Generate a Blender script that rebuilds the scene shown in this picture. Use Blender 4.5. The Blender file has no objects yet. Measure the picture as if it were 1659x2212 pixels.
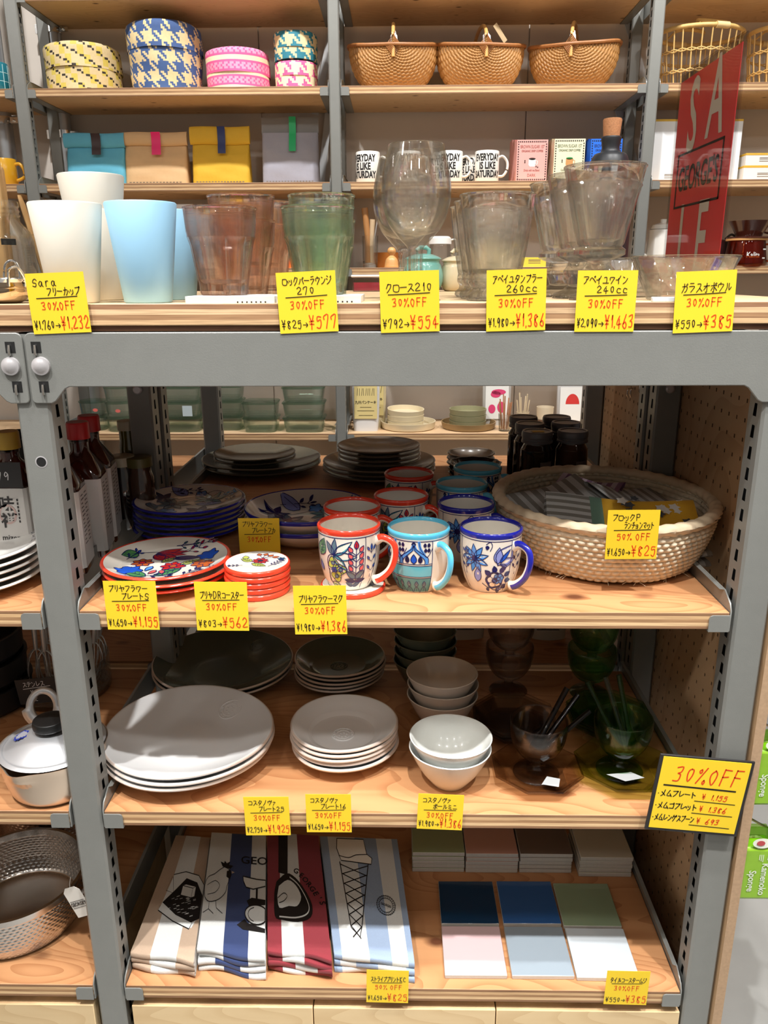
import bpy, math, random
from mathutils import Vector, Matrix
random.seed(7)
PI = math.pi
C = bpy.context.scene.collection
SC = bpy.context.scene

# ---------------------------------------------------------------- camera
CZ = 1.5                                   # eye height; the rack's front plane is Y = 0, floor Z = 0
CAM = Vector((0, -1.05, CZ))
FPX, PIT, YAW, ROL = 1710.2, 0.29026, 0.01861, -0.00445
IW, IH = 1659, 2212
_fw = Vector((-math.sin(YAW)*math.cos(PIT), math.cos(YAW)*math.cos(PIT), -math.sin(PIT)))
_rt = Vector((math.cos(YAW), math.sin(YAW), 0)); _up = _rt.cross(_fw)
_R = math.cos(ROL)*_rt + math.sin(ROL)*_up; _U = -math.sin(ROL)*_rt + math.cos(ROL)*_up
cd = bpy.data.cameras.new('camera'); cam = bpy.data.objects.new('camera', cd); C.objects.link(cam)
cd.sensor_fit = 'VERTICAL'; cd.sensor_height = 36; cd.sensor_width = 27; cd.lens = FPX/IH*36
cd.clip_start = 0.05; cd.clip_end = 60
cam.matrix_world = Matrix(((_R.x, _U.x, -_fw.x, CAM.x), (_R.y, _U.y, -_fw.y, CAM.y), (_R.z, _U.z, -_fw.z, CAM.z), (0, 0, 0, 1)))
SC.camera = cam

def U(px, py, **k):
    "point of the place seen at a photograph pixel, on the plane X=, Y= or Z= (metres)"
    d = _fw + _R*((px-IW/2)/FPX) - _U*((py-IH/2)/FPX)
    (a, val), = k.items(); i = 'XYZ'.index(a)
    return CAM + d*((val-CAM[i])/d[i])
def disc(xl, xr, y, z):
    a = U(xl, y, Z=z); b = U(xr, y, Z=z)
    return (a.x+b.x)/2, (a.y+b.y)/2, (b.x-a.x)/2

# ---------------------------------------------------------------- light
vs = SC.view_settings; vs.view_transform = 'Standard'; vs.look = 'None'; vs.exposure = 0.0; vs.gamma = 1.0; vs.use_curve_mapping = False
w = bpy.data.worlds.new('world'); SC.world = w; w.use_nodes = True
w.node_tree.nodes['Background'].inputs[0].default_value = (1.0, 0.95, 0.88, 1); w.node_tree.nodes['Background'].inputs[1].default_value = 0.22
SC.cycles.caustics_reflective = False; SC.cycles.caustics_refractive = False
SC.cycles.max_bounces = 14; SC.cycles.transparent_max_bounces = 24; SC.cycles.transmission_bounces = 12
SC.cycles.sample_clamp_indirect = 4.0
def spot(name, loc, target, watts, size=70, blend=.6, rad=.035, col=(1, .985, .965)):
    l = bpy.data.lights.new(name, 'SPOT'); l.energy = watts; l.spot_size = math.radians(size); l.spot_blend = blend
    l.shadow_soft_size = rad; l.color = col
    o = bpy.data.objects.new(name, l); C.objects.link(o); o.location = loc
    o.rotation_euler = (Vector(target)-Vector(loc)).to_track_quat('-Z', 'Y').to_euler()
for sx_ in (-.78, .08, .95): spot('track_spot_front', (sx_, -.88, 3.3), (sx_*.8, -.26, .2), 262, 52, 1.0, .03)
for sx_ in (-1.05, .2, 1.0): spot('track_spot_top', (sx_, -.42, 3.3), (sx_*.45+.05, .24, 1.45), 96, 50, .9, .03)
spot('track_spot_wall', (-.8, .85, 3.25), (-.7, 1.8, 1.6), 105, 80)
spot('track_spot_wall', (.25, .85, 3.25), (.2, 1.8, 1.6), 105, 80)
spot('track_spot_wall', (1.2, .85, 3.25), (1.0, 1.8, 1.6), 105, 80)
spot('track_spot_aisle', (1.9, -.3, 3.25), (1.3, .4, 0), 34, 90)

def lamp(x, y, z, watts, rad=.06):
    l = bpy.data.lights.new('ceiling_fill_lamp', 'POINT'); l.energy = watts; l.shadow_soft_size = rad; l.color = (1, .97, .93)
    o = bpy.data.objects.new('ceiling_fill_lamp', l); C.objects.link(o); o.location = (x, y, z)
for lx in (-2.2, -.9, .5, 1.9):  # unseen overhead point lights, added for sparkle in the glass and frontal fill
    for ly, lw in ((-1.25, 22), (-2.6, 12)): lamp(lx, ly, 3.2, lw, .08)
# ---------------------------------------------------------------- geometry helpers
class G:
    "collects vertices and faces of ONE mesh object"
    def __init__(s): s.v = []; s.f = []; s.m = []; s.uv = []
    def add(s, vs_, fs, m=0, uvs=None):
        b = len(s.v); s.v += [tuple(p) for p in vs_]
        for i, f in enumerate(fs):
            s.f.append([b+k for k in f]); s.m.append(m[i] if isinstance(m, list) else m)
            s.uv.append([uvs[k] for k in f] if uvs else [(0, 0)]*len(f))
        return s
    def box(s, x0, y0, z0, x1, y1, z1, m=0):
        P = [(x, y, z) for z in (z0, z1) for y in (y0, y1) for x in (x0, x1)]
        return s.add(P, [(0, 2, 3, 1), (4, 5, 7, 6), (0, 1, 5, 4), (2, 6, 7, 3), (0, 4, 6, 2), (1, 3, 7, 5)], m)
    def obox(s, c, size, m=0, rz=0, M=None):
        M = M or (Matrix.Translation(c) @ Matrix.Rotation(rz, 4, 'Z')); x, y, z = [k/2 for k in size]
        P = [M @ Vector((i*x, j*y, k*z)) for k in (-1, 1) for j in (-1, 1) for i in (-1, 1)]
        return s.add(P, [(0, 2, 3, 1), (4, 5, 7, 6), (0, 1, 5, 4), (2, 6, 7, 3), (0, 4, 6, 2), (1, 3, 7, 5)], m)
    def lathe(s, prof, n=48, m=0, c=(0, 0, 0), rf=None, pat=None, closed=False, sx=1, sy=1):
        "prof [(r, z[, material])]; rf(ang, j) multiplies the radius; pat(i, j) picks a material"
        rows = []; V = []; UV = []; L = 0; R0 = max(p[0] for p in prof)
        for j, p in enumerate(prof):
            if j: L += math.hypot(p[0]-prof[j-1][0], p[1]-prof[j-1][1])
            rows.append(len(V))
            for i in range(n+1):
                a = 2*PI*i/n; r = p[0]*(rf(a, j) if rf else 1)
                V.append((c[0]+r*math.cos(a)*sx, c[1]+r*math.sin(a)*sy, c[2]+p[1])); UV.append((a*R0, L))
        F = []; ms = []
        for j in range(len(prof)-(0 if closed else 1)):
            j2 = (j+1) % len(prof); mm = prof[j][2] if len(prof[j]) > 2 else m
            for i in range(n):
                a, b, d, e = rows[j]+i, rows[j]+i+1, rows[j2]+i+1, rows[j2]+i
                if prof[j][0] < 1e-6: F.append((a, d, e))
                elif prof[j2][0] < 1e-6: F.append((a, b, d))
                else: F.append((a, b, d, e))
                ms.append(pat(i, j) if pat else mm)
        return s.add(V, F, ms, UV)
    def tube(s, pts, r, n=8, m=0, closed=False, flat=1.0, upv=(0, 0, 1)):
        pts = [Vector(p) for p in pts]; k = len(pts); V = []; F = []
        for i, p in enumerate(pts):
            t = (pts[(i+1) % k]-pts[i-1]) if closed else (pts[min(i+1, k-1)]-pts[max(i-1, 0)])
            t = t.normalized(); u = Vector(upv)
            if abs(t.dot(u)) > .95: u = Vector((1, 0, 0)) if abs(t.x) < .9 else Vector((0, 1, 0))
            a = t.cross(u).normalized(); b = a.cross(t).normalized(); rr = r[i] if isinstance(r, (list, tuple)) else r
            for q in range(n):
                g = 2*PI*q/n; V.append(p + a*(rr*math.cos(g)) + b*(rr*flat*math.sin(g)))
        for i in range(k if closed else k-1):
            for q in range(n):
                a = i*n+q; b = i*n+(q+1) % n; i2 = (i+1) % k
                F.append((a, b, i2*n+(q+1) % n, i2*n+q))
        if not closed: F.append(list(range(n))[::-1]); F.append([(k-1)*n+q for q in range(n)])
        return s.add(V, F, m)
    def prism(s, poly, fn, d, m=0, m2=None):
        "poly of (a, b); fn(a, b, t) -> point, t = 0 front and d back"
        n = len(poly); V = [fn(a, b, 0) for a, b in poly]+[fn(a, b, d) for a, b in poly]
        F = [list(range(n)), list(range(n, 2*n))[::-1]]+[(i, n+i, n+(i+1) % n, (i+1) % n) for i in range(n)]
        return s.add(V, F, [m, m]+[m if m2 is None else m2]*n)
    def fan(s, pts, m=0):
        "filled star-shaped outline of 3-D points"
        c = sum((Vector(p) for p in pts), Vector())/len(pts); n = len(pts)
        return s.add([c]+list(pts), [(0, 1+i, 1+(i+1) % n) for i in range(n)], m)
    def grid(s, fn, nu, nv, m=0, pat=None, closeu=False):
        V = []; UV = []
        for j in range(nv+1):
            for i in range(nu+1): V.append(fn(i/nu, j/nv)); UV.append((i/nu, j/nv))
        F = []; ms = []
        for j in range(nv):
            for i in range(nu):
                a = j*(nu+1)+i; F.append((a, a+1, a+nu+2, a+nu+1)); ms.append(pat(i, j) if pat else m)
        return s.add(V, F, ms, UV)
    def build(s, name, mats, parent=None, loc=None, rot=None, ang=38, bevel=0, normals=True, weld=True):
        me = bpy.data.meshes.new(name); me.from_pydata(s.v, [], s.f)
        mats = mats if isinstance(mats, (list, tuple)) else [mats]
        for q in mats: me.materials.append(q)
        me.polygons.foreach_set('material_index', s.m)
        uvl = me.uv_layers.new(name='uv'); uvl.data.foreach_set('uv', [c for f in s.uv for p in f for c in p])
        if normals:
            import bmesh
            b = bmesh.new(); b.from_mesh(me)
            if weld: bmesh.ops.remove_doubles(b, verts=b.verts, dist=1e-6)
            bmesh.ops.recalc_face_normals(b, faces=b.faces); b.to_mesh(me); b.free()
        me.polygons.foreach_set('use_smooth', [True]*len(me.polygons))
        me.set_sharp_from_angle(angle=math.radians(ang)); me.update()
        o = bpy.data.objects.new(name, me); C.objects.link(o)
        if parent: o.parent = parent
        if loc is not None: o.location = loc
        if rot is not None: o.rotation_euler = rot
        if bevel:
            bm_ = o.modifiers.new('edge', 'BEVEL'); bm_.width = bevel; bm_.segments = 2; bm_.limit_method = 'ANGLE'; bm_.angle_limit = math.radians(50)
        return o

def tag(o, label, cat, group=None):
    o['label'] = label; o['category'] = cat
    if group: o['group'] = group
    return o
def thing(name, label, cat, loc=(0, 0, 0), rz=0, group=None):
    o = bpy.data.objects.new(name, None); C.objects.link(o); o.location = loc; o.rotation_euler = (0, 0, rz); o.empty_display_size = .02
    return tag(o, label, cat, group)
def struct(o): o['kind'] = 'structure'; return o
def dup(root, loc, label=None, rz=None, group=None):
    r = root.copy(); C.objects.link(r); r.location = loc
    if rz is not None: r.rotation_euler = (r.rotation_euler[0], r.rotation_euler[1], rz)
    if label: r['label'] = label
    if group: r['group'] = group
    for ch in list(root.children):
        c = ch.copy(); C.objects.link(c); c.parent = r
        for g_ in list(ch.children):
            d = g_.copy(); C.objects.link(d); d.parent = c
    return r
NTH = ['topmost', 'second from top', 'third from top', 'fourth from top', 'fifth from top', 'sixth from top']
def lerp(a, b, t): return a+(b-a)*t
def smooth_prof(pts, k=6):
    "Catmull-Rom through profile points"
    out = []
    for i in range(len(pts)-1):
        p0, p1, p2, p3 = pts[max(i-1, 0)], pts[i], pts[i+1], pts[min(i+2, len(pts)-1)]
        for q in range(k):
            t = q/k
            out.append(tuple(.5*((2*b)+(c-a)*t+(2*a-5*b+4*c-d)*t*t+(3*b-a-3*c+d)*t**3) for a, b, c, d in zip(p0, p1, p2, p3)))
    out.append(tuple(pts[-1])); return out

# ---------------------------------------------------------------- materials
def lin(c): return tuple((x/255/12.92 if x/255 <= .04045 else ((x/255+.055)/1.055)**2.4) for x in c)
MATS = {}
def mat(name, col, rough=.5, metal=0., var=0., scale=40., bump=0., bscale=200., coat=0., emit=0, spec=.5, sheen=0.):
    if name in MATS: return MATS[name]
    m = bpy.data.materials.new(name); m.use_nodes = True; nt = m.node_tree; b = nt.nodes['Principled BSDF']
    c = lin(col)+(1,)
    b.inputs['Base Color'].default_value = c; b.inputs['Roughness'].default_value = rough; b.inputs['Metallic'].default_value = metal
    b.inputs['Coat Weight'].default_value = coat; b.inputs['Coat Roughness'].default_value = .06; b.inputs['Specular IOR Level'].default_value = spec
    if sheen: b.inputs['Sheen Weight'].default_value = sheen
    tc = nt.nodes.new('ShaderNodeTexCoord')
    if var:
        n = nt.nodes.new('ShaderNodeTexNoise'); n.inputs['Scale'].default_value = scale; n.inputs['Detail'].default_value = 4
        r = nt.nodes.new('ShaderNodeMix'); r.data_type = 'RGBA'
        r.inputs[6].default_value = tuple(x*(1-var) for x in c[:3])+(1,); r.inputs[7].default_value = tuple(min(1, x*(1+var)) for x in c[:3])+(1,)
        nt.links.new(tc.outputs['Object'], n.inputs['Vector']); nt.links.new(n.outputs['Fac'], r.inputs[0]); nt.links.new(r.outputs[2], b.inputs['Base Color'])
    if bump:
        n = nt.nodes.new('ShaderNodeTexNoise'); n.inputs['Scale'].default_value = bscale; n.inputs['Detail'].default_value = 3
        q = nt.nodes.new('ShaderNodeBump'); q.inputs['Strength'].default_value = bump; q.inputs['Distance'].default_value = .002
        nt.links.new(tc.outputs['Object'], n.inputs['Vector']); nt.links.new(n.outputs['Fac'], q.inputs['Height']); nt.links.new(q.outputs['Normal'], b.inputs['Normal'])
    MATS[name] = m; return m
def glass(name, tint, refr=.3, rough=0., gl=1.0):
    "clear or tinted glass: part refracting, part thin-walled"
    if name in MATS: return MATS[name]
    m = bpy.data.materials.new(name); m.use_nodes = True; nt = m.node_tree; N = nt.nodes; L = nt.links
    N.remove(N['Principled BSDF']); out = N['Material Output']; c = tuple(tint)+(1,)
    tr = N.new('ShaderNodeBsdfTransparent'); tr.inputs[0].default_value = c
    gs = N.new('ShaderNodeBsdfGlossy'); gs.inputs['Roughness'].default_value = rough+.02; gs.inputs[0].default_value = (gl, gl, gl, 1)
    lw = N.new('ShaderNodeLayerWeight'); lw.inputs[0].default_value = .5
    pw = N.new('ShaderNodeMath'); pw.operation = 'POWER'; pw.inputs[1].default_value = 4.5; L.new(lw.outputs['Facing'], pw.inputs[0])
    ma = N.new('ShaderNodeMath'); ma.operation = 'MULTIPLY_ADD'; ma.inputs[1].default_value = .55; ma.inputs[2].default_value = .03; L.new(pw.outputs[0], ma.inputs[0])
    p2 = N.new('ShaderNodeMath'); p2.operation = 'POWER'; p2.inputs[1].default_value = 2.2; L.new(lw.outputs['Facing'], p2.inputs[0])
    tm = N.new('ShaderNodeMix'); tm.data_type = 'RGBA'; tm.inputs[6].default_value = c; tm.inputs[7].default_value = tuple(max(.02, x**7*.78) for x in tint)+(1,); L.new(p2.outputs[0], tm.inputs[0]); L.new(tm.outputs[2], tr.inputs[0])
    m1 = N.new('ShaderNodeMixShader'); L.new(ma.outputs[0], m1.inputs[0]); L.new(tr.outputs[0], m1.inputs[1]); L.new(gs.outputs[0], m1.inputs[2])
    g = N.new('ShaderNodeBsdfGlass'); g.inputs[0].default_value = c; g.inputs['Roughness'].default_value = rough; g.inputs['IOR'].default_value = 1.46
    m2 = N.new('ShaderNodeMixShader'); m2.inputs[0].default_value = refr; L.new(m1.outputs[0], m2.inputs[1]); L.new(g.outputs[0], m2.inputs[2])
    L.new(m2.outputs[0], out.inputs[0]); MATS[name] = m; return m
def wood(name, c1, c2, knot=(90, 50, 28), gx=3., gy=40., rough=.5, axis='X', knots=1.0, seed=0.):
    "face of a softwood plywood board: long grain, rings and a few knots"
    if name in MATS: return MATS[name]
    m = bpy.data.materials.new(name); m.use_nodes = True; nt = m.node_tree; N = nt.nodes; L = nt.links; b = N['Principled BSDF']
    tc = N.new('ShaderNodeTexCoord'); mp = N.new('ShaderNodeMapping')
    mp.inputs['Scale'].default_value = {'X': (gx, gy, gy), 'Y': (gy, gx, gy), 'Z': (gy, gy, gx)}[axis]; mp.inputs['Location'].default_value = (seed, seed*.7, seed*1.3)
    L.new(tc.outputs['Object'], mp.inputs[0])
    n1 = N.new('ShaderNodeTexNoise'); n1.inputs['Scale'].default_value = 1.0; n1.inputs['Detail'].default_value = 6; n1.inputs['Distortion'].default_value = .6
    L.new(mp.outputs[0], n1.inputs['Vector'])
    # broad cathedral rings
    mp2 = N.new('ShaderNodeMapping'); k = gy/7; mp2.inputs['Scale'].default_value = {'X': (gx*.55, k, k), 'Y': (k, gx*.55, k), 'Z': (k, k, gx*.55)}[axis]; mp2.inputs['Location'].default_value = (seed*2, seed, 0)
    L.new(tc.outputs['Object'], mp2.inputs[0])
    n2 = N.new('ShaderNodeTexNoise'); n2.inputs['Scale'].default_value = 1.0; n2.inputs['Detail'].default_value = 1.5; L.new(mp2.outputs[0], n2.inputs['Vector'])
    ma = N.new('ShaderNodeMath'); ma.operation = 'MULTIPLY'; ma.inputs[1].default_value = 26; L.new(n2.outputs['Fac'], ma.inputs[0])
    fr = N.new('ShaderNodeMath'); fr.operation = 'FRACT'; L.new(ma.outputs[0], fr.inputs[0])
    cr = N.new('ShaderNodeValToRGB'); cr.color_ramp.elements[0].color = (1, 1, 1, 1); cr.color_ramp.elements[1].position = 1; cr.color_ramp.elements[1].color = (0, 0, 0, 1)
    e = cr.color_ramp.elements.new(.62); e.color = (.75, .75, .75, 1); L.new(fr.outputs[0], cr.inputs[0])
    ad = N.new('ShaderNodeMix'); ad.data_type = 'FLOAT'; ad.inputs[0].default_value = .5; L.new(n1.outputs['Fac'], ad.inputs[2]); L.new(cr.outputs[0], ad.inputs[3])
    mx = N.new('ShaderNodeMix'); mx.data_type = 'RGBA'; mx.inputs[6].default_value = lin(c2)+(1,); mx.inputs[7].default_value = lin(c1)+(1,); L.new(ad.outputs[0], mx.inputs[0])
    last = mx.outputs[2]
    if knots:
        mp3 = N.new('ShaderNodeMapping'); mp3.inputs['Scale'].default_value = {'X': (5, 8, 8), 'Y': (8, 5, 8), 'Z': (8, 8, 5)}[axis]; mp3.inputs['Location'].default_value = (seed+.3, seed*1.7, 0)
        L.new(tc.outputs['Object'], mp3.inputs[0])
        vo = N.new('ShaderNodeTexVoronoi'); vo.inputs['Scale'].default_value = knots; L.new(mp3.outputs[0], vo.inputs['Vector'])
        k2 = N.new('ShaderNodeValToRGB'); k2.color_ramp.elements[0].position = .05; k2.color_ramp.elements[0].color = (1, 1, 1, 1); k2.color_ramp.elements[1].position = .13; k2.color_ramp.elements[1].color = (0, 0, 0, 1)
        L.new(vo.outputs['Distance'], k2.inputs[0])
        m3 = N.new('ShaderNodeMix'); m3.data_type = 'RGBA'; m3.inputs[7].default_value = lin(knot)+(1,); L.new(k2.outputs[0], m3.inputs[0]); L.new(last, m3.inputs[6]); last = m3.outputs[2]
    L.new(last, b.inputs['Base Color']); b.inputs['Roughness'].default_value = rough
    MATS[name] = m; return m
def ply_edge(name, cols=((225, 190, 145), (178, 138, 98), (214, 176, 130), (150, 112, 80)), pitch=.0052, off=0):
    "plywood edge: layers stacked along Z with end-grain streaks"
    if name in MATS: return MATS[name]
    m = bpy.data.materials.new(name); m.use_nodes = True; nt = m.node_tree; N = nt.nodes; L = nt.links; b = N['Principled BSDF']
    tc = N.new('ShaderNodeTexCoord'); sp = N.new('ShaderNodeSeparateXYZ'); L.new(tc.outputs['Object'], sp.inputs[0])
    mp = N.new('ShaderNodeMapping'); mp.inputs['Scale'].default_value = (14, 14, 500); L.new(tc.outputs['Object'], mp.inputs[0])
    n = N.new('ShaderNodeTexNoise'); n.inputs['Scale'].default_value = 1; n.inputs['Detail'].default_value = 5; L.new(mp.outputs[0], n.inputs['Vector'])
    w1 = N.new('ShaderNodeMath'); w1.operation = 'MULTIPLY_ADD'; w1.inputs[1].default_value = 1/pitch; w1.inputs[2].default_value = off+400; L.new(sp.outputs['Z'], w1.inputs[0])
    md = N.new('ShaderNodeMath'); md.operation = 'MODULO'; md.inputs[1].default_value = 4; L.new(w1.outputs[0], md.inputs[0])
    dv = N.new('ShaderNodeMath'); dv.operation = 'MULTIPLY'; dv.inputs[1].default_value = .25; L.new(md.outputs[0], dv.inputs[0])
    cr = N.new('ShaderNodeValToRGB'); cr.color_ramp.interpolation = 'CONSTANT'
    for i, c in enumerate(cols):
        e = cr.color_ramp.elements[i] if i < 2 else cr.color_ramp.elements.new(i*.25)
        e.position = i*.25; e.color = lin(c)+(1,)
    L.new(dv.outputs[0], cr.inputs[0])
    r2 = N.new('ShaderNodeValToRGB'); r2.color_ramp.elements[0].position = .3; r2.color_ramp.elements[0].color = (.55, .5, .46, 1); r2.color_ramp.elements[1].position = .6; r2.color_ramp.elements[1].color = (1, 1, 1, 1); L.new(n.outputs['Fac'], r2.inputs[0])
    mx = N.new('ShaderNodeMix'); mx.data_type = 'RGBA'; mx.blend_type = 'MULTIPLY'; mx.inputs[0].default_value = .8; L.new(cr.outputs[0], mx.inputs[6]); L.new(r2.outputs[0], mx.inputs[7])
    L.new(mx.outputs[2], b.inputs['Base Color']); b.inputs['Roughness'].default_value = .7
    MATS[name] = m; return m
def weave(name, c1, c2, du, dv, bump=.6, rough=.7):
    "plaited strips over a lathe's uv (metres): brick-laid strands with dark gaps"
    if name in MATS: return MATS[name]
    m = bpy.data.materials.new(name); m.use_nodes = True; nt = m.node_tree; N = nt.nodes; L = nt.links; b = N['Principled BSDF']
    uv = N.new('ShaderNodeUVMap'); br = N.new('ShaderNodeTexBrick'); L.new(uv.outputs[0], br.inputs['Vector'])
    br.inputs['Scale'].default_value = 1; br.inputs['Brick Width'].default_value = du; br.inputs['Row Height'].default_value = dv; br.inputs['Mortar Size'].default_value = min(du, dv)*.08
    br.inputs['Mortar Smooth'].default_value = .8; br.inputs['Color1'].default_value = lin(c1)+(1,); br.inputs['Color2'].default_value = lin(c2)+(1,); br.inputs['Mortar'].default_value = tuple(x*.45 for x in lin(c2))+(1,)
    L.new(br.outputs['Color'], b.inputs['Base Color'])
    q = N.new('ShaderNodeBump'); q.inputs['Strength'].default_value = bump; q.inputs['Distance'].default_value = .002; q.invert = True; L.new(br.outputs['Fac'], q.inputs['Height']); L.new(q.outputs[0], b.inputs['Normal'])
    b.inputs['Roughness'].default_value = rough; MATS[name] = m; return m

M_STEEL = mat('grey_steel', (130, 131, 127), .32, .12, .06, 30, .08, 700)
M_STEELD = mat('slot_shade_and_marks', (20, 20, 20), .6)  # near-black painted as shade in slots and holes; also the tray's marks
M_ZINC = mat('zinc', (205, 202, 204), .3, .45)
M_CHROME = mat('chrome', (225, 225, 225), .12, 1.)
M_SATIN = mat('satin_steel', (205, 205, 203), .35, .45)
M_ALU = mat('aluminium', (215, 217, 220), .42, .75, .04, 20)
M_SHELF = wood('shelf_wood', (202, 150, 104), (156, 100, 60), seed=1.3)
M_UNDER = wood('shelf_under', (220, 186, 142), (196, 158, 114), (96, 66, 40), 4., 60., .6, knots=2.1, seed=4.)
M_PALE = wood('pale_wood', (232, 205, 165), (205, 165, 118), seed=7.)
M_EDGE = ply_edge('ply_edge')
M_EDGET = ply_edge('ply_edge_thick', ((216, 180, 136), (172, 132, 94), (226, 192, 150), (160, 118, 86)), .0068)
M_PEG = wood('peg_wood', (196, 162, 124), (170, 134, 98), gx=2., gy=18., axis='Z', knots=0, seed=2.)
M_BLACK = mat('black', (16, 16, 16), .45)
M_WHITE = mat('white_ceramic', (236, 235, 230), .16, coat=.3)
M_CREAM = mat('cream_ceramic', (226, 220, 206), .18, coat=.3)
CLR = glass('clear_glass', (.985, .99, .985), .28)
# ---------------------------------------------------------------- handwriting and painting
HW = {'0': '48 27 24 41 64 67 48', '1': '46 59 51', '2': '17 49 77 65 11 81', '3': '18 69 66 35 64 61 11', '4': '58 13 83|56 50', '5': '78 28 25 66 73 50 11', '6': '69 35 12 50 72 54 23', '7': '16 18 79 40',
 '8': '77 48 27 34 62 50 22 46 77', '9': '77 49 26 44 77 60', '%': '79 10|28 17 26 37 28|82 71 80 91 82', 'O': '48 26 23 50 73 76 48', 'F': '29 20|29 89|25 75', 'Y': '19 45 79|45 40|15 75|13 73', '.': '40 41', '-': '05 95', '>': '05 95|68 95 62',
 'S': '87 69 38 25 64 72 50 11', 'a': '65 36 13 30 52 65 61 80', 'r': '26 20|24 46 66', 'c': '75 36 13 31 71', 'D': '29 20|29 79 84 61 20', 'R': '29 20|29 79 75 25|45 80', 'K': '29 20|89 25 80', 'C': '87 59 25 31 81', 'P': '29 20|29 79 75 25',
 'フ': '18 88 64 20', 'リ': '29 24|79 74 40', 'ー': '05 95', 'カ': '16 86 72 50|49 45 10', 'ッ': '05 13|36 44|76 72 40', 'ロ': '17 11 81 87 17', 'ク': '49 26 14|38 88 64 20', 'ラ': '29 79|16 86 63 30', 'ウ': '49 47|14 17 87 64 30', 'ン': '18 37|10 52 86',
 'ス': '28 78 54 10|54 91', 'ア': '18 88 65|56 42 10', 'イ': '79 45 04|46 40', 'ユ': '27 67 61|01 91', 'タ': '49 26 14|38 88 64 20|35 63', 'ワ': '14 17 87 64 30', 'オ': '16 96|59 50 30|56 12', 'ル': '38 34 10|68 61 94', 'ヤ': '05 96 73|39 50', 'レ': '29 21 95', 'ト': '39 30|36 84',
 'マ': '18 88 43|34 61', 'コ': '17 87 81|11 81', 'チ': '79 28|05 95|58 54 20', 'ョ': '15 65 60|13 63|10 60', 'ノ': '79 54 10', 'ァ': '16 66 44|33 10', 'ミ': '28 77|25 73|22 80', 'ニ': '27 77|11 91', 'ム': '59 11 81|64 90', 'メ': '79 53 10|26 81', 'ケ': '39 04|27 97|67 54 20', 'ヘ': '04 37 92', 'ハ': '37 24 01|67 91', 'ホ': '16 96|59 50 30|34 11|64 91', 'シ': '19 38|06 25|10 52 96', 'テ': '29 79|06 96|56 43 20', '・': '44 54', '食': '59 06|59 96|25 75|35 30 70 75', '洗': '18 27|05 15|00 23|49 36|35 95|69 65|54 30|64 61 91'}
for a, b in zip('バベブジボグゴゲガヴ', 'ハヘフシホクコケカウ'): HW[a] = HW[b]+'|78 87|89 98'
HW['プ'] = HW['フ']+'|89 99 98 88 89'; HW['ポ'] = HW['ホ']+'|89 99 98 88 89'
HW['¥'] = HW['Y']; HW['→'] = HW['>']; HW['デ'] = HW['テ']+'|78 87|89 98'
NARROW = {'.': .35, '1': .62, 'リ': .85, '・': .6}
def ribbon(g, pts, w, fn, m):
    "flat pen stroke through 2-D points mapped by fn"
    n = len(pts); V = []; F = []
    for i, (x, y) in enumerate(pts):
        x0, y0 = pts[max(i-1, 0)]; x1, y1 = pts[min(i+1, n-1)]; d = math.hypot(x1-x0, y1-y0) or 1; nx, ny = -(y1-y0)/d*w/2, (x1-x0)/d*w/2
        ex = 0
        if i in (0, n-1): ex = w*.35*(-1 if i == 0 else 1)
        cx, cy = x+(x1-x0)/d*ex, y+(y1-y0)/d*ex
        V += [fn(cx+nx, cy+ny), fn(cx-nx, cy-ny)]
    for i in range(n-1): F.append((2*i, 2*i+1, 2*i+3, 2*i+2))
    g.add(V, F, m)
def curve2(pts, k=4):
    return smooth_prof(pts, k) if len(pts) > 2 else pts
def hand(g, s, x, y, h, w, fn, m, fit=None, aspect=.78, jit=.03, slant=.0):
    "write s from (x, y) with letter height h; fit squeezes it into a width"
    adv = [(0.55 if ch == ' ' else NARROW.get(ch, 1.)) for ch in s]; cw = h*aspect
    if fit and sum(adv)*cw > fit: cw = fit/sum(adv)
    cx = x
    for ch, a in zip(s, adv):
        for st in HW.get(ch, '').split('|'):
            if not st: continue
            pts = []
            for q in st.split():
                px, py = int(q[0])/10+random.uniform(-jit, jit), int(q[1])/10+random.uniform(-jit, jit)
                if ch in NARROW: px = .5+(px-.5)*.8
                pts.append((cx+(px-.5+a/2)*cw*.95+slant*py*h, y+py*h))
            ribbon(g, curve2(pts, 3), w, fn, m)
        cx += a*cw
    return cx-x
def text(g, s, size, fn, m=0, bold=0., sx=1., align='CENTER', spacing=1.0):
    "printed lettering as filled outlines mapped by fn(x, y)"
    c = bpy.data.curves.new('lettering', 'FONT'); c.body = s; c.size = size; c.align_x = align; c.align_y = 'CENTER'; c.offset = bold; c.space_character = spacing; c.resolution_u = 3
    o = bpy.data.objects.new('lettering', c); C.objects.link(o)
    dg = bpy.context.evaluated_depsgraph_get(); me = bpy.data.meshes.new_from_object(o.evaluated_get(dg))
    V = [fn(v.co.x*sx, v.co.y) for v in me.vertices]; F = [list(p.vertices) for p in me.polygons]
    if F: g.add(V, F, m)
    bpy.data.objects.remove(o); bpy.data.curves.remove(c); bpy.data.meshes.remove(me)

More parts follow.
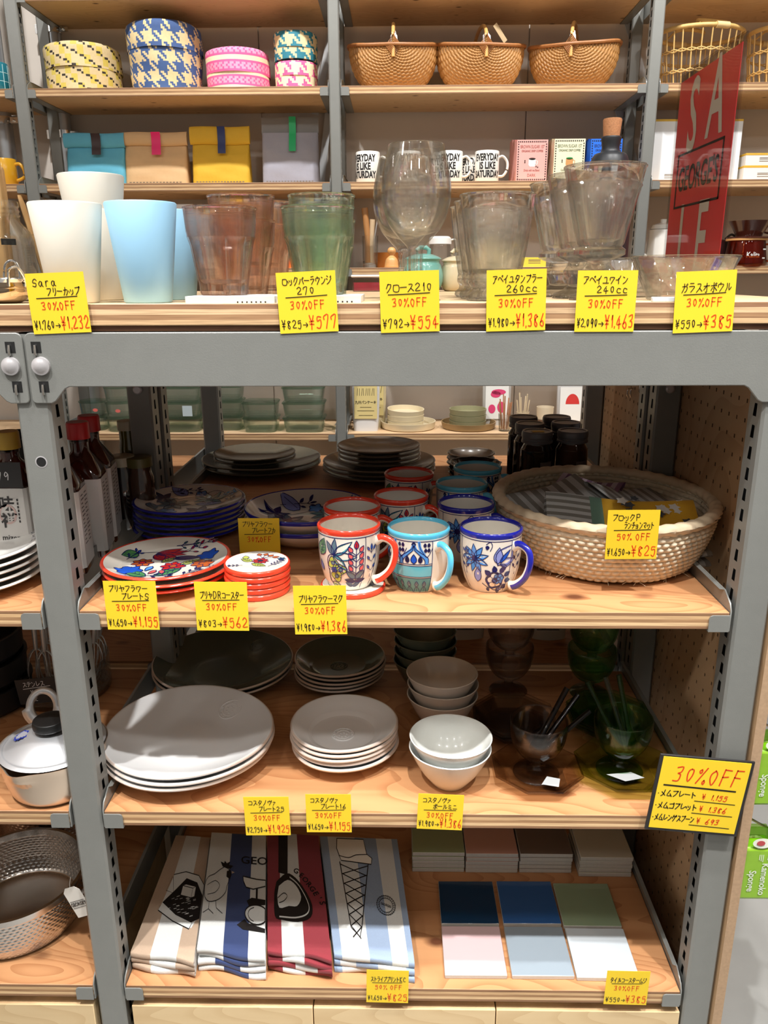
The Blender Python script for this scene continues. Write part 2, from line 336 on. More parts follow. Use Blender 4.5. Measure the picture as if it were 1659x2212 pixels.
class Paint:
    "brush motifs on a surface: fn(u, v, level) maps metres on the surface to a point, level lifts each coat"
    def __init__(s, g, fn, lift=.00022, line=.0011, ink=1): s.g, s.fn, s.lift, s.line, s.ink, s.lv = g, fn, lift, line, ink, 1
    def f(s, lv): return lambda u, v: s.fn(u, v, lv*s.lift)
    def shape(s, pts, m, ink=True, w=None):
        s.lv += .02
        f = s.f(s.lv); s.g.fan([f(*p) for p in pts], m)
        if ink: ribbon(s.g, pts+[pts[0]], w or s.line, s.f(s.lv+1), s.ink)
    def line_(s, pts, w=None, m=None, k=5):
        s.lv += .02
        ribbon(s.g, curve2(pts, k), w or s.line, s.f(s.lv+.5), s.ink if m is None else m)
    def leaf(s, x, y, a, L, W, m, ink=True, vein=False):
        n = 7; ca, sa = math.cos(a), math.sin(a); up = []; dn = []
        for i in range(n+1):
            t = i/n; h = W/2*math.sin(PI*t**.75)
            up.append((x+ca*L*t-sa*h, y+sa*L*t+ca*h)); dn.append((x+ca*L*t+sa*h, y+sa*L*t-ca*h))
        s.shape(up+dn[-2:0:-1], m, ink)
        if vein: s.lv += 1.; s.line_([(x+ca*L*.08, y+sa*L*.08), (x+ca*L*.85, y+sa*L*.85)], s.line*.7)
        if vein == 2:
            for t in (.25, .42, .6):
                for sg in (-1, 1):
                    h = W*.32*sg; s.line_([(x+ca*L*t, y+sa*L*t), (x+ca*L*(t+.14)-sa*h, y+sa*L*(t+.14)+ca*h)], s.line*.6)
        if vein: s.lv -= 1.
    def blossom(s, x, y, r, n, m, mc, a0=0, lobes=.28):
        k = n*6; s.shape([(x+r*(1-lobes*.5+lobes*.5*math.cos(n*2*PI*i/k))*math.cos(a0+2*PI*i/k), y+r*(1-lobes*.5+lobes*.5*math.cos(n*2*PI*i/k))*math.sin(a0+2*PI*i/k)) for i in range(k)], m)
        s.lv += 1.
        for i in range(n):
            a = a0+2*PI*(i+.5)/n; s.line_([(x+r*.35*math.cos(a), y+r*.35*math.sin(a)), (x+r*.8*math.cos(a), y+r*.8*math.sin(a))], s.line*.8)
        s.shape([(x+r*.3*math.cos(2*PI*i/10), y+r*.3*math.sin(2*PI*i/10)) for i in range(10)], mc); s.lv -= 1.
    def star(s, x, y, r, n, m, mc, a0=0, W=.42, span=2*PI):
        for i in range(n): s.leaf(x, y, a0+span*i/n, r, r*W, m)
        if mc is not None: s.lv += 1.; s.shape([(x+r*.2*math.cos(2*PI*i/10), y+r*.2*math.sin(2*PI*i/10)) for i in range(10)], mc); s.lv -= 1.
    def sprig(s, x, y, a, L, n, m, bl=.35, W=.4, top=True):
        ca, sa = math.cos(a), math.sin(a); s.line_([(x, y), (x+ca*L, y+sa*L)])
        for i in range(n):
            t = .25+.65*i/max(n-1, 1); px, py = x+ca*L*t, y+sa*L*t
            for sg in (-1, 1):
                b = a+sg*.8; d = L*bl*.45; qx, qy = px+math.cos(b)*d, py+math.sin(b)*d
                s.line_([(px, py), (qx, qy)], s.line*.8); s.leaf(qx, qy, b-.2*sg, L*bl*.55, L*bl*W*.6, m)
        if top: s.leaf(x+ca*L, y+sa*L, a, L*bl*.7, L*bl*W*.7, m)

INK = {k: mat('glaze_'+k, v, .18, coat=.3) for k, v in dict(navy=(24, 26, 92), blue=(36, 88, 200), sky=(86, 150, 224), lilac=(140, 150, 214), teal=(70, 140, 150), slate=(98, 124, 140), red=(196, 38, 34), coral=(222, 96, 92), green=(80, 140, 84), lime=(188, 200, 84), orange=(190, 92, 40), aqua=(96, 184, 204), dark=(40, 30, 60)).items()}
RIMR = mat('rim_red', (232, 66, 42), .16, coat=.4); RIMB = mat('rim_cobalt', (28, 34, 150), .14, coat=.4); RIMT = mat('rim_turquoise', (94, 196, 232), .16, coat=.4); RIMG = mat('rim_teal', (70, 122, 126), .16, coat=.4)
INKS = ['navy', 'blue', 'sky', 'lilac', 'teal', 'slate', 'red', 'coral', 'green', 'lime', 'orange', 'aqua', 'dark']
def slots(base, rim): return [base, rim]+[INK[k] for k in INKS]
IX = {k: 2+i for i, k in enumerate(INKS)}
# ---------------------------------------------------------------- hand-written yellow price notes
YEL = mat('note_yellow', (240, 204, 40), .6); PENK = mat('pen_black', (26, 20, 16), .5); PENR = mat('pen_red', (222, 52, 14), .5); BOARDK = mat('card_black', (38, 36, 36), .5)
NW = .0755
def note(label, px, py, lines, off, old, new, roll=0., Y=-.0045, W=NW, H=NW, group='yellow price notes', pos=None, bend=.0):
    c = pos or U(px, py, Y=Y); g = G(); k = W/NW
    n = 6
    def fn(lv): return lambda x, y: (x, -lv, y)
    g.box(-W/2, -.0002, -H/2, W/2, .0002, H/2)
    f = fn(.0006); L, T = -W/2, H/2; up = roll
    y = T-.0042*k
    if lines:
        hs = .0105*k if len(lines) == 2 else .0118*k
        if len(lines) == 1: y -= .008*k
        for i, s in enumerate(lines):
            y -= hs+.0014*k
            if len(lines) == 2 and i == 1: hand(g, s, L+W*.33, y, hs, .0010*k, f, 1, fit=W*.58)
            else: hand(g, s, L+W*.10, y, hs, .0010*k, f, 1, fit=W*.84)
        ribbon(g, curve2([(L+W*.14, y-.0030*k), (0, y-.0026*k), (L+W*.84, y-.0018*k)], 3), .0011*k, f, 1)
        y -= .0065*k
    if off: y -= .0125*k; hand(g, off, L+W*.20, y+.001, .0115*k, .00105*k, f, 2, fit=W*.66, aspect=.66)
    if new:
        yb = -H/2+.0055*k; x = L+W*.035
        x += hand(g, '¥'+old, x, yb, .0125*k, .00105*k, f, 1, fit=W*.36, aspect=.62)
        x += hand(g, '→', x+.0005, yb, .0085*k, .00095*k, f, 1, aspect=.8)
        hand(g, '¥'+new, x+.0012*k, yb-.001, .0185*k, .00125*k, f, 2, fit=L+W*.985-x, aspect=.56)
    o = g.build('price_note', [YEL, PENK, PENR], None, c, (0, -math.radians(roll), 0), normals=False, weld=False)
    return tag(o, label, 'price tag', group)
N_ = 'yellow price note '
# ---------------------------------------------------------------- the setting
ZT, ZBT, ZBB = CZ-.0338, CZ-.0694, CZ-.1399
Z1, Z2, Z3 = CZ-.4635, CZ-.8055, CZ-1.1531
TH = .026
YW, YB = 1.65, 1.955                       # wall rack front, back wall
M_FLOOR = mat('concrete', (160, 160, 157), .55, 0, .16, 5, .15, 60)
M_WALL = mat('wall_panel', (212, 203, 193), .75, 0, .03, 3)
g = G(); g.box(-4, -4, -.1, 4, 4, 0); struct(g.build('floor', M_FLOOR))
g = G(); x = -3.2
while x < 3.2:
    g.box(x, YB, 0, x+.906, YB+.02, 3.3); x += .91
g.box(-3.2, YB+.01, 0, 3.2, YB+.05, 3.3); struct(g.build('wall_back', M_WALL))
g = G(); g.box(-4, -4, 3.45, 4, 4, 3.55); struct(g.build('ceiling', mat('ceiling_grey', (150, 148, 145), .9)))
for nm_, xa_ in (('wall_left', -3.25), ('wall_right', 3.2)): g = G(); g.box(xa_, -4, 0, xa_+.05, YB, 3.45); struct(g.build(nm_, M_WALL))
# shift of the seams is set so that one falls behind the second coffee box
def slot_side(g, x, y0, y1, z0, z1, pitch=.0295, hw=.0052, hh=.0088, off=.0, m=0, md=1, out=1):
    "side wall of an upright: one column of true slots with a dark hollow behind"
    z = z0; ym = (y0+y1)/2
    n = int((z1-z0)/pitch); p = (z1-z0)/n
    for i in range(n):
        a, b = z0+i*p, z0+(i+1)*p; zc = (a+b)/2+off
        V = [(x, y0, a), (x, y1, a), (x, y1, b), (x, y0, b), (x, ym-hw, zc-hh), (x, ym+hw, zc-hh), (x, ym+hw*.55, zc+hh), (x, ym-hw, zc+hh)]
        g.add(V, [(0, 1, 5, 4), (1, 2, 6, 5), (2, 3, 7, 6), (3, 0, 4, 7)], m)
def post(name, parent, x0, x1, y0, y1, z0, z1, both=True, hole=None, pitch=.0295, bolt=None):
    g = G(); t = .002; b = .0035
    # front and back faces with folded corners
    for (ya, s) in ((y0, 1), (y1, -1)):
        g.add([(x0, ya+s*b, z0), (x0+b, ya, z0), (x1-b, ya, z0), (x1, ya+s*b, z0), (x0, ya+s*b, z1), (x0+b, ya, z1), (x1-b, ya, z1), (x1, ya+s*b, z1)], [(0, 1, 5, 4), (1, 2, 6, 5), (2, 3, 7, 6)], 0)
    for xx in (x0, x1): slot_side(g, xx, y0+b, y1-b, z0, z1, pitch)
    g.box(x0+.006, y0+.006, z0, x1-.006, y1-.006, z1, 1)  # solid core, the hollow's shade put into its colour
    g.add([(x0, y0+b, z1), (x1, y0+b, z1), (x1, y1-b, z1), (x0, y1-b, z1)], [(0, 1, 2, 3)])
    if hole:
        hx, hz = hole; n = 20; ri, ro = .0068, .0084
        V = [(hx+r*math.cos(2*PI*i/n), y0-d, hz+r*math.sin(2*PI*i/n)) for r, d in ((ri, .0004), (ro, .0002)) for i in range(n)]
        g.add(V, [(i, (i+1) % n, n+(i+1) % n, n+i) for i in range(n)], 2); g.add(V[:n], [list(range(n))], 1)  # flat black disc painted as the shade inside the bolt hole
    if bolt:
        hx, hz = bolt; g.lathe([(0, .0), (.0085, 0), (.0085, .004), (.006, .006), (0, .006)], 20, 2); k = len(g.v)-5*21
        for i in range(k, len(g.v)): v = g.v[i]; g.v[i] = (hx+v[0], y0-v[2], hz+v[1])
    return g.build(name, [M_STEEL, M_STEELD, M_ZINC], parent, normals=False, ang=30)
# ---- the front rack (two bays seen, back-to-back with its rear half)
rack = thing('steel_rack', 'grey slotted steel display rack with a deep top beam at the front', 'rack', (0, 0, 0))
PX = [(-.5127, -.4672), (.4821, .5286)]
for k, (a, b) in enumerate(PX):
    post('post', rack, a, b, 0, .046, 0, ZBT-.002, hole=(-.4885, U(86, 998, Y=0).z) if k == 0 else None)
    post('post', rack, a, b, .436, .482, 0, ZBT-.002, bolt=((a+b)/2, 1.296)); post('post', rack, a, b, .500, .546, 0, ZBT-.002)
    post('post', rack, a, b, .995, 1.041, 0, ZBT-.002)
def beam(poly, nm='beam'):
    g = G(); g.prism(poly, lambda a, b, t: (a, -.0035+t, b), .0035)
    return g
ZP = U(80, 871, Y=0).z
def corner(cx, cz, r, a0, a1, n=4): return [(cx+r*math.cos(a0+(a1-a0)*i/n), cz+r*math.sin(a0+(a1-a0)*i/n)) for i in range(n+1)]
def beam_poly(xl, xr, left=True, right=True):
    P = []
    P += corner(xl+.008, ZBT-.008, .008, PI, PI/2); P += corner(xr-.008, ZBT-.008, .008, PI/2, 0)
    if right: P += corner(xr-.006, ZP+.006, .006, 0, -PI/2)+[(xr-.026, ZP), (xr-.032, ZP+.003), (xr-.046, ZBB-.003), (xr-.052, ZBB)]
    if left: P += [(xl+.052, ZBB), (xl+.046, ZBB-.003), (xl+.032, ZP+.003), (xl+.026, ZP)]+corner(xl+.006, ZP+.006, .006, -PI/2, -PI)
    return P
for (xa, xb) in ((-.4884, .5040), (-1.4850, -.4916)):
    g = beam(beam_poly(xa, xb)); g.box(xa+.05, 0, ZBT-.004, xb-.05, .03, ZBT); g.box(xa+.05, 0, ZBB, xb-.05, .03, ZBB+.004)
    o = g.build('beam', [M_STEEL, M_STEELD, M_CHROME], rack, bevel=.0012)
    for xx in ((xa+.0155), (xb-.0155)):
        if xx > .4 or xx < -1: continue
        s = G(); s.lathe([(0, .0062), (.0062, .0062), (.0078, .005), (.0118, .0042), (.0122, 0)], 24)
        s.v = [(v[0]+xx+(.003 if xx > -.49 else -.003), -.0035-v[2], v[1]+U(60, 790, Y=0).z) for v in s.v]; s.build('bolt', M_ZINC, rack)
        for (py, dx) in ((752, 0.0), (837, .004)):
            zc = U(60, py, Y=0).z; q = G(); xx2 = xx+(dx if xx > -.49 else dx*.6)-.001
            q.add([(xx2-.0065, -.0038, zc+.0085), (xx2+.0065, -.0038, zc+.0085), (xx2+.0065, -.0038, zc-.006), (xx2-.0065, -.0038, zc-.006)], [(0, 1, 2, 3)], 1)  # flat black quad painted as the shade of the open slot
            q.tube([(xx2-.001, -.0045, zc+.004), (xx2-.001, -.0058, zc-.002), (xx2-.001, -.006, zc-.009)], [.0028, .0034, .003], 10, 2, flat=.6)
            q.build('beam_hook', [M_STEEL, M_STEELD, M_CHROME], rack)
def board(name, label, x0, y0, x1, y1, zt, th=TH, mats=None, parent=None, group=None, edge=None, cat='shelf board'):
    g = G(); P = (x1-x0)/2, (y1-y0)/2
    g.box(-P[0], -P[1], -th, P[0], P[1], 0, 0); g.m[-6:] = [1, 0, 2, 2, 2, 2]
    o = g.build(name, mats or [M_SHELF, M_UNDER, M_EDGE], parent, ((x0+x1)/2, (y0+y1)/2, zt), bevel=.0012)
    if not parent: tag(o, label, cat, group)
    return o
def bracket(parent, x, side, z, y0, y1, th=TH, w=.029, steel=None):
    "channel that carries one end of a board: side = +1 board to the right of it"
    g = G(); s = side; t = .002
    prof = [(y0+.028, z+.024), (y1, z+.024), (y1, z-th-.003), (y0, z-th-.003), (y0, z+.002), (y0+.006, z+.012)]
    g.prism(prof, lambda a, b, u: (x-s*(u+.0006), a, b), t)
    g.box(min(x, x+s*w), y0, z-th-.0028, max(x, x+s*w), y1, z-th-.0004)
    za, zb = z-th-.0028, z-.0035; r = .005
    pl = [(x, za), (x+s*w, za), (x+s*w, zb-r), (x+s*(w-r*.3), zb-r*.3), (x+s*(w-r), zb), (x, zb)]
    g.prism(pl, lambda a, b, u: (a, y0-.0028+u, b), .002)
    g.add([(x-s*.0028, y0+.028, z+.024), (x-s*.0028, y1, z+.024), (x+s*.004, y1, z+.0225), (x+s*.004, y0+.034, z+.0225)], [(0, 1, 2, 3)])
    return g.build('shelf_bracket', steel or M_STEEL, parent, normals=False)
lv = {Z1: 'upper', Z2: 'middle', Z3: 'lowest'}
for z, w_ in lv.items():
    board('plywood_shelf', f'{w_} plywood shelf inside the front rack between its posts', -.4618, 0, .4738, .47, z)
    board('plywood_shelf', f'rear plywood shelf behind the {w_} shelf of the front rack', -.4618, .505, .4738, 1.035, z)
    board('plywood_shelf', f'{w_} plywood shelf left of the front grey post, cut by the photo edge', -1.475, 0, -.5182, .47, z)
    board('plywood_shelf', f'rear plywood shelf behind the left bay at the {w_} level', -1.475, .505, -.5182, 1.035, z)
    for (ya, yb) in ((0, .47), (.505, 1.035)):
        bracket(rack, -.4618, 1, z, ya, yb); bracket(rack, .4738, -1, z, ya, yb); bracket(rack, -.5182, -1, z, ya, yb)
# top board: one thick continuous plank plus a thin spacer under it
tb = board('plywood_worktop', 'long thick plywood board on top of the front rack carrying the glassware', -1.55, 0, .575, .90, ZT, .0275, [M_PALE, M_UNDER, M_EDGET], cat='worktop')
g = G(); g.box(-1.06, -.445, -.0345, 1.055, .445, -.0278); g.build('batten', ply_edge('batten_edge', ((120, 84, 62), (150, 108, 78), (110, 76, 58), (140, 100, 74)), .004), tb)
# pegboard end panel with true holes
def pegboard():
    g = G(); x0, x1 = .531, .546; y0, y1, z0, z1 = -.006, 1.03, .04, 1.36; p = .03; ny, nz = int((y1-y0)/p), int((z1-z0)/p); py, pz = (y1-y0)/ny, (z1-z0)/nz; h = .0021
    for i in range(ny):
        for j in range(nz):
            a, b, c, d = y0+i*py, y0+(i+1)*py, z0+j*pz, z0+(j+1)*pz; ym, zm = (a+b)/2, (c+d)/2
            if i in (0, ny-1): 
                for xx in (x0, x1): g.add([(xx, a, c), (xx, b, c), (xx, b, d), (xx, a, d)], [(0, 1, 2, 3)])
                continue
            H = [(-h, -h*1.5), (h, -h*1.5), (h, h*1.5), (-h, h*1.5)]
            V = [(xx, yy, zz) for xx in (x0, x1) for yy, zz in ((a, c), (b, c), (b, d), (a, d))]+[(xx, ym+u, zm+v) for xx in (x0, x1) for u, v in H]
            F = [(k, (k+1) % 4, 8+(k+1) % 4, 8+k) for k in range(4)]+[(4+k, 4+(k+1) % 4, 12+(k+1) % 4, 12+k) for k in range(4)]+[(8+k, 8+(k+1) % 4, 12+(k+1) % 4, 12+k) for k in range(4)]
            g.add(V, F, [0]*8+[2]*4)
    g.add([(x0, y0, z0), (x1, y0, z0), (x1, y0, z1), (x0, y0, z1)], [(0, 1, 2, 3)], 1); g.add([(x0, y1, z0), (x1, y1, z0), (x1, y1, z1), (x0, y1, z1)], [(0, 1, 2, 3)], 1)
    g.add([(x0, y0, z1), (x1, y0, z1), (x1, y1, z1), (x0, y1, z1)], [(0, 1, 2, 3)], 1)
    o = g.build('pegboard_panel', [M_PEG, mat('peg_edge', (176, 146, 116), .7, 0, .2, 200), mat('peg_hole', (96, 70, 46), .8)], normals=False)
    return tag(o, 'tall perforated plywood panel closing the right end of the front rack', 'pegboard')
pegboard()
for (py, pz) in ((.10, .985), (.13, .975), (.165, .955), (.195, .945), (.245, 1.13), (.275, 1.122), (.66, 1.27), (.685, 1.268), (.75, 1.25), (.775, 1.246), (.24, .60), (.27, .592), (.37, .63), (.40, .622)):
    g = G(); g.tube([(.531, 0, .004), (.527, 0, .004), (.525, 0, .0), (.525, 0, -.012), (.527, 0, -.016)], .0016, 8)
    tag(g.build('peg_hook', M_CHROME, None, (0, py, pz)), 'small bright wire hook set in the perforated end panel', 'hook', 'wire hooks in the perforated panel')
# wooden storage crates at the foot of the rack
M_CR = wood('crate_wood', (226, 200, 156), (204, 172, 126), gx=3, gy=30, knots=.8, seed=11.)
def crate(label, x0, x1):
    zt = U(900, 2180, Y=.0).z; t = thing('wooden_crate', label, 'crate', ((x0+x1)/2, 0, .03), group=None); wd = (x1-x0)/2; h = zt-.03
    g = G(); g.box(-wd, .0, 0, wd, .018, h); g.m = [0, 1, 0, 0, 0, 0]; g.build('front_panel', [M_CR, M_EDGE], t, bevel=.0012)
    for s in (-1, 1):
        g = G(); a, b = sorted((s*wd, s*(wd-.015))); g.box(a, .0185, 0, b, .43, h); g.m = [0, 1, 0, 0, 0, 0]; g.build('side_panel', [M_CR, M_EDGE], t)
    g = G(); g.box(-wd+.0155, .0185, .0, wd-.0155, .43, .012); g.build('base_panel', M_CR, t)
    g = G(); g.box(-wd+.0155, .415, .0125, wd-.0155, .43, h); g.build('back_panel', M_CR, t)
XC = [U(px, 2195, Y=0).x for px in (286, 677, 1071, 1469)]
for k, w_ in enumerate(('left', 'middle', 'right')): crate(f'pale wooden storage crate on the floor under the lowest shelf, {w_} of three', XC[k]+.001, XC[k+1]-.001)
crate('pale wooden storage crate on the floor left of the front grey post', -.83, -.522)
# ---- the rack along the back wall
wr = thing('steel_rack', 'grey steel wall rack with plywood shelves along the far wall', 'rack', (0, 0, 0))
WP = [(U(a, 210, Y=YW).x, U(b, 210, Y=YW).x) for a, b in ((31, 59), (711, 735), (1396, 1422))]
WP.append((WP[2][0]+.97, WP[2][1]+.97)); WP.insert(0, (WP[0][0]-.96, WP[0][1]-.96))
for (a, b) in WP:
    post('post', wr, a, b, YW, YW+.036, 0, 2.6, pitch=.026); post('post', wr, a, b, YB-.075, YB-.04, 0, 2.6, pitch=.026)
ZA, ZB_, ZC_, ZD = [CZ+k for k in (.5591, .2850, .0247, -.5235)]
ZTOP = U(600, 58, Y=1.93).z+.0245
ZE = ZB_-.0
WT = .0245
WBAY = [('left end', WP[0][1], WP[1][0]), ('left', WP[1][1], WP[2][0]), ('middle', WP[2][1], WP[3][0]), ('right', WP[3][1], WP[4][0])]
M_WS = wood('wall_shelf_wood', (228, 196, 156), (204, 166, 124), seed=3.)
for nm, z in (('highest', ZTOP), ('basket-level', ZA), ('mug-level', ZB_), ('jar-level', ZC_), ('dish-level', ZD), ('bottom', ZD-.42)):
    for bn, a, b in WBAY:
        if bn == 'left end' and nm in ('highest', 'bottom'): continue
        board('plywood_shelf', f'{nm} plywood shelf of the wall rack in its {bn} bay', a+.004, YW+.001, b-.004, 1.935, z, WT, [M_WS, M_UNDER, M_EDGE])
        bracket(wr, a+.004, 1, z, YW+.001, 1.93, WT, .024); bracket(wr, b-.004, -1, z, YW+.001, 1.93, WT, .024)
# diagonal white braces and conduits by the wall
for (p, q) in (((352, 0), (706, 0)),): pass
for (xa, za, xb, zb) in ((U(1360, 100, Y=YB-.03).x, U(1360, 100, Y=YB-.03).z, U(1400, 190, Y=YB-.03).x, U(1400, 190, Y=YB-.03).z),):
    pass
def brace(p0, p1):
    a = U(*p0, Y=YB-.02); b = U(*p1, Y=YB-.02); d = (b-a).normalized(); a = a-d*.1; b = b+d*.1; n = Vector((d.z, 0, -d.x))*.012
    g = G(); V = []
    for y in (-.004, .0): V += [tuple(p+n*s+Vector((0, y, 0))) for p, s in ((a, 1), (a, -1), (b, -1), (b, 1))]
    g.add(V, [(0, 1, 2, 3), (4, 7, 6, 5), (0, 4, 5, 1), (1, 5, 6, 2), (2, 6, 7, 3), (3, 7, 4, 0)]); g.build('brace', mat('pale_steel', (200, 202, 204), .4, .2), wr)
brace((1362, 70), (1392, 178)); brace((1350, 285), (1374, 365)); brace((706, 120), (694, 180)); brace((704, 300), (694, 390))
M_PIPE = mat('galvanised', (176, 180, 184), .35, .6, .12, 30)
def conduit(label, px, py, Y, r, clamps):
    p = U(px, py, Y=Y); t = thing('conduit_pipe', label, 'pipe', (p.x, p.y, 0))
    g = G(); g.lathe([(0, 0), (r, 0), (r, 2.7), (0, 2.7)], 24); g.build('pipe', M_PIPE, t)
    for z in clamps:
        c = G(); c.lathe([(r+.0005, -.012), (r+.0035, -.012), (r+.0035, .012), (r+.0005, .012)], 24, closed=True); c.box(-r-.028, -r*.4, -.014, -r-.002, r*.2, .014); c.box(r+.002, -r*.5, -.009, r+.03, -r*.5+.006, .009)
        c.tube([(r+.012, -r*.5-.01, 0), (r+.012, -r*.5+.012, 0)], .005, 10); c.build('clamp', M_CHROME, t, (0, 0, z))
conduit('galvanised conduit pipe with two clamps behind the left wall-rack post', 128, 200, YB-.045, .026, (U(125, 62, Y=1.9).z, U(150, 290, Y=1.9).z))
conduit('galvanised conduit pipe at the far left edge with one clamp', 6, 262, YB-.06, .03, (U(10, 262, Y=1.9).z,))
# ---------------------------------------------------------------- glassware and cups on the top board
def X_(px, py, Y): return U(px, py, Y=Y).x
def Zr(px, py, Y): return U(px, py, Y=Y).z - ZT
def half(xl, xr, py, Y): return (X_(xr, py, Y)-X_(xl, py, Y))/2
CUPW = mat('matt_white', (232, 226, 212), .45, var=.02, scale=20); CUPB = mat('matt_blue', (158, 206, 236), .45, var=.03, scale=14)
def cup(label, m, x, y, z, R=.0462, r=.0315, h=.142, grp='tall tapering cups on the top board'):
    p = [(0, 0), (r-.002, 0), (r, .002), (lerp(r, R, .5), h*.5), (R, h-.002), (R-.0012, h), (R-.0035, h-.002), (lerp(r, R, .5)-.004, h*.5), (r-.004, .008), (0, .006)]
    g = G(); g.lathe(p, 56); o = g.build('tall_cup', m, None, (x, y, z), ang=60); return tag(o, label, 'cup', grp)
hc = Zr(140, 432, .006)
cup('tall white cup at the front of the top board behind the leftmost yellow note', CUPW, X_(163, 650, .05), .05, ZT, h=hc)
xs = X_(222, 640, .175); cup('tall white cup in the second row, lower one of the nested pair', CUPW, xs, .175, ZT, h=hc)
cup('tall white cup nested in another, rising highest among the cups', CUPW, xs, .175, ZT+Zr(218, 373, .13)-hc+.002, h=hc)
cup('pale blue tall cup at the front between the white cup and the pink glasses', CUPB, X_(321, 650, .05), .05, ZT, h=hc)
xb = X_(430, 452, .18)-.0462; cup('pale blue tall cup half hidden behind the front blue cup', CUPB, xb, .185, ZT, h=hc)

PINK = glass('pink_glass', (1.0, .93, .89), .4); GREEN = glass('green_glass', (.94, .995, .955), .4)
def tumbler_bm(R=.0485, h=.112, n=80, k=10):
    g = G(); hl = h*.66
    def rf(a, j): 
        return 1-FL[j]*.075*abs(math.sin(k*a/2))**.5*1 if FL[j] else 1
    pr = [(0, 0, 0), (R*.64, 0, 1), (R*.68, .003, 1), (R*.70, .014, 1), (R*.80, hl*.55, 1), (R*.875, hl*.86, 1), (R*.93, hl*.96, .8), (R*.95, hl, .3), (R*.93, hl+.003, 0), (R*.95, hl+.008, 0), (R-.0006, h-.004, 0), (R+.0004, h-.0028, 0), (R+.0006, h-.0014, 0), (R-.0003, h-.0003, 0), (R-.0015, h, 0), (R-.0028, h-.0005, 0), (R-.0034, h-.002, 0), (R-.003, h-.0036, 0), (R*.90, hl+.004, 0), (R*.80, hl*.75, 0), (R*.66, .02, 0), (R*.55, .015, 0), (0, .014, 0)]
    FL = [p[2] for p in pr]; g.lathe([p[:2] for p in pr], n, rf=rf); return g
_tum = {}
def tumbler(label, m, x, y, z, grp):
    if m.name not in _tum: o = tumbler_bm().build('faceted_tumbler', m, ang=25); _tum[m.name] = o
    else: o = _tum[m.name].copy(); C.objects.link(o)
    o.location = (x, y, z); return tag(o, label, 'glass', grp)
CZT = .0095
tumbler('pink faceted glass tumbler standing alone on the front white tray', PINK, X_(485, 635, .066), .066, ZT+CZT, 'pink faceted tumblers')
xq = X_(530, 632, .175); tumbler('pink tumbler behind the front one, lower of the nested pair', PINK, xq, .178, ZT, 'pink faceted tumblers')
tumbler('pink tumbler rising highest, nested in another behind the front one', PINK, xq, .178, ZT+.034, 'pink faceted tumblers')
tumbler('pink tumbler farthest back, standing just left of the green ones', PINK, X_(573, 630, .285), .29, ZT, 'pink faceted tumblers')
tumbler('upper pink tumbler of the farthest pair, beside the green glasses', PINK, X_(573, 630, .285), .29, ZT+.034, 'pink faceted tumblers')
tumbler('pale green faceted tumbler at the front behind the second yellow note', GREEN, X_(691, 635, .066), .066, ZT+CZT, 'green faceted tumblers')
xq = X_(699, 632, .175); tumbler('pale green tumbler in the second row, lower of its nested pair', GREEN, xq, .178, ZT, 'green faceted tumblers')
tumbler('pale green tumbler rising highest, nested behind the front green one', GREEN, xq, .178, ZT+.034, 'green faceted tumblers')
def tray(label, x0, x1):
    g = G(); a = (x1-x0)/2; g.box(-a, -.058, 0, a, .058, .009)
    for i in range(7): g.box(a-.012-i*.006-.001, -.0584, .0006, a-.012-i*.006+.001, -.0578, .0026, 1)
    return tag(g.build('white_tray', [mat('diatomite', (216, 212, 204), .8, var=.06, scale=120), M_STEELD], None, ((x0+x1)/2, .066, ZT), bevel=.0015), label, 'tray', 'white slab trays')
tray('white slab tray under the pink tumblers', X_(400, 648, .008), X_(593, 648, .008))
tray('white slab tray under the green tumblers, mostly behind the yellow note', X_(597, 648, .008), X_(780, 648, .008))
def thin(prof, t=.0016):
    "outer profile -> closed glass wall, the inside offset by t, from the foot up"
    return prof
def wine(label, x, y, grp='clear wine glasses'):
    b0 = .078; pr = smooth_prof([(.009, .03), (.0085, .05), (.0105, .068), (.021, .080), (.036, .098), (.0455, .125), (.0465, .148), (.0425, .172), (.0368, .197)], 6)
    out = [(0, 0), (.034, 0), (.035, .0018), (.022, .004), (.012, .009)]+pr
    ins = [(p[0]-.0015, p[1]) for p in pr[::-1] if p[1] > .089]+[(.02, .087), (0, .0835)]
    FL = len(out)
    g = G(); g.lathe(out+[(out[-1][0]-.0007, .1977)]+ins, 64, rf=lambda a, j: 1+.12*math.cos(8*a) if 4 <= j < 16 and out[min(j, FL-1)][1] < .072 else 1)
    o = g.build('wine_glass', CLR, None, (x, y, ZT), ang=50); return tag(o, label, 'glass', grp)
wine('clear round-bowled wine glass at the front, behind the third yellow note', X_(897, 640, .08), .08)
wine('clear wine glass behind and left of the front one, bowls overlapping', X_(874, 636, .19), .19)
def bee(g, R, z0, z1, rad):
    "raised bees round the wall: a body and two wings each"
    for k in range(4):
        a = PI/4+k*PI/2+.35
        for (da, dz, s1, s2) in ((0, 0, .0045, .009), (-.11, .004, .006, .004), (.11, .004, .006, .004), (0, .010, .003, .003)):
            zc = z1-.030+dz; rr = rad(zc)
            c = Vector((rr*math.cos(a+da), rr*math.sin(a+da), zc)); n = Vector((math.cos(a+da), math.sin(a+da), 0)); t = Vector((-n.y, n.x, 0)); V = [c+n*.0022]; m_ = 10
            for i in range(m_): V.append(c+t*(s1*math.cos(2*PI*i/m_))+Vector((0, 0, s2*math.sin(2*PI*i/m_))))
            g.add(V, [(0, 1+i, 1+(i+1) % m_) for i in range(m_)])
BEE = glass('bee_glass', (.995, 1, .995), .42)
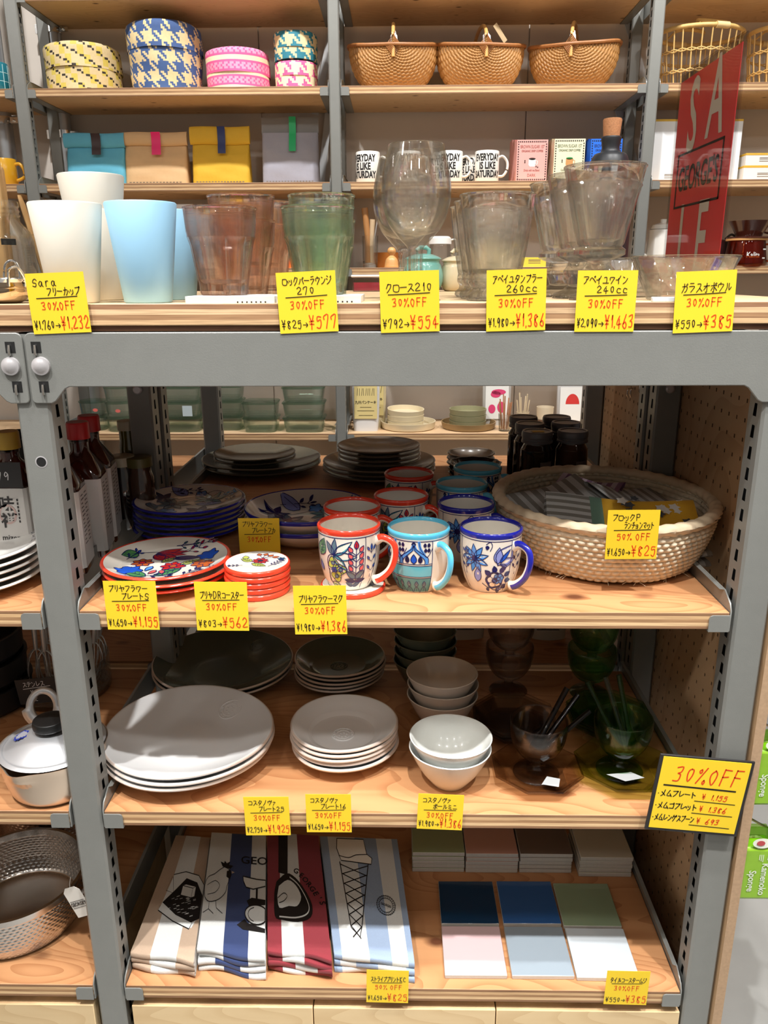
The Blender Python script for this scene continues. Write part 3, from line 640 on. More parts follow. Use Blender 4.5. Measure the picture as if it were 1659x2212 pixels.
def bee_tumbler(label, x, y):
    g = G(); h = .137; R = .0505
    out = [(0, 0), (.036, 0), (.0395, .004), (.0385, .009), (.034, .013), (.033, .018), (.0365, .024), (.0365, .03), (.0345, .036), (.041, .075), (R-.0008, h-.0042), (R+.0004, h-.003), (R+.0006, h-.0014), (R-.0003, h-.0003), (R-.0017, h), (R-.0032, h-.0006), (R-.0039, h-.002), (R-.0034, h-.004), (.0375, .075), (.030, .042), (.022, .036), (0, .035)]
    def rf(a, j): return 1+.035*abs(math.cos(4*a)) if 8 <= j <= 9 else (1+.03*math.cos(16*a) if 1 <= j <= 3 else 1)
    g.lathe(out, 96, rf=rf); bee(g, R, 0, h, lambda z: lerp(.0345, R, (z-.036)/.101))
    return tag(g.build('bee_tumbler', BEE, None, (x, y, ZT), ang=40), label, 'glass', 'clear flared tumblers with raised bees')
bee_tumbler('clear flared tumbler with raised bees at the front, beside the wine glasses', X_(1068, 645, .08), .08)
bee_tumbler('second clear bee tumbler, peeking out left behind the front one', X_(1050, 638, .185), .185)
bee_tumbler('third clear bee tumbler, farthest back of its row', X_(1036, 633, .285), .285)
def bee_goblet(label, x, y):
    g = G(); h = .172; R = .0535; z0 = .07
    out = [(0, 0), (.036, 0), (.0375, .003), (.034, .007), (.022, .012), (.0155, .02), (.018, .028), (.0225, .034), (.0225, .04), (.017, .046), (.016, .052), (.027, .056), (.0345, .060), (.0345, .066), (.029, .070), (.031, .074), (.0415, .12), (R-.0008, h-.0042), (R+.0004, h-.003), (R+.0006, h-.0014), (R-.0003, h-.0003), (R-.0017, h), (R-.0032, h-.0006), (R-.0039, h-.002), (R-.0034, h-.004), (.038, .12), (.026, .08), (.018, .076), (0, .075)]
    def rf(a, j): return 1+.035*abs(math.cos(4*a)) if 15 <= j <= 16 else (1+.03*math.cos(16*a) if 1 <= j <= 3 else 1)
    g.lathe(out, 96, rf=rf); bee(g, R, 0, h, lambda z: lerp(.031, R, (z-.074)/.098))
    return tag(g.build('bee_goblet', BEE, None, (x, y, ZT), ang=40), label, 'glass', 'clear stemmed goblets with raised bees')
bee_goblet('clear stemmed goblet with raised bees at the front, largest of three', X_(1288, 642, .09), .09)
bee_goblet('clear bee goblet in the middle of the row of three', X_(1247, 636, .19), .19)
bee_goblet('clear bee goblet farthest back and leftmost of the row', X_(1206, 631, .30), .30)
def bowl(label, x, y, R=.0705, h=.058):
    out = [(0, 0), (R*.62, 0), (R*.655, .002), (R*.66, .006), (R*.84, h*.55), (R-.0006, h-.004), (R+.0004, h-.0028), (R+.0004, h-.0012), (R-.0006, h-.0002), (R-.0018, h), (R-.003, h-.0008), (R-.0034, h-.0024), (R-.003, h-.004), (R*.80, h*.55), (R*.61, .010), (R*.55, .007), (0, .006)]
    g = G(); g.lathe(out, 72); return tag(g.build('glass_bowl', CLR, None, (x, y, ZT), ang=40), label, 'bowl', 'clear glass bowls on the top board')
bowl('clear slant-sided glass bowl at the front right of the top board', X_(1471, 646, .078), .078)
bowl('clear glass bowl behind the front one, nearest the red sign', X_(1362, 634, .245), .245)
bowl('clear glass bowl farthest back, mostly behind the goblets', X_(1316, 629, .40), .40)
g = G(); g.box(-.03, -.004, 0, .03, .004, .006); tag(g.build('shelf_tag', mat('pale_plastic', (214, 222, 232), .3), None, (X_(1455, 648, .012)-.0, .006, ZT), bevel=.001), 'small pale plastic strip under the front glass bowl', 'tag')

# red sale sign in an acrylic sleeve, seen edge-on towards the back
RED = mat('sale_red', (246, 62, 68), .4, coat=.3); OFFW = mat('sale_white', (232, 222, 206), .4); INKB = mat('ink_black', (22, 18, 18), .5)
ACR = glass('acrylic', (.99, .99, .99), .0, 0., .3)
SX = .53; ya, yb = U(1553, 598, X=SX).y, U(1432, 598, X=SX).y; zt_ = U(1597, 78, X=SX).z
sg = thing('sale_sign', 'tall red sale sign in a clear acrylic holder at the right end', 'sign', (SX, (ya+yb)/2, ZT)); hw = (yb-ya)/2; hs = zt_-ZT
g = G(); g.box(-.0006, -hw+.008, .003, .0006, hw-.004, hs-.012)
f = lambda u, v: (-.0012, -u, v)             # u to the right when read from the left side
zz = lambda py: U(1500, py, X=SX).z-ZT
S = hw*2
def tall(s, uc, zc, hgt, sx, m): text(g, s, hgt/.72, lambda x, y: f(uc+x, zc+y), m, align='CENTER', sx=sx, bold=.0028)
tall('S', -hw*.38, zz(257), .125*1.0, .62, 1); tall('A', hw*.36, zz(242), .125, .62, 1)
tall('L', -hw*.34, zz(523), .125, .62, 1); tall('E', hw*.30, zz(523), .125, .62, 1)
text(g, "GEORGE'S", .058, lambda x, y: f(x-.005, zz(382)+y), 2, sx=.74, bold=.0012)
for a, b in (((-hw*.80, .048), (hw*.74, .044)), ((-hw*.80, -.044), (hw*.74, -.048)), ((-hw*.80, -.048), (-hw*.76, .048)), ((hw*.70, -.048), (hw*.74, .048))):
    z0 = zz(382); g.add([f(a[0], z0+a[1]), f(b[0], z0+a[1]), f(b[0], z0+b[1]), f(a[0], z0+b[1])], [(0, 1, 2, 3)], 2)
g.build('red_paper', [RED, OFFW, INKB], sg, normals=False)
for s in (-1, 1):
    g = G(); x0, x1 = sorted((s*.0018, s*.0036)); g.box(x0, -hw, 0, x1, hw, hs); g.build('acrylic_sheet', ACR, sg)
g = G(); g.box(-.0036, -hw-.002, 0, .0036, -hw, hs); g.box(-.03, -hw, 0, .03, hw, .0018); g.build('acrylic_base', ACR, sg)

# cork-stoppered black bottle, lidded pots and a box further back on the top board
def at_top(px, Y, py=630): return (X_(px, py, Y), Y, ZT)
b = thing('oil_bottle', 'matt black round-shouldered bottle with a cork behind the goblets', 'bottle', at_top(1297, .46))
s = (X_(1345, 362, .46)-X_(1250, 362, .46))/2; zsh, zn, ztop, zc = Zr(1297, 362, .46), Zr(1297, 330, .46), Zr(1297, 296, .46), Zr(1297, 257, .46); rn = half(1280, 1323, 300, .46)
g = G(); g.lathe(smooth_prof([(0, 0), (s*.9, 0), (s*1.08, .01), (s*1.12, zsh*.5), (s*1.05, zsh*.88), (s*.78, zsh+.017), (rn*1.05, zn), (rn*.88, zn+.008), (rn, ztop-.002), (rn*.85, ztop), (rn*.7, ztop-.004), (rn*.7, ztop-.03), (0, ztop-.03)], 4), 48)
for i in range(3):
    a = -PI/2+(i-1)*.55
g.build('body', mat('black_clay', (44, 46, 50), .42), b, ang=60)
g = G(); g.lathe([(0, ztop-.03), (rn*.66, ztop-.03), (rn*.94, zc-.002), (rn*.88, zc), (0, zc)], 24); g.build('cork', mat('cork', (176, 122, 82), .85, 0, .35, 260, .4, 300), b)
def pot(label, px, Y, R, H, m, mk, knob=True, ml=None):
    t = thing('lidded_pot', label, 'pot', at_top(px, Y))
    g = G(); g.lathe(smooth_prof([(0, 0), (R*.62, 0), (R*.9, H*.15), (R, H*.45), (R*.9, H*.8), (R*.82, H*.9), (R*.82, H), (R*.78, H), (R*.74, H*.7), (0, H*.1)], 4), 40); g.build('body', m, t, ang=60)
    l = G(); l.lathe(smooth_prof([(0, H*1.0), (R*.8, H*1.0), (R*.9, H*1.02), (R*.86, H*1.06), (R*.5, H*1.16), (0, H*1.2)], 3), 40); l.build('lid', ml or m, t, ang=60)
    if knob: k = G(); k.tube([(-R*.28, 0, H*1.17), (-R*.3, 0, H*1.3), (-R*.15, 0, H*1.38), (R*.15, 0, H*1.38), (R*.3, 0, H*1.3), (R*.28, 0, H*1.17)], .0045, 8); k.build('lid_handle', m, t)
    return t
pot('turquoise lidded pot behind the wine glasses', 913, .74, .044, .066, mat('pot_green', (112, 168, 158), .22, coat=.3), None)
pot('cream lidded jar right of the turquoise pot', 985, .76, .036, .062, mat('pot_beige', (206, 192, 160), .25, coat=.3), None)
t = thing('food_box', 'clear plastic box of dark red filling with a white lid, behind the green tumblers', 'box', at_top(812, .80))
g = G(); w_, d_, h_ = half(765, 862, 600, .80), .04, Zr(800, 598, .76); g.box(-w_, -d_, 0, w_, d_, h_*.96); g.build('tub', glass('tub_clear', (.95, .9, .92), .1), t, bevel=.003)
g = G(); g.box(-w_+.003, -d_+.003, .002, w_-.003, d_-.003, h_*.62); g.build('filling', mat('red_filling', (150, 44, 58), .4, 0, .3, 90), t)
g = G(); g.box(-w_-.003, -d_-.003, h_*.97, w_+.003, d_+.003, h_*1.14); g.build('lid', mat('lid_white', (226, 222, 224), .35), t, bevel=.002)

# left end: glass jar of wooden utensils, small pan, measuring glass with a wooden stick
BAMB = mat('bamboo', (214, 172, 116), .5, 0, .14, 30)
t = thing('glass_jar', 'large clear screw-neck glass jar at the far left of the top board', 'jar', (X_(8, 640, .15), .15, ZT))
hj = Zr(10, 430, .12); Rj = X_(72, 560, .15)-X_(8, 640, .15)
g = G(); g.lathe([(0, 0), (Rj-.004, 0), (Rj, .005), (Rj, hj*.60), (Rj*.93, hj*.70), (Rj*.70, hj*.80), (Rj*.68, hj*.84), (Rj*.72, hj*.86), (Rj*.68, hj*.88), (Rj*.72, hj*.905), (Rj*.68, hj*.93), (Rj*.72, hj*.95), (Rj*.70, hj), (Rj*.66, hj), (Rj*.65, hj*.82), (Rj*.9, hj*.69), (Rj-.003, hj*.58), (Rj-.003, .01), (0, .008)], 56); g.build('jar_body', CLR, t, ang=40)
g = G(); zc = Zr(50, 492, .1); P = [(Rj*math.cos(a)*1.003, Rj*math.sin(a)*1.003, z) for z in (hj*.56, hj*.62) for a in (-1.0, -.8, -.6)]; g.add(P, [(0, 1, 4, 3), (1, 2, 5, 4)]); g.build('black_label', M_BLACK, t)
def slat(label, px0, px1, pyt, Y, z0=.012, th=.012, lean=0, nm='wooden_spatula'):
    x0, x1 = X_(px0, 560, Y), X_(px1, 560, Y); zt2 = Zr((px0+px1)/2, pyt, Y); w2 = (x1-x0)/2
    g = G(); P = [(-w2*.55, 0), (w2*.55, 0), (w2*.6, zt2*.5), (w2, zt2*.62), (w2, zt2*.97), (w2*.8, zt2), (-w2*.8, zt2), (-w2, zt2*.97), (-w2, zt2*.62), (-w2*.6, zt2*.5)]
    g.prism(P, lambda a, b, t_: (a+lean*b, t_, b), th)
    return tag(g.build(nm, BAMB, None, ((x0+x1)/2, Y, ZT+z0), bevel=.002), label, 'spatula', 'wooden utensils in the jar')
slat('wide pale wooden spatula standing in the large jar at the far left', -16, 21, 340, .145)
slat('narrower wooden utensil behind the wide spatula in the large jar', 6, 30, 378, .17, th=.008)
t = thing('measuring_glass', 'slim clear measuring glass between the large jar and the white cup', 'glass', (X_(92, 638, .20), .20, ZT))
hm = Zr(80, 508, .20); g = G(); g.lathe([(0, 0), (.018, 0), (.0185, .003), (.021, hm-.001), (.0205, hm), (.0195, hm-.001), (.017, .006), (0, .005)], 40); g.build('vessel', CLR, t)
g = G()
for i in range(14): zq = hm*.35+i*.0035; a0 = -1.9; P = [(.0208*math.cos(a0+k*.12), .0208*math.sin(a0+k*.12), zq+dz) for dz in (0, .0007) for k in range(3 if i % 3 else 5)]; n = len(P)//2; g.add(P, [(k, k+1, n+k+1, n+k) for k in range(n-1)])
g.build('scale_marks', mat('grey_ink', (110, 106, 100), .6), t)
g = G(); a = Vector((X_(104, 590, .2)-X_(92, 638, .2), 0, .012)); bq = Vector((X_(42, 425, .2)-X_(92, 638, .2), 0, Zr(42, 422, .2)))
g.tube([a, a.lerp(bq, .5), a.lerp(bq, .9), bq], [.0075, .008, .0085, .005], 12, flat=.4); tag(g.build('wooden_stick', BAMB, None, (X_(92, 638, .20), .20, ZT)), 'rounded wooden stick leaning out of the slim measuring glass', 'stick')
t = thing('small_pan', 'small polished steel casserole with wire loop handles at the far left edge', 'pan', (X_(10, 652, .05), .05, ZT))
Rp = X_(60, 620, .05)-X_(10, 652, .05); hp = Zr(10, 603, .0); g = G(); g.lathe(smooth_prof([(0, 0), (Rp*.5, 0), (Rp*.8, .004), (Rp*.98, hp*.45), (Rp, hp*.85), (Rp*1.03, hp), (Rp*.98, hp), (Rp*.93, hp*.5), (0, .004)], 4), 48); g.build('pan_body', mat('polished_steel', (214, 190, 160), .08, 1.), t, ang=60)
l = G(); l.lathe([(Rp*.99, hp*.86), (Rp*1.0, hp*.86), (Rp*1.06, hp*1.0), (Rp*1.03, hp*1.05), (Rp*.6, hp*1.12), (0, hp*1.15), (0, hp*1.1), (Rp*.6, hp*1.07)], 48); l.build('lid', M_CHROME, t)
for sg_ in (1,):
    k = G(); k.tube(smooth_prof([(Rp*.62, -Rp*.76, hp*.72), (Rp*.68, -Rp*.85, hp*1.0), (Rp*.80, -Rp*.95, hp*1.4), (Rp*.98, -Rp*.6, hp*1.45), (Rp*1.06, -.3*Rp, hp*1.0), (Rp*.99, -.24*Rp, hp*.7)], 5), .0019, 8); k.build('handle', M_CHROME, t)
    k = G(); k.tube(smooth_prof([(Rp*.25, -Rp*.3, hp*1.1), (Rp*.4, -Rp*.35, hp*1.6), (Rp*.66, -Rp*.35, hp*1.75), (Rp*.9, -Rp*.4, hp*1.55), (Rp*.95, -Rp*.45, hp*1.0)], 5), .0016, 8); k.build('lid_handle', M_CHROME, t)
# ---------------------------------------------------------------- goods on the wall rack
def wx(px, py, Y): return U(px, py, Y=Y).x
# plaited lidded boxes: every strand crossing is a face with its own straw colour
STR = {k: mat('straw_'+k, v, .7, 0, .12, 160) for k, v in dict(cream=(226, 204, 156), pale=(236, 220, 184), yellow=(222, 200, 96), black=(58, 50, 44), blue=(66, 94, 146), navy=(52, 70, 118), pink=(226, 92, 148), rose=(236, 150, 180), teal=(40, 120, 138), white=(238, 226, 202)).items()}
SK = list(STR)
def hound(a, b, p, k=2):
    def f(i, j):
        warp = (i+j) % (2*k) < k
        return SK.index(a if ((i % (2*p) < p) if warp else (j % (2*p) < p)) else b)
    return f
def f_yellow(i, j):
    q = (i+j*2) % 12
    if q in (0,) or (q == 1 and j % 2): return SK.index('black')
    return SK.index('yellow' if (i//3+j//4) % 3 == 0 else 'cream')
def f_pink(i, j):
    r = j % 7
    if r in (0, 3): return SK.index('pink')
    if r in (4, 5, 6): return SK.index('pink' if (i+(r == 5)) % 3 == 0 else 'rose')
    return SK.index('pale')
def plaited(label, xl, xr, yt, yb, Y, zb, pat, seam, cell=.006, taper=1., R=None, cx=None):
    R = R or (wx(xr, yb-20, Y)-wx(xl, yb-20, Y))/2; cx = wx((xl+xr)/2, yb-15, Y) if cx is None else cx
    h = U((xl+xr)/2, yt, Y=Y-R*.4).z-zb; t = thing('plaited_box', label, 'box', (cx, Y, zb), group='plaited lidded boxes')
    n = max(24, int(2*PI*R/cell)//4*4); 
    def rows(z0, z1, r0, r1): 
        k = max(2, int((z1-z0)/cell)); return [(lerp(r0, r1, i/k), lerp(z0, z1, i/k)) for i in range(k+1)]
    def wob(a, j): return 1+.012*math.sin(3*a+j*.4)+.006*math.sin(7*a)
    hs = h*seam; g = G(); g.lathe([(R*.5*taper, 0)]+rows(.002, hs+.01, R*taper*.985, R*.975), n, rf=wob, pat=pat); g.build('basket_body', [STR[k] for k in SK], t, ang=20)
    l = G(); rim = R*1.0
    l.lathe(rows(hs, h*.90, rim, R*.99)+[(R*.97, h*.95), (R*.90, h*.985), (R*.78, h), (R*.6, h*1.0), (R*.4, h*1.002), (R*.2, h*1.003), (0, h*1.003)], n, rf=wob, pat=lambda i, j: pat(i+2, j+3)); l.build('basket_lid', [STR[k] for k in SK], t, ang=20)
    return t, h, R, cx
plaited('round plaited box in cream and yellow with black flecks', 105, 262, 97, 187, 1.79, ZA, f_yellow, .48, .0062)
plaited('tallest plaited box, blue and cream houndstooth pattern', 282, 440, 50, 185, 1.79, ZA, hound('blue', 'cream', 5, 2), .60, .0055, .93)
plaited('round plaited box with pink and cream stripes', 447, 583, 108, 183, 1.79, ZA, f_pink, .42, .006)
t, h, R, cx = plaited('small pink and cream plaited box, under the teal one', 594, 686, 134, 183, 1.78, ZA, hound('pink', 'pale', 4, 2), .5, .006)
plaited('small teal and cream plaited box stacked on the pink one', 592, 687, 70, 133, 1.78, ZA+h*1.004, hound('teal', 'cream', 4, 2), .42, .006, R=R*1.02, cx=cx)

# wicker baskets with an arched handle running front to back
WICK = mat('wicker', (176, 128, 72), .45, 0, .28, 90, .2, 400); WICKD = mat('wicker_dark', (160, 104, 56), .5, 0, .3, 120)
def wicker_mesh(W=.140, D=.105, H=.118):
    def surf(u, v, off=0):
        a = 2*PI*u; q = v                            # v: 0 rim .. 1 bottom
        ph = q*PI/2; rr = math.cos(ph)**.55 if q < .995 else 0
        sx = W*(1-.10*0)*rr*(1+.035*math.sin(q*PI)); sy = D*rr*(1+.05*math.sin(q*PI))
        dip = .018*(abs(math.cos(a))**3)*(1-q)
        return Vector((sx*math.cos(a), sy*math.sin(a), H*(1-math.sin(ph)**1.25)+dip))
    NU, NV = 420, 110; g = G()
    def fn(u, v):
        p = surf(u, v); a = 2*PI*u; s = 1 if math.sin(a) > 0 else -1
        ear = Vector((0, s*D, H+.0)); d = p-ear; rho = math.sqrt(d.x**2*.9+d.y**2+d.z**2*1.25); fi = math.atan2(-d.z+.004, d.x)
        rib = int((fi+PI)*7); w_ = math.sin(2*PI*rho/.0100+ (PI if rib % 2 else 0)); over = abs(math.sin((fi+PI)*7*PI)) 
        n = Vector((p.x/W**2, p.y/D**2, (p.z-H*.6)/H**2*.6)).normalized()
        return p+n*(.0026*w_*over**.5)
    g.grid(fn, NU, NV)
    return g
wick = {}
def wicker(label, px, Y, rz=0., hh=.196, sc=1., tagtilt=0):
    t = thing('wicker_basket', label, 'basket', (wx(px, 160, Y), Y, ZA), rz, 'wicker baskets with arched handles')
    if not wick:
        g = wicker_mesh(); wick['m'] = g.build('basket_body', WICK, t, ang=70, normals=True)
    else:
        o = wick['m'].copy(); C.objects.link(o); o.parent = t
    D, H = .105, .118
    r = G(); pts = [(.144*math.cos(a), .109*math.sin(a), H+.002+.018*abs(math.cos(a))**3) for a in [2*PI*i/48 for i in range(48)]]; r.tube(pts, .0052, 8, closed=True)
    r.build('basket_rim', WICKD, t)
    r = G(); r.tube([(0, -D-.003, H*.72)]+[(0, -math.cos(PI*i/20)*D*1.0, H+(hh-H)*math.sin(PI*i/20)**.7) for i in range(21)]+[(0, D+.003, H*.72)], .0058, 10); r.build('handle', mat('cane', (206, 158, 92), .4, 0, .2, 60), t)
    for s in (-1, 1):
        e = G()
        for k in range(1, 6):
            q = .0045*k; P = [(q*1.0, s*(D+.006-.0006*k), H-.002), (0, s*(D+.006-.0006*k), H-.002+q*1.35), (-q, s*(D+.006-.0006*k), H-.002), (0, s*(D+.006-.0006*k), H-.002-q*1.35)]; e.tube(P, .0024, 6, closed=True)
        e.build('woven_ear', WICKD, t)
    k = G(); zt0 = H-.004
    k.grid(lambda u, v: Vector((.0085*math.cos(2*PI*u)+.006*v*u, -D*.93+.012+.0085*math.sin(2*PI*u), zt0+.04*(1-v)+.006*math.sin(9*u))), 16, 6); k.add([(.004, -D, zt0+.005), (.014, -D-.001, zt0-.004), (.012, -D, zt0+.03), (.004, -D, zt0+.038)], [(0, 1, 2, 3)]); k.build('paper_wrap', mat('tissue', (232, 232, 232), .8), t)
    return t
wicker('brown wicker basket with thin arched handle, nearest the middle wall-rack post', 850, 1.79)
tb2 = wicker('brown wicker basket in the middle of three, a long paper tag hanging out', 1035, 1.80, .10, .190)
g = G(); g.box(-.007, -.0006, -.03, .007, .0006, .03); g.build('paper_tag', mat('kraft', (206, 180, 140), .8), tb2, (.045, -.09, .155), (.3, -.75, 0))
wicker('brown wicker basket nearest the right wall-rack post, handle turned', 1237, 1.80, -.28, .198)
# open rattan baskets
RAT = mat('rattan', (208, 170, 104), .45, 0, .2, 80)
def rattan(label, px, Y, W=.135, D=.115, H=.165):
    t = thing('rattan_basket', label, 'basket', (wx(px, 150, Y), Y, ZA), .25, 'open rattan baskets')
    ring = lambda z, k=1., n=40: [(W*k*math.cos(2*PI*i/n), D*k*math.sin(2*PI*i/n), z) for i in range(n)]
    g = G(); g.tube(ring(H), .0065, 10, closed=True); g.build('top_ring', RAT, t)
    g = G(); g.tube(ring(.006, .86), .006, 8, closed=True)
    for i in range(-5, 6): x = W*.84*i/6; y = D*.84*math.sqrt(1-(i/6)**2); g.tube([(x, -y, .006), (x, y, .006)], .003, 6)
    g.build('base', RAT, t)
    g = G()
    for i in range(28): a = 2*PI*i/28; g.tube([(W*.86*math.cos(a), D*.86*math.sin(a), .006), (W*.95*math.cos(a), D*.95*math.sin(a), H*.5), (W*math.cos(a), D*math.sin(a), H)], .0022, 6)
    g.build('upright_canes', RAT, t)
    for z in (H*.28, H*.62):
        g = G(); k = .86+.14*z/H; n = 84
        for s in (0, 1): g.tube([((W*k+.003)*math.cos(2*PI*i/n), (D*k+.003)*math.sin(2*PI*i/n), z+(.0042 if s else -.0042)*math.cos(28*PI*i/n*1.0)) for i in range(n)], .002, 6, closed=True)
        g.build('woven_band', RAT, t)
    for s in (-1, 1):
        g = G(); g.tube(smooth_prof([(-W*.5, s*D*.86, H), (-W*.42, s*D*.7, H+.012), (-W*.3, s*D*.45, H+.026), (W*.3, s*D*.45, H+.026), (W*.42, s*D*.7, H+.012), (W*.5, s*D*.86, H)], 4), [.003]*7+[.006]*7+[.003]*7, 8); g.build('swing_handle', RAT, t)
        g = G(); g.tube([(-W*.16, s*D*.99, H), (W*.16, s*D*.99, H)], .0095, 10); g.build('wrapped_grip', mat('rattan_pale', (224, 196, 140), .5), t)
    return t
rattan('pale open rattan basket with swing handles, behind the red sign', 1505, 1.80)
rattan('pale open rattan basket at the far right edge of the wall shelf', 1702, 1.80)

# paper coffee bags with a rolled top and a strip of tape
def paper_bag(label, xl, xr, yt, ym, yb, tp, col, tape, Y=1.76, roll=True):
    x0, x1 = wx(xl, yb-20, Y), wx(xr, yb-20, Y); w_ = (x1-x0)/2; zt2 = U((xl+xr)/2, yt, Y=Y).z-ZB_; zm = U((xl+xr)/2, ym, Y=Y).z-ZB_; d = .036
    m = mat('paper_'+'_'.join(map(str, col)), col, .75, 0, .04, 60, .25, 90)
    t = thing('paper_bag', label, 'bag', ((x0+x1)/2, Y+.04, ZB_), group='folded paper bags')
    def fn(u, v):
        a = 2*PI*u; c, s = math.cos(a), math.sin(a); p = .16
        sq = (abs(c)**8+abs(s)**8)**(-1/8); z = v*zm; pinch = 1-v**2*.72
        wr = .0016*math.sin(9*u*PI+4*v)*math.sin(5*v*PI)
        return Vector((w_*(1-.02*v)*c*sq, (d*pinch)*s*sq+wr-.0*v, z+.001))
    g = G(); g.grid(fn, 48, 14); g.build('bag_body', m, t, ang=60)
    g = G()
    if roll: g.grid(lambda u, v: Vector((w_*1.03*(2*u-1), -.013+.012*math.cos(2*PI*v)*.9-.0*u, lerp(zm, zt2, .5)+(zt2-zm)*.52*math.sin(2*PI*v)+.0015*math.sin(7*u))), 14, 16)
    else: g.grid(lambda u, v: Vector((w_*1.0*(2*u-1), -.0015+.003*(v-.5)+.001*math.sin(8*u), lerp(zm-.004, zt2, v))), 14, 6)
    g.build('rolled_top', m if roll else mat('paper_clear_top', (120, 118, 116), .5), t)
    ta, tb_ = wx(tp[0], tp[2]+20, Y-.02)-t.location.x, wx(tp[1], tp[2]+20, Y-.02)-t.location.x; z0 = U(tp[0], tp[3], Y=Y).z-ZB_; z1 = U(tp[0], tp[2], Y=Y).z-ZB_
    g = G(); dx = (tb_-ta)
    path = [(-.030 if roll else -.012, z1), (-.0262 if roll else -.0042, lerp(z1, z0, .15)), (-.0262 if roll else -.012, zm+.002), (-.0300, zm-.006), (-.0335, z0)] if roll else [(-.0075, z1), (-.009, zm+.004), (-.0135, zm-.006), (-.026, lerp(zm, z0, .6)), (-.031, z0)]
    V = []
    for (y, z) in path: V += [(ta, y-.0012-(0.0035 if not roll else .0015), z), (tb_, y-.0012-(0.0035 if not roll else .0015), z)]
    g.add(V, [(2*i, 2*i+1, 2*i+3, 2*i+2) for i in range(len(path)-1)]); g.build('tape', mat('tape_'+str(tape[0]), tape, .5), t)
    g = G()
    for i in range(16):
        u0 = -w_*.85+i*w_*1.7/16; g.add([(u0, -d-.0022, .013), (u0+w_*.07, -d-.0022, .013), (u0+w_*.07, -d-.0022, .016), (u0, -d-.0022, .016)], [(0, 1, 2, 3)])
    g.build('printed_line', mat('print_grey', (120, 108, 96), .7), t)
paper_bag('turquoise paper bag with a dark brown tape strip', 141, 268, 285, 316, 390, (190, 210, 287, 334), (92, 172, 200), (52, 32, 32))
paper_bag('tan paper bag with a bright pink tape strip', 267, 403, 283, 312, 388, (321, 341, 284, 334), (206, 172, 128), (226, 30, 110), Y=1.765)
paper_bag('mustard yellow paper bag with a navy tape strip', 413, 538, 271, 309, 388, (465, 482, 272, 331), (206, 166, 44), (28, 42, 96))
paper_bag('grey paper bag with a green tape strip', 565, 688, 248, 284, 388, (620, 635, 248, 326), (150, 150, 162), (24, 172, 104), roll=False)

# white mugs with black lettering
def word_mug(label, px, Y, rot=0., xoff=0.):
    R = .0385; H = .092; t = thing('lettered_mug', label, 'mug', (wx(px, 380, Y), Y, ZB_), group='white mugs with black lettering')
    g = G(); g.lathe([(0, .002), (R*.86, .002), (R*.88, 0), (R*.95, 0), (R, .004), (R, H-.002), (R-.0015, H), (R-.0035, H-.002), (R-.0035, .008), (0, .006)], 48)
    def f(x, y): a = -PI/2+rot+x/R; return ((R+.0004)*math.cos(a), (R+.0004)*math.sin(a), H*.5+y)
    for s, y, k in (('EVERYDAY', .0245, .62), ('IS LIKE', .0, .66), ('SATURDAY', -.0245, .62)): text(g, s, .0285, (lambda a, b, y=y: f(a, b+y)), 1, .0011, k)
    g.build('mug_body', [mat('mug_white', (236, 232, 224), .2, coat=.3), INKB], t, ang=50)
    k = G(); k.tube(smooth_prof([(R-.002, 0, H*.80), (R+.012, 0, H*.84), (R+.026, 0, H*.66), (R+.026, 0, H*.42), (R+.014, 0, H*.22), (R-.002, 0, H*.20)], 5), .0052, 10, flat=.8); k.build('handle', MATS['mug_white'], t)
    return t
word_mug('white lettered mug leftmost in the front row, just right of the middle wall-rack post', 795, 1.70, -.45)
word_mug('white lettered mug second from left in the front row', 883, 1.70, -.15)
word_mug('white lettered mug third from left in the front row', 973, 1.70, -.35)
word_mug('white lettered mug at the right end of its front row, all words showing', 1051, 1.70, -.05)
word_mug('white lettered mug in the back row, left of its front second mug', 868, 1.80, -.6)
word_mug('white lettered mug in the back row, showing left of the third mug', 950, 1.80, -.5)
word_mug('white lettered mug in the back row, showing left of the last front mug', 1020, 1.80, -.5)

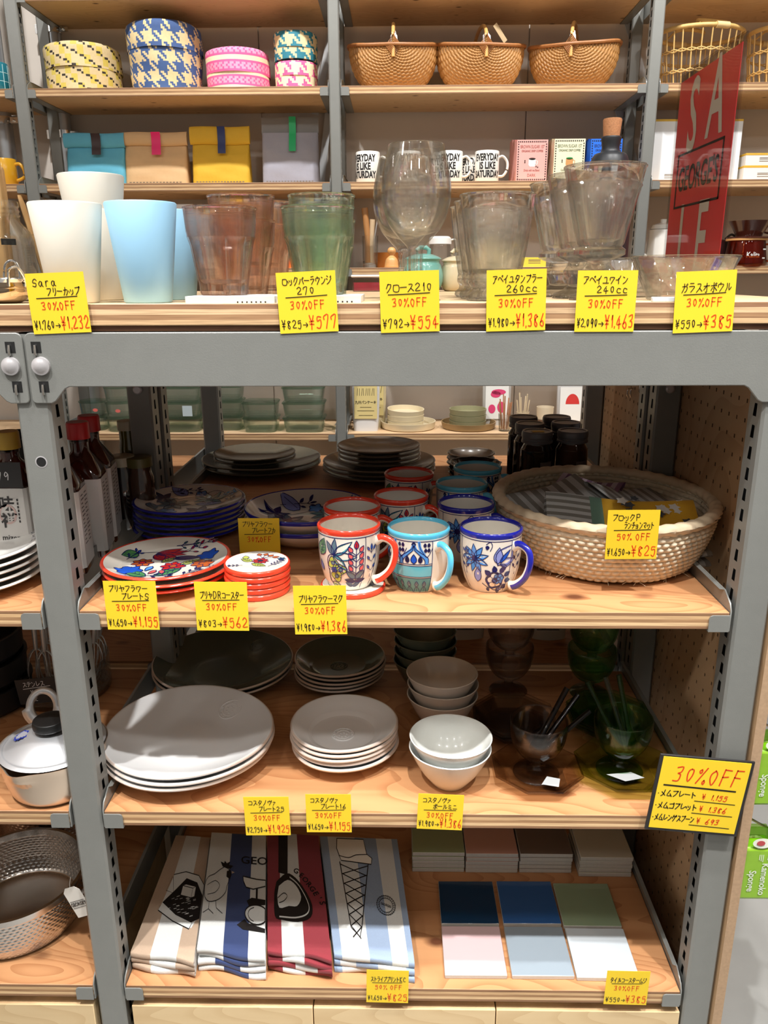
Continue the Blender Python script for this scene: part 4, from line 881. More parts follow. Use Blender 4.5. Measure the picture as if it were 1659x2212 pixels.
# drip-coffee boxes
def coffee_box(label, xl, xr, yt, Y, bg, ink, drink, kind, art=True):
    x0, x1 = wx(xl, 370, Y), wx(xr, 370, Y); w_ = (x1-x0)/2; h = U(xl, yt, Y=Y).z-ZB_; t = (x0+x1)/2; d = .028
    g = G(); g.box(-w_, 0, 0, w_, 2*d, h); f = lambda x, y: (x, -.0004, y)
    if art:
        n = 15; e = .0042
        for i in range(n):
            for (a, b, c_, dd) in ((-w_+.003+i*(2*w_-.006)/n, h-.008, (2*w_-.006)/n*.55, e), (-w_+.003+i*(2*w_-.006)/n, .004, (2*w_-.006)/n*.55, e), (-w_+.003, .006+i*(h-.014)/n, e*.8, (h-.014)/n*.55), (w_-.003-e*.8, .006+i*(h-.014)/n, e*.8, (h-.014)/n*.55)): g.add([f(a, b), f(a+c_, b), f(a+c_, b+dd), f(a, b+dd)], [(0, 1, 2, 3)], 1)
        text(g, 'BROWN SUGAR 1ST', .0135, lambda x, y: f(x, h*.83+y), 2, .0001, .62); text(g, 'ORGANIC DRIP COFFEE', .0088, lambda x, y: f(x, h*.73+y), 2, .0002, .72)
        text(g, 'Drink with me Blend' if kind == 'DARK' else 'Good Morning Blend', .0095, lambda x, y: f(x, h*.27+y), 2, .0001, .62); text(g, kind, .0125, lambda x, y: f(x, h*.15+y), 2, 0, .8)
        mug = [f(x, y) for x, y in ((-.010, h*.54), (.012, h*.54), (.0125, h*.40), (.008, h*.36), (-.006, h*.36), (-.0105, h*.40))]; g.add(mug, [list(range(6))], 3); ribbon(g, [(.012, h*.51), (.018, h*.49), (.017, h*.42), (.011, h*.41)], .002, f, 3)
        g.add([f(.011*math.cos(a)+.001, h*.545+.0035*math.sin(a)) for a in [2*PI*i/12 for i in range(12)]], [list(range(12))], 4)
        for q in ((.014, .36), (.019, .345), (-.022, .5), (-.022, .46)): g.add([f(q[0]+.0018*math.cos(a), h*q[1]+.0026*math.sin(a)) for a in [2*PI*i/8 for i in range(8)]], [list(range(8))], 1)
    o = g.build('coffee_box', [mat('box_'+str(bg[0])+str(bg[2]), bg, .6), INKB, mat('print_'+str(ink[0]), ink, .6), mat('mug_print_'+str(drink[0]), drink, .6), mat('coffee_print_'+kind, (60, 36, 30) if kind == 'DARK' else (60, 150, 80), .6)], None, (t, Y, ZB_), normals=False)
    return tag(o, label, 'box', 'drip coffee boxes')
coffee_box('pale pink coffee box at the front of its row', 1115, 1181, 302, 1.68, (240, 172, 164), (150, 80, 70), (244, 240, 236), 'DARK')
for k, w_ in enumerate(('second', 'third')): coffee_box(f'pale pink coffee box, {w_} from the front of the pink row', 1110-6*k, 1176-6*k, 302, 1.742+.062*k, (240, 172, 164), (150, 80, 70), (244, 240, 236), 'DARK', False)
coffee_box('cream coffee box at the front of its row', 1195, 1261, 300, 1.68, (238, 232, 198), (90, 110, 80), (206, 150, 90), 'MILD')
coffee_box('cream coffee box second from the front of its row', 1189, 1255, 300, 1.742, (238, 232, 198), (90, 110, 80), (206, 150, 90), 'MILD', False)
coffee_box('bright blue coffee box behind the corked bottle', 1273, 1340, 300, 1.68, (28, 110, 226), (20, 40, 100), (240, 240, 240), 'DARK')
coffee_box('bright blue coffee box second in the blue row', 1267, 1334, 300, 1.742, (28, 110, 226), (20, 40, 100), (240, 240, 240), 'DARK', False)
# white cartons at the right
def carton(label, xl, xr, yt, Y, z, dep, col, top=None, lines=True):
    x0, x1 = wx(xl, yt+40, Y), wx(xr, yt+40, Y); w_ = (x1-x0)/2; h = U(xl, yt, Y=Y).z-z
    g = G(); g.box(-w_, 0, 0, w_, dep, h); m2 = [mat('carton_'+'_'.join(map(str, col)), col, .55), mat('print_grey', (120, 108, 96), .7), mat('carton_yellow', (220, 176, 60), .6)]
    if top: g.box(-w_-.0004, -.0006, h-.006, w_+.0004, dep, h+.0004, 2)
    if lines:
        for zz_ in (.012, .018, .022): g.add([(-.02, -.0005, zz_), (.02, -.0005, zz_), (.02, -.0005, zz_+.0018), (-.02, -.0005, zz_+.0018)], [(0, 1, 2, 3)], 1)
    o = g.build('white_carton', m2, None, ((x0+x1)/2, Y, z), normals=False, bevel=.0006); return tag(o, label, 'carton')
carton('tall white carton behind the red sign, left one', 1412, 1500, 258, 1.72, ZB_, .1, (232, 234, 236), True)
carton('tall white carton showing right of the red sign', 1503, 1602, 258, 1.72, ZB_, .1, (232, 234, 236), True)
carton('small white carton with a yellow top edge, lower of two at the right', 1603, 1690, 358, 1.70, ZB_, .09, (238, 236, 232), True)
carton('small white carton with a yellow top edge, upper of two at the right', 1608, 1694, 331, 1.702, U(1603, 358, Y=1.70).z+.0006, .08, (238, 236, 232), True)
carton('white and beige carton behind the pink tumblers on the jar-level shelf', 424, 560, 447, 1.76, ZC_, .05, (226, 214, 190), None, False)
carton('small orange carton behind the pink tumblers on the jar-level shelf', 606, 629, 444, 1.74, ZC_, .04, (226, 112, 40), None, False)
carton('small yellow packet on the jar-level shelf, seen between the bee tumblers and goblets', 1128, 1178, 556, 1.70, ZC_, .03, (228, 206, 70), None, True)
carton('small white carton on the jar-level shelf behind the blue cups', 380, 418, 441, 1.72, ZC_, .03, (232, 230, 230), None, False)
# left end bay
def plain_mug(label, px, Y, z, col, R=.04, H=.085, grid=None, side=1):
    t = thing('coloured_mug', label, 'mug', (wx(px, 300, Y), Y, z)); m = mat('mugcol_'+str(col[0]), col, .25, coat=.3)
    g = G(); g.lathe([(0, .002), (R*.9, 0), (R, .004), (R, H-.002), (R-.0015, H), (R-.0035, H-.002), (R-.0035, .008), (0, .006)], 40)
    if grid:
        for i in range(12): a = 2*PI*i/12; g.box(R*math.cos(a)-.0008, R*math.sin(a)-.0008, .006, R*math.cos(a)+.0008, R*math.sin(a)+.0008, H-.006, 1)
        for z0 in (.03, .055): g.lathe([(R+.0004, z0), (R+.0004, z0+.0016)], 40, 1)
    g.build('mug_body', [m, mat('mug_lines', (190, 226, 226), .3)], t, ang=50)
    k = G(); k.tube(smooth_prof([(side*(R-.002), 0, H*.80), (side*(R+.014), 0, H*.82), (side*(R+.026), 0, H*.6), (side*(R+.024), 0, H*.35), (side*(R-.002), 0, H*.22)], 5), .0052, 10); k.build('handle', m, t)
plain_mug('teal mug with a pale grid, at the far left edge of the basket-level shelf', 8, 1.72, ZA, (36, 120, 138), grid=True, side=-1)
plain_mug('mustard yellow mug at the far left edge of the mug-level shelf', 0, 1.74, ZB_, (222, 166, 40))
plain_mug('peach mug at the far left edge of the dish-level shelf', -12, 1.72, ZD, (206, 150, 120), side=1)
plain_mug('blue mug half hidden by the front grey post on the dish-level shelf', 38, 1.76, ZD, (60, 130, 190), side=-1)

# jar-level shelf, glimpsed between the glassware
def spoon_glass(label, px, Y):
    t = thing('tall_glass', label, 'glass', (wx(px, 575, Y), Y, ZC_)); g = G(); R = .027
    g.lathe([(0, 0), (R*.9, 0), (R, .1), (R-.002, .1), (R*.88, .012), (0, .01)], 32); g.build('vessel', CLR, t)
spoon_glass('tall clear glass on the wall shelf between the green tumblers and wine glass', 800, 1.70)
for lb, dx, dz, r, cl, lx in (('thick wooden pestle standing in the glass left of the wine glass', -.012, .17, .011, (176, 124, 74), -.004), ('short pale wooden brush beside the pestle in the wall-shelf glass', .004, .135, .009, (204, 176, 140), .004), ('steel spoon standing in the wall-shelf glass', .014, .15, .003, (200, 200, 200), .012)):
    p0 = Vector((wx(800, 575, 1.70)+dx*.5, 1.70, ZC_+.016)); g = G(); g.tube([(0, 0, 0), (lx*.6, 0, dz*.5), (lx+dx*.6, 0, dz)], [r, r*.85, r], 10)
    tag(g.build('kitchen_tool', mat('tool_'+str(cl[0]), cl, .4, 1. if cl[0] == 200 else 0.), None, p0), lb, 'utensil')
g = G(); g.lathe(smooth_prof([(0, 0), (.022, 0), (.023, .008), (.019, .026), (.010, .036), (.008, .040), (.0135, .048), (.0135, .056), (.008, .063), (0, .065)], 4), 28); tag(g.build('wooden_doll', mat('turned_wood', (214, 160, 100), .35, 0, .1, 60), None, (wx(846, 575, 1.69), 1.69, ZC_)), 'small turned wooden peg figure on the wall shelf left of the wine glass', 'ornament')
g = G(); g.lathe([(0, 0), (.04, 0), (.052, .05), (.05, .05), (.037, .006), (0, .005)], 36); tag(g.build('wooden_bowl', mat('turned_orange', (190, 118, 50), .4, 0, .15, 40), None, (wx(838, 570, 1.80), 1.80, ZC_)), 'orange-brown wooden bowl behind the peg figure', 'bowl')
t = thing('oil_pitcher', 'clear pitcher with a white lid and handle behind the wine glass', 'pitcher', (wx(950, 575, 1.72), 1.72, ZC_))
g = G(); g.lathe([(0, 0), (.036, 0), (.036, .06), (.033, .075), (.031, .075), (.034, .058), (.034, .004), (0, .004)], 36); g.build('vessel', CLR, t)
g = G(); g.lathe([(0, .074), (.038, .074), (.037, .092), (.03, .098), (0, .099)], 36); g.tube(smooth_prof([(.034, 0, .086), (.05, 0, .088), (.056, 0, .07), (.052, 0, .03)], 5), .005, 8, flat=.6); g.build('lid', M_WHITE, t)
t = thing('enamel_kettle', 'white enamel pot on the wall shelf left of the red sign', 'pot', (wx(1425, 575, 1.76), 1.76, ZC_))
g = G(); g.lathe(smooth_prof([(0, 0), (.045, 0), (.05, .01), (.044, .10), (.040, .118), (0, .12)], 4), 36); g.build('pot_body', M_WHITE, t)
g = G(); g.lathe([(0, .119), (.041, .119), (.036, .132), (.01, .14), (.01, .15), (0, .152)], 30); g.build('lid', M_WHITE, t)
g = G(); g.tube(smooth_prof([(-.045, 0, .03), (-.065, 0, .045), (-.075, 0, .085), (-.083, 0, .1)], 4), .008, 8); g.build('spout', M_WHITE, t)
AMB = glass('amber_glass', (.80, .34, .12), .15)
t = thing('coffee_server', 'amber glass coffee server on the wall shelf at the right edge', 'server', (wx(1607, 572, 1.71), 1.71, ZC_))
R = wx(1652, 560, 1.71)-wx(1607, 560, 1.71); H = U(1607, 520, Y=1.71).z-ZC_
g = G(); g.lathe([(0, 0), (R*.96, 0), (R, .006), (R*.86, H*.9), (R*.84, H), (R*.81, H), (R*.95, .008), (0, .005)], 40); g.lathe([(R*.84, H*.0), (R*.84, H*.0)], 3); g.build('glass_body', AMB, t)
g = G(); g.lathe([(R*.8, H), (R*.95, H), (R*.95, H+.006), (R*.8, H+.006)], 36, closed=True); g.build('wooden_collar', mat('turned_wood', (214, 160, 100)), t)
g = G(); g.tube(smooth_prof([(R*.9, 0, H*.85), (R*1.5, 0, H*.85), (R*1.75, 0, H*.55), (R*1.4, 0, H*.2), (R*.98, 0, H*.22)], 5), .005, 10, flat=.7); g.build('handle', AMB, t)
g = G(); text(g, 'Kalita', .024, lambda x, y: ((R*.93+.001)*math.sin(x/R*1.05), -(R*.93+.001)*math.cos(x/R*1.05), H*.42+y), 0, .0004, .8)
for zz_ in (.62, .28): g.add([(R*.45, -R*.88, H*zz_), (R*.62, -R*.78, H*zz_), (R*.62, -R*.78, H*zz_+.004), (R*.45, -R*.88, H*zz_+.004)], [(0, 1, 2, 3)])
g.build('printed_marks', M_WHITE, t, normals=False)
t = thing('coffee_dripper', 'dark brown coffee dripper resting on the amber server', 'dripper', (wx(1610, 572, 1.71), 1.71, ZC_+H+.0065))
hd = U(1607, 478, Y=1.71).z-ZC_-H-.006; BRN = mat('dripper_brown', (74, 34, 24), .12, coat=.5)
g = G(); g.lathe([(0, 0), (R*1.0, 0), (R*1.0, .004), (R*.6, .006), (R*.62, .012), (R*.98, hd), (R*.93, hd), (R*.55, .014), (0, .012)], 40); g.build('cone', BRN, t)
g = G(); g.tube(smooth_prof([(R*.85, 0, hd*.85), (R*1.35, 0, hd*.85), (R*1.5, 0, hd*.5), (R*1.1, 0, hd*.3), (R*.72, 0, hd*.35)], 5), .0048, 10, flat=.7); g.build('handle', BRN, t)
t = thing('dark_kettle', 'dark kettle half hidden behind the red sign, its curved handle showing', 'kettle', (wx(1548, 572, 1.85), 1.85, ZC_))
g = G(); g.lathe(smooth_prof([(0, 0), (.05, 0), (.052, .01), (.04, .07), (.03, .085), (0, .09)], 4), 32); g.build('kettle_body', M_BLACK, t)
g = G(); g.tube(smooth_prof([(.02, 0, .09), (.04, 0, .105), (.058, 0, .09), (.056, 0, .055), (.045, 0, .04)], 5), .004, 8); g.build('handle', M_BLACK, t)

# dish-level shelf seen through the rack
BOX = glass('storage_glass', (.94, .975, .96), .12)
def container(label, px, Y, z, w_, d_, h, grp, rnd=None, stick=None, paper=False):
    t = thing('glass_container', label, 'container', (wx(px, 910, Y), Y, z), group=grp)
    n = 40
    def rf(a, j):
        c, s = abs(math.cos(a)), abs(math.sin(a)); p = rnd or 6
        return (c**p+s**p)**(-1/p)
    g = G(); g.lathe([(0, 0), (.86, 0), (.92, .006), (1., h*.86), (.96, h*.86), (.88, .008), (0, .006)], n, rf=rf, sx=w_, sy=d_); g.build('dish', BOX, t, ang=40)
    l = G(); l.lathe([(0, h*.875), (1.04, h*.875), (1.05, h*.93), (1.0, h*.985), (0, h*.985)], n, rf=rf, sx=w_, sy=d_); l.build('lid', glass('lid_glass', (.87, .94, .91), .08), t, ang=40)
    if stick: s = G(); s.add([(stick*w_+.009*math.cos(a), -d_*1.0-.003, h*.45+.006*math.sin(a)) for a in [2*PI*i/16 for i in range(16)]], [list(range(16))]); s.build('sticker', mat('sticker_red', (236, 120, 110), .5), t, normals=False)
    if paper: s = G(); s.add([(w_*.25, -d_-.003, h*.1), (w_*.7, -d_-.003, h*.1), (w_*.7, -d_-.003, h*.8), (w_*.25, -d_-.003, h*.8)], [(0, 1, 2, 3)]); s.build('paper_slip', mat('slip', (196, 210, 214), .6), t, normals=False)
    return t
HC = .053
for (px, Y, w_, d_, k, rnd, nm, st) in ((262, 1.72, .047, .047, 3, 2.2, 'round', .2), (206, 1.74, .047, .047, 2, 2.2, 'round, left end,', .5), (318, 1.75, .047, .047, 3, 2.2, 'round, behind the black upright,', None), (395, 1.73, .075, .06, 4, 6, 'wide rectangular', None), (492, 1.76, .06, .06, 3, 6, 'half hidden square', None), (566, 1.72, .06, .06, 2, 6, 'square', None), (659, 1.72, .072, .06, 3, 6, 'largest right-hand', .0)):
    for i in range(k): container(f'clear lidded glass container, {NTH[k-1-i]} in the {nm} stack', px, Y, ZD+HC*i, w_, d_, HC-.001, 'glass food containers', rnd, st if (st is not None and (i == 1 or k == 2 or nm == 'round' and i < 2)) else None, paper=(nm.startswith('wide') and i == 1))
def pouch(label, xl, xr, Y, col, art, yt=838, yb=925, clear=False):
    x0, x1 = wx(xl, 900, Y), wx(xr, 900, Y); w_ = (x1-x0)/2; h = .20
    t = thing('food_pouch', label, 'pouch', ((x0+x1)/2, Y+.025, ZD), group='upright food pouches')
    m = mat('pouch_'+str(col[0])+str(col[2]), col, .35)
    g = G(); g.grid(lambda u, v: Vector((w_*(1-.12*(1-v)**3)*math.cos(2*PI*u)*(abs(math.cos(2*PI*u))**4+abs(math.sin(2*PI*u))**4)**-.25, .024*(1-v*.9)*math.sin(2*PI*u)*(abs(math.cos(2*PI*u))**4+abs(math.sin(2*PI*u))**4)**-.25, h*v)), 40, 10, 5); f = lambda x, y: (x, -.0268+.0216*y/h*1.0-.0006, y)
    art(g, f, w_, h); g.build('bag', [mat('label_cream', (216, 196, 132), .6), INKB, mat('print_pink', (214, 60, 110), .6), mat('print_red2', (206, 50, 44), .6), M_WHITE, m], t, normals=False, ang=60)
def art_pan(g, f, w_, h):
    g.add([f(-w_*.82, h*.22), f(w_*.82, h*.22), f(w_*.82, h*.8), f(-w_*.82, h*.8)], [(0, 1, 2, 3)], 0)
    ff = lambda x, y: (f(x, y)[0], f(x, y)[1]-.0006, y)
    text(g, '九州パンケーキ', .0125, lambda x, y: ff(x, h*.50+y), 1, .0002, .85)
    for i in range(9): ribbon(g, [(-w_*.6+i*w_*.15, h*.62), (-w_*.55+i*w_*.15+random.uniform(-.003, .003), h*.74)], .0012, ff, 1)
    for zq, k in ((.42, .4), (.36, .6), (.28, .5)): ribbon(g, [(-w_*k, h*zq), (w_*k, h*zq)], .0012, ff, 1)
def art_pink(g, f, w_, h):
    g.add([f(-w_*.8, h*.12), f(w_*.8, h*.12), f(w_*.8, h*.75), f(-w_*.8, h*.75)], [(0, 1, 2, 3)], 4)
    ff = lambda x, y: (f(x, y)[0], f(x, y)[1]-.0006, y)
    for (cx, cz, a, b) in ((.1, .60, .5, .05), (-.1, .56, .35, .06), (-.35, .30, .25, .08), (.3, .33, .28, .10)): g.add([ff(w_*cx+w_*a*math.cos(q), h*cz+h*b*math.sin(q)) for q in [2*PI*i/16 for i in range(16)]], [list(range(16))], 2)
def art_red(g, f, w_, h):
    g.add([f(-w_*.8, h*.1), f(w_*.8, h*.1), f(w_*.8, h*.7), f(-w_*.8, h*.7)], [(0, 1, 2, 3)], 4)
    ff = lambda x, y: (f(x, y)[0], f(x, y)[1]-.0006, y); g.add([ff(w_*.1+w_*.5*math.cos(q), h*.40+h*.18*math.sin(q)) for q in [PI*i/12 for i in range(13)]], [list(range(13))], 3)
pouch('white pouch with a cream pancake-mix label beside the middle wall post', 760, 820, 1.69, (214, 212, 210), art_pan)
pouch('cream pouch second behind the pancake-mix pouch', 774, 834, 1.76, (206, 190, 150), art_pan)
pouch('clear-fronted pouch with pink mushroom print', 1042, 1104, 1.80, (190, 186, 180), art_pink)
pouch('pale pouch with a red umbrella shape near the black upright', 1203, 1262, 1.78, (196, 194, 192), art_red)
def rdish(nm, label, px, Y, z, R, h, m, grp, tilt=0):
    g = G(); g.lathe([(0, 0), (R*.9, 0), (R*.96, .003), (R, h), (R-.003, h), (R*.92, .006), (0, .005)], 44); o = g.build(nm, m, None, (wx(px, 915, Y), Y, z), (tilt, tilt*.6, 0)); return tag(o, label, 'dish', grp)
MC, MG = mat('dish_cream', (222, 208, 176), .4), mat('dish_green', (150, 146, 112), .4); MO = mat('dish_ochre', (150, 122, 82), .4)
Rt = (wx(941, 905, 1.76)-wx(823, 905, 1.76))/2; Rb = (wx(916, 890, 1.76)-wx(836, 890, 1.76))/2
rdish('round_tray', 'cream round tray holding a stack of cream dishes', 882, 1.76, ZD, Rt, .026, MC, 'round ceramic trays')
for i in range(3): rdish('small_dish', f'{NTH[2-i]} cream dish stacked on the cream tray', 876, 1.76, ZD+.0065+.0205*i, Rb, .022, MC, 'small stacked ceramic dishes', .0 if i < 2 else .05)
rdish('round_tray', 'ochre round tray holding a stack of green-grey dishes', 1012, 1.76, ZD, Rt, .024, MO, 'round ceramic trays')
for i in range(3): rdish('small_dish', f'{NTH[2-i]} green-grey dish stacked on the ochre tray', 1010, 1.76, ZD+.0065+.0205*i, Rb, .022, MG, 'small stacked ceramic dishes')
def stick_cup(label, px, Y, col, glassy, n, sc, grp):
    t = thing('spoon_cup', label, 'cup', (wx(px, 915, Y), Y, ZD)); R, h = .023, .06; g = G(); g.lathe([(0, 0), (R*.85, 0), (R, h), (R-.0015, h), (R*.8, .004), (0, .004)], 28); g.build('vessel', CLR if glassy else mat('cupcol_'+str(col[0]), col, .6), t)
    for i in range(n):
        a = 2*PI*i/n; q = G(); q.tube([(.010*math.cos(a), .010*math.sin(a), .0), (.022*math.cos(a)*1.0, .022*math.sin(a), .095+.012*(i % 3))], .0022, 6); tag(q.build('tasting_spoon', mat('spoon_'+str(sc[0]), sc, .5), None, (wx(px, 915, Y), Y, ZD+.006)), f'slim spoon standing in the {grp}', 'spoon', f'slim spoons in the {grp}')
stick_cup('clear cup of spoons on the dish-level shelf right of the ochre tray', 1090, 1.70, (0, 0, 0), True, 7, (190, 130, 90), 'clear cup by the ochre tray')
stick_cup('pale cup of wooden sticks behind the black-lidded jars', 1128, 1.74, (206, 190, 160), False, 6, (226, 206, 170), 'pale cup behind the jars')
g = G(); g.lathe([(0, 0), (.026, 0), (.03, .078), (.0285, .078), (.025, .004), (0, .004)], 32); g.lathe([(.0302, .035), (.0308, .036), (.029, .012), (.0283, .012)], 32, 1); tag(g.build('paper_cup', [mat('papercup', (222, 206, 178), .6), mat('sleeve', (110, 84, 66), .7)], None, (wx(1176, 915, 1.74), 1.74, ZD)), 'cream paper cup with a brown sleeve behind the jars', 'cup')
# ---------------------------------------------------------------- upper shelf: painted pottery, basket, jars
def plate_prof(R, h, foot=.55, t=.0045, well=.62):
    return [(0, .002), (R*foot-.004, .002), (R*foot-.002, 0), (R*foot, 0), (R*foot+.002, .003), (R*.85, h*.62), (R-.002, h-.0045), (R, h-.0025), (R-.0012, h-.0004), (R-.003, h), (R-.0055, h-.0006), (R*.88, h*.72+t*.3), (R*well, t+.002), (R*well*.9, t+.0005), (0, t)]
def plate_mesh(R, h, rim, base, paint=None, n=80, name='plate_body', **k):
    pr = plate_prof(R, h, **k); pr = [(p[0], p[1], 1 if 6 <= i <= 9 else 0) for i, p in enumerate(pr)]
    g = G(); g.lathe(pr, n)
    if paint:
        top = [(p[0], p[1]) for p in pr[10:]][::-1]
        def zs(r):
            for a, b in zip(top, top[1:]):
                if a[0] <= r <= b[0]: return lerp(a[1], b[1], (r-a[0])/(b[0]-a[0]))
            return top[-1][1]
        paint(Paint(g, lambda u, v, l: (u, v, zs(math.hypot(u, v))+l+.0002), ink=IX['navy']), R)
    return g
FLORAL_BASE = mat('glaze_white', (236, 230, 218), .15, coat=.35)
def paint_red(p, R):
    s = R/.1; X = lambda k: IX[k]
    p.line = .0014*s; r = lambda a, d: (d*s*math.cos(a), d*s*math.sin(a))
    p.leaf(-.030*s, .036*s, 2.6, -.04*s, .02*s, X('red')); 
    for a, L in ((.25, .055), (-.05, .05), (-.45, .045), (.55, .045), (-.9, .03)): p.leaf(-.028*s, .045*s, a, L*s, .019*s, X('red'))
    p.leaf(-.056*s, .046*s, 3.9, .030*s, .020*s, X('green'), vein=2); p.line_([(-.05*s, .05*s), (-.03*s, .055*s), (-.02*s, .046*s)])
    p.blossom(-.040*s, .006*s, .018*s, 7, X('orange'), X('red')); p.blossom(-.052*s, -.030*s, .022*s, 6, X('blue'), X('navy')); p.blossom(.012*s, -.012*s, .020*s, 8, X('red'), X('orange'))
    p.blossom(.056*s, -.002*s, .019*s, 7, X('orange'), X('red')); p.blossom(.058*s, .034*s, .018*s, 6, X('blue'), X('navy'))
    p.leaf(.004*s, .024*s, .1, .046*s, .019*s, X('navy')); p.leaf(-.010*s, .006*s, .9, .030*s, .014*s, X('lime'), vein=2); p.leaf(.022*s, -.006*s, .75, .036*s, .015*s, X('lime'), vein=2)
    p.leaf(.026*s, -.022*s, 3.9, .050*s, .020*s, X('green'), vein=2); p.leaf(-.020*s, -.055*s, 2.6, .050*s, .020*s, X('green'), vein=2); p.leaf(-.012*s, -.072*s, 2.9, .040*s, .018*s, X('green'))
    p.sprig(.012*s, .052*s, .45, .05*s, 3, X('red'), .34); p.sprig(-.022*s, -.052*s, -.1, .034*s, 2, X('navy'), .4); p.sprig(.030*s, -.058*s, .9, .036*s, 3, X('navy'), .36); p.sprig(-.068*s, .018*s, 1.2, .03*s, 2, X('blue'), .4)
    p.leaf(-.020*s, -.012*s, 4.4, .022*s, .010*s, X('sky')); p.leaf(-.002*s, -.030*s, 5.0, .018*s, .009*s, X('coral')); p.leaf(-.010*s, -.030*s, 4.2, .018*s, .009*s, X('coral')); p.sprig(.04*s, -.04*s, -.2, .034*s, 2, X('blue'), .4); p.sprig(.0*s, .075*s, 0., .03*s, 2, X('green'), .4)
def paint_blue(p, R):
    s = R/.1; X = lambda k: IX[k]; p.line = .0013*s
    p.star(-.055*s, .030*s, .026*s, 6, X('navy'), None, .3); p.leaf(-.018*s, .056*s, 2.6, .04*s, .026*s, X('lilac'), vein=2); p.blossom(.008*s, .060*s, .013*s, 5, X('sky'), X('navy')); p.blossom(.066*s, .050*s, .012*s, 5, X('sky'), X('navy'))
    p.star(.030*s, .034*s, .032*s, 7, X('teal'), X('navy'), .2); p.line_([(-.03*s, .03*s), (.0*s, .05*s), (.03*s, .07*s), (.05*s, .06*s), (.055*s, .045*s)]); p.star(-.030*s, -.002*s, .034*s, 7, X('slate'), X('navy')); p.leaf(.01*s, .0, .2, .05*s, .022*s, X('lilac'), vein=2)
    p.leaf(-.07*s, -.006*s, 5.2, .04*s, .02*s, X('slate'), vein=2); p.star(.03*s, -.045*s, .034*s, 6, X('navy'), X('sky'), .5); p.blossom(-.03*s, -.05*s, .02*s, 6, X('sky'), X('navy')); p.leaf(.06*s, -.02*s, 5.1, .04*s, .02*s, X('teal'), vein=2)
    p.sprig(-.05*s, .06*s, .3, .05*s, 3, X('navy'), .3); p.sprig(-.01*s, -.07*s, .1, .05*s, 2, X('blue'), .36); p.sprig(.074*s, .01*s, 1.9, .04*s, 2, X('blue'), .36)
def paint_coaster(p, R):
    s = R/.05; X = lambda k: IX[k]; p.line = .0009*s
    p.blossom(.004*s, .004*s, .013*s, 9, X('red'), X('dark')); p.leaf(-.008*s, .0, 2.7, .022*s, .013*s, X('lime'), vein=2); p.leaf(-.020*s, .010*s, 1.9, .014*s, .010*s, X('lime')); p.leaf(-.006*s, -.008*s, 5.9, .026*s, .013*s, X('lime'), vein=2)
    for a, L in ((1.0, .02), (1.5, .022), (2.0, .022), (.5, .024)): p.line_([(.004*s, .016*s), (.004*s+L*.7*s*math.cos(a), .012*s+L*.7*s*math.sin(a))]); p.leaf(.004*s+L*.7*s*math.cos(a), .012*s+L*.7*s*math.sin(a), a, .011*s, .008*s, X('orange'))
    p.sprig(.022*s, -.018*s, 1.1, .030*s, 4, X('lilac'), .26); p.sprig(-.018*s, -.018*s, 3.4, .018*s, 3, X('lilac'), .34); p.star(.034*s, .016*s, .007*s, 6, X('teal'), None)
def stack(protos, n, x, y, z, dz, labels, grp, jit=.0015, rz=True):
    "copies upward; labels top first; protos[0] = top piece, protos[1] = the plain ones below"
    for i in range(n):
        top = i == n-1; src = protos[0] if top else protos[-1]
        o = src if src.get('label') is None else src.copy()
        if o is not src: C.objects.link(o)
        k = 0 if top else 1
        o.location = (x+random.uniform(-jit, jit)*k, y+random.uniform(-jit, jit)*k, z+dz*i)
        tag(o, labels(n-1-i), 'coaster' if 'coaster' in o.name else ('bowl' if 'bowl' in o.name else 'plate'), grp)
nth = lambda i, n: NTH[i] if i < n-1 or n == 1 else 'bottom'
SLr = slots(FLORAL_BASE, RIMR); SLb = slots(FLORAL_BASE, RIMB)
# red flowered plates
x, y, R = disc(223, 496, 1200, Z1+.040)
pt = plate_mesh(R, .019, 1, 0, paint_red, foot=.6, well=.72).build('flowered_plate', SLr, ang=50, rot=(0, 0, .05)); pl = plate_mesh(R, .019, 1, 0, foot=.6, well=.72).build('flowered_plate', SLr, ang=50)
stack([pt, pl], 3, x, y, Z1, .0105, lambda i: f'red-rimmed plate, {nth(i, 3)} of the stack of flowered plates' + (', bright flowers facing up' if i == 0 else ''), 'red-rimmed flowered plates', .004)
# coasters
x, y, R = disc(484, 626, 1207, Z1+.050)
def coaster_mesh(paint):
    pr = [(0, 0), (R-.004, 0), (R-.0008, .001, 1), (R, .003, 1), (R, .0065, 1), (R-.0012, .0082, 1), (R-.003, .0086, 0), (R-.006, .0078), (0, .0078)]
    g = G(); g.lathe(pr, 64)
    if paint: paint_coaster(Paint(g, lambda u, v, l: (u, v, .0079+l), ink=IX['navy']), R)
    return g
ct = coaster_mesh(True).build('flowered_coaster', SLr, ang=50, rot=(0, 0, -.1)); cl = coaster_mesh(False).build('flowered_coaster', SLr, ang=50)
stack([ct, cl], 5, x, y, Z1, .0093, lambda i: f'round red-edged coaster, {nth(i, 5)} of the stack of five', 'red-edged coasters', .0015)
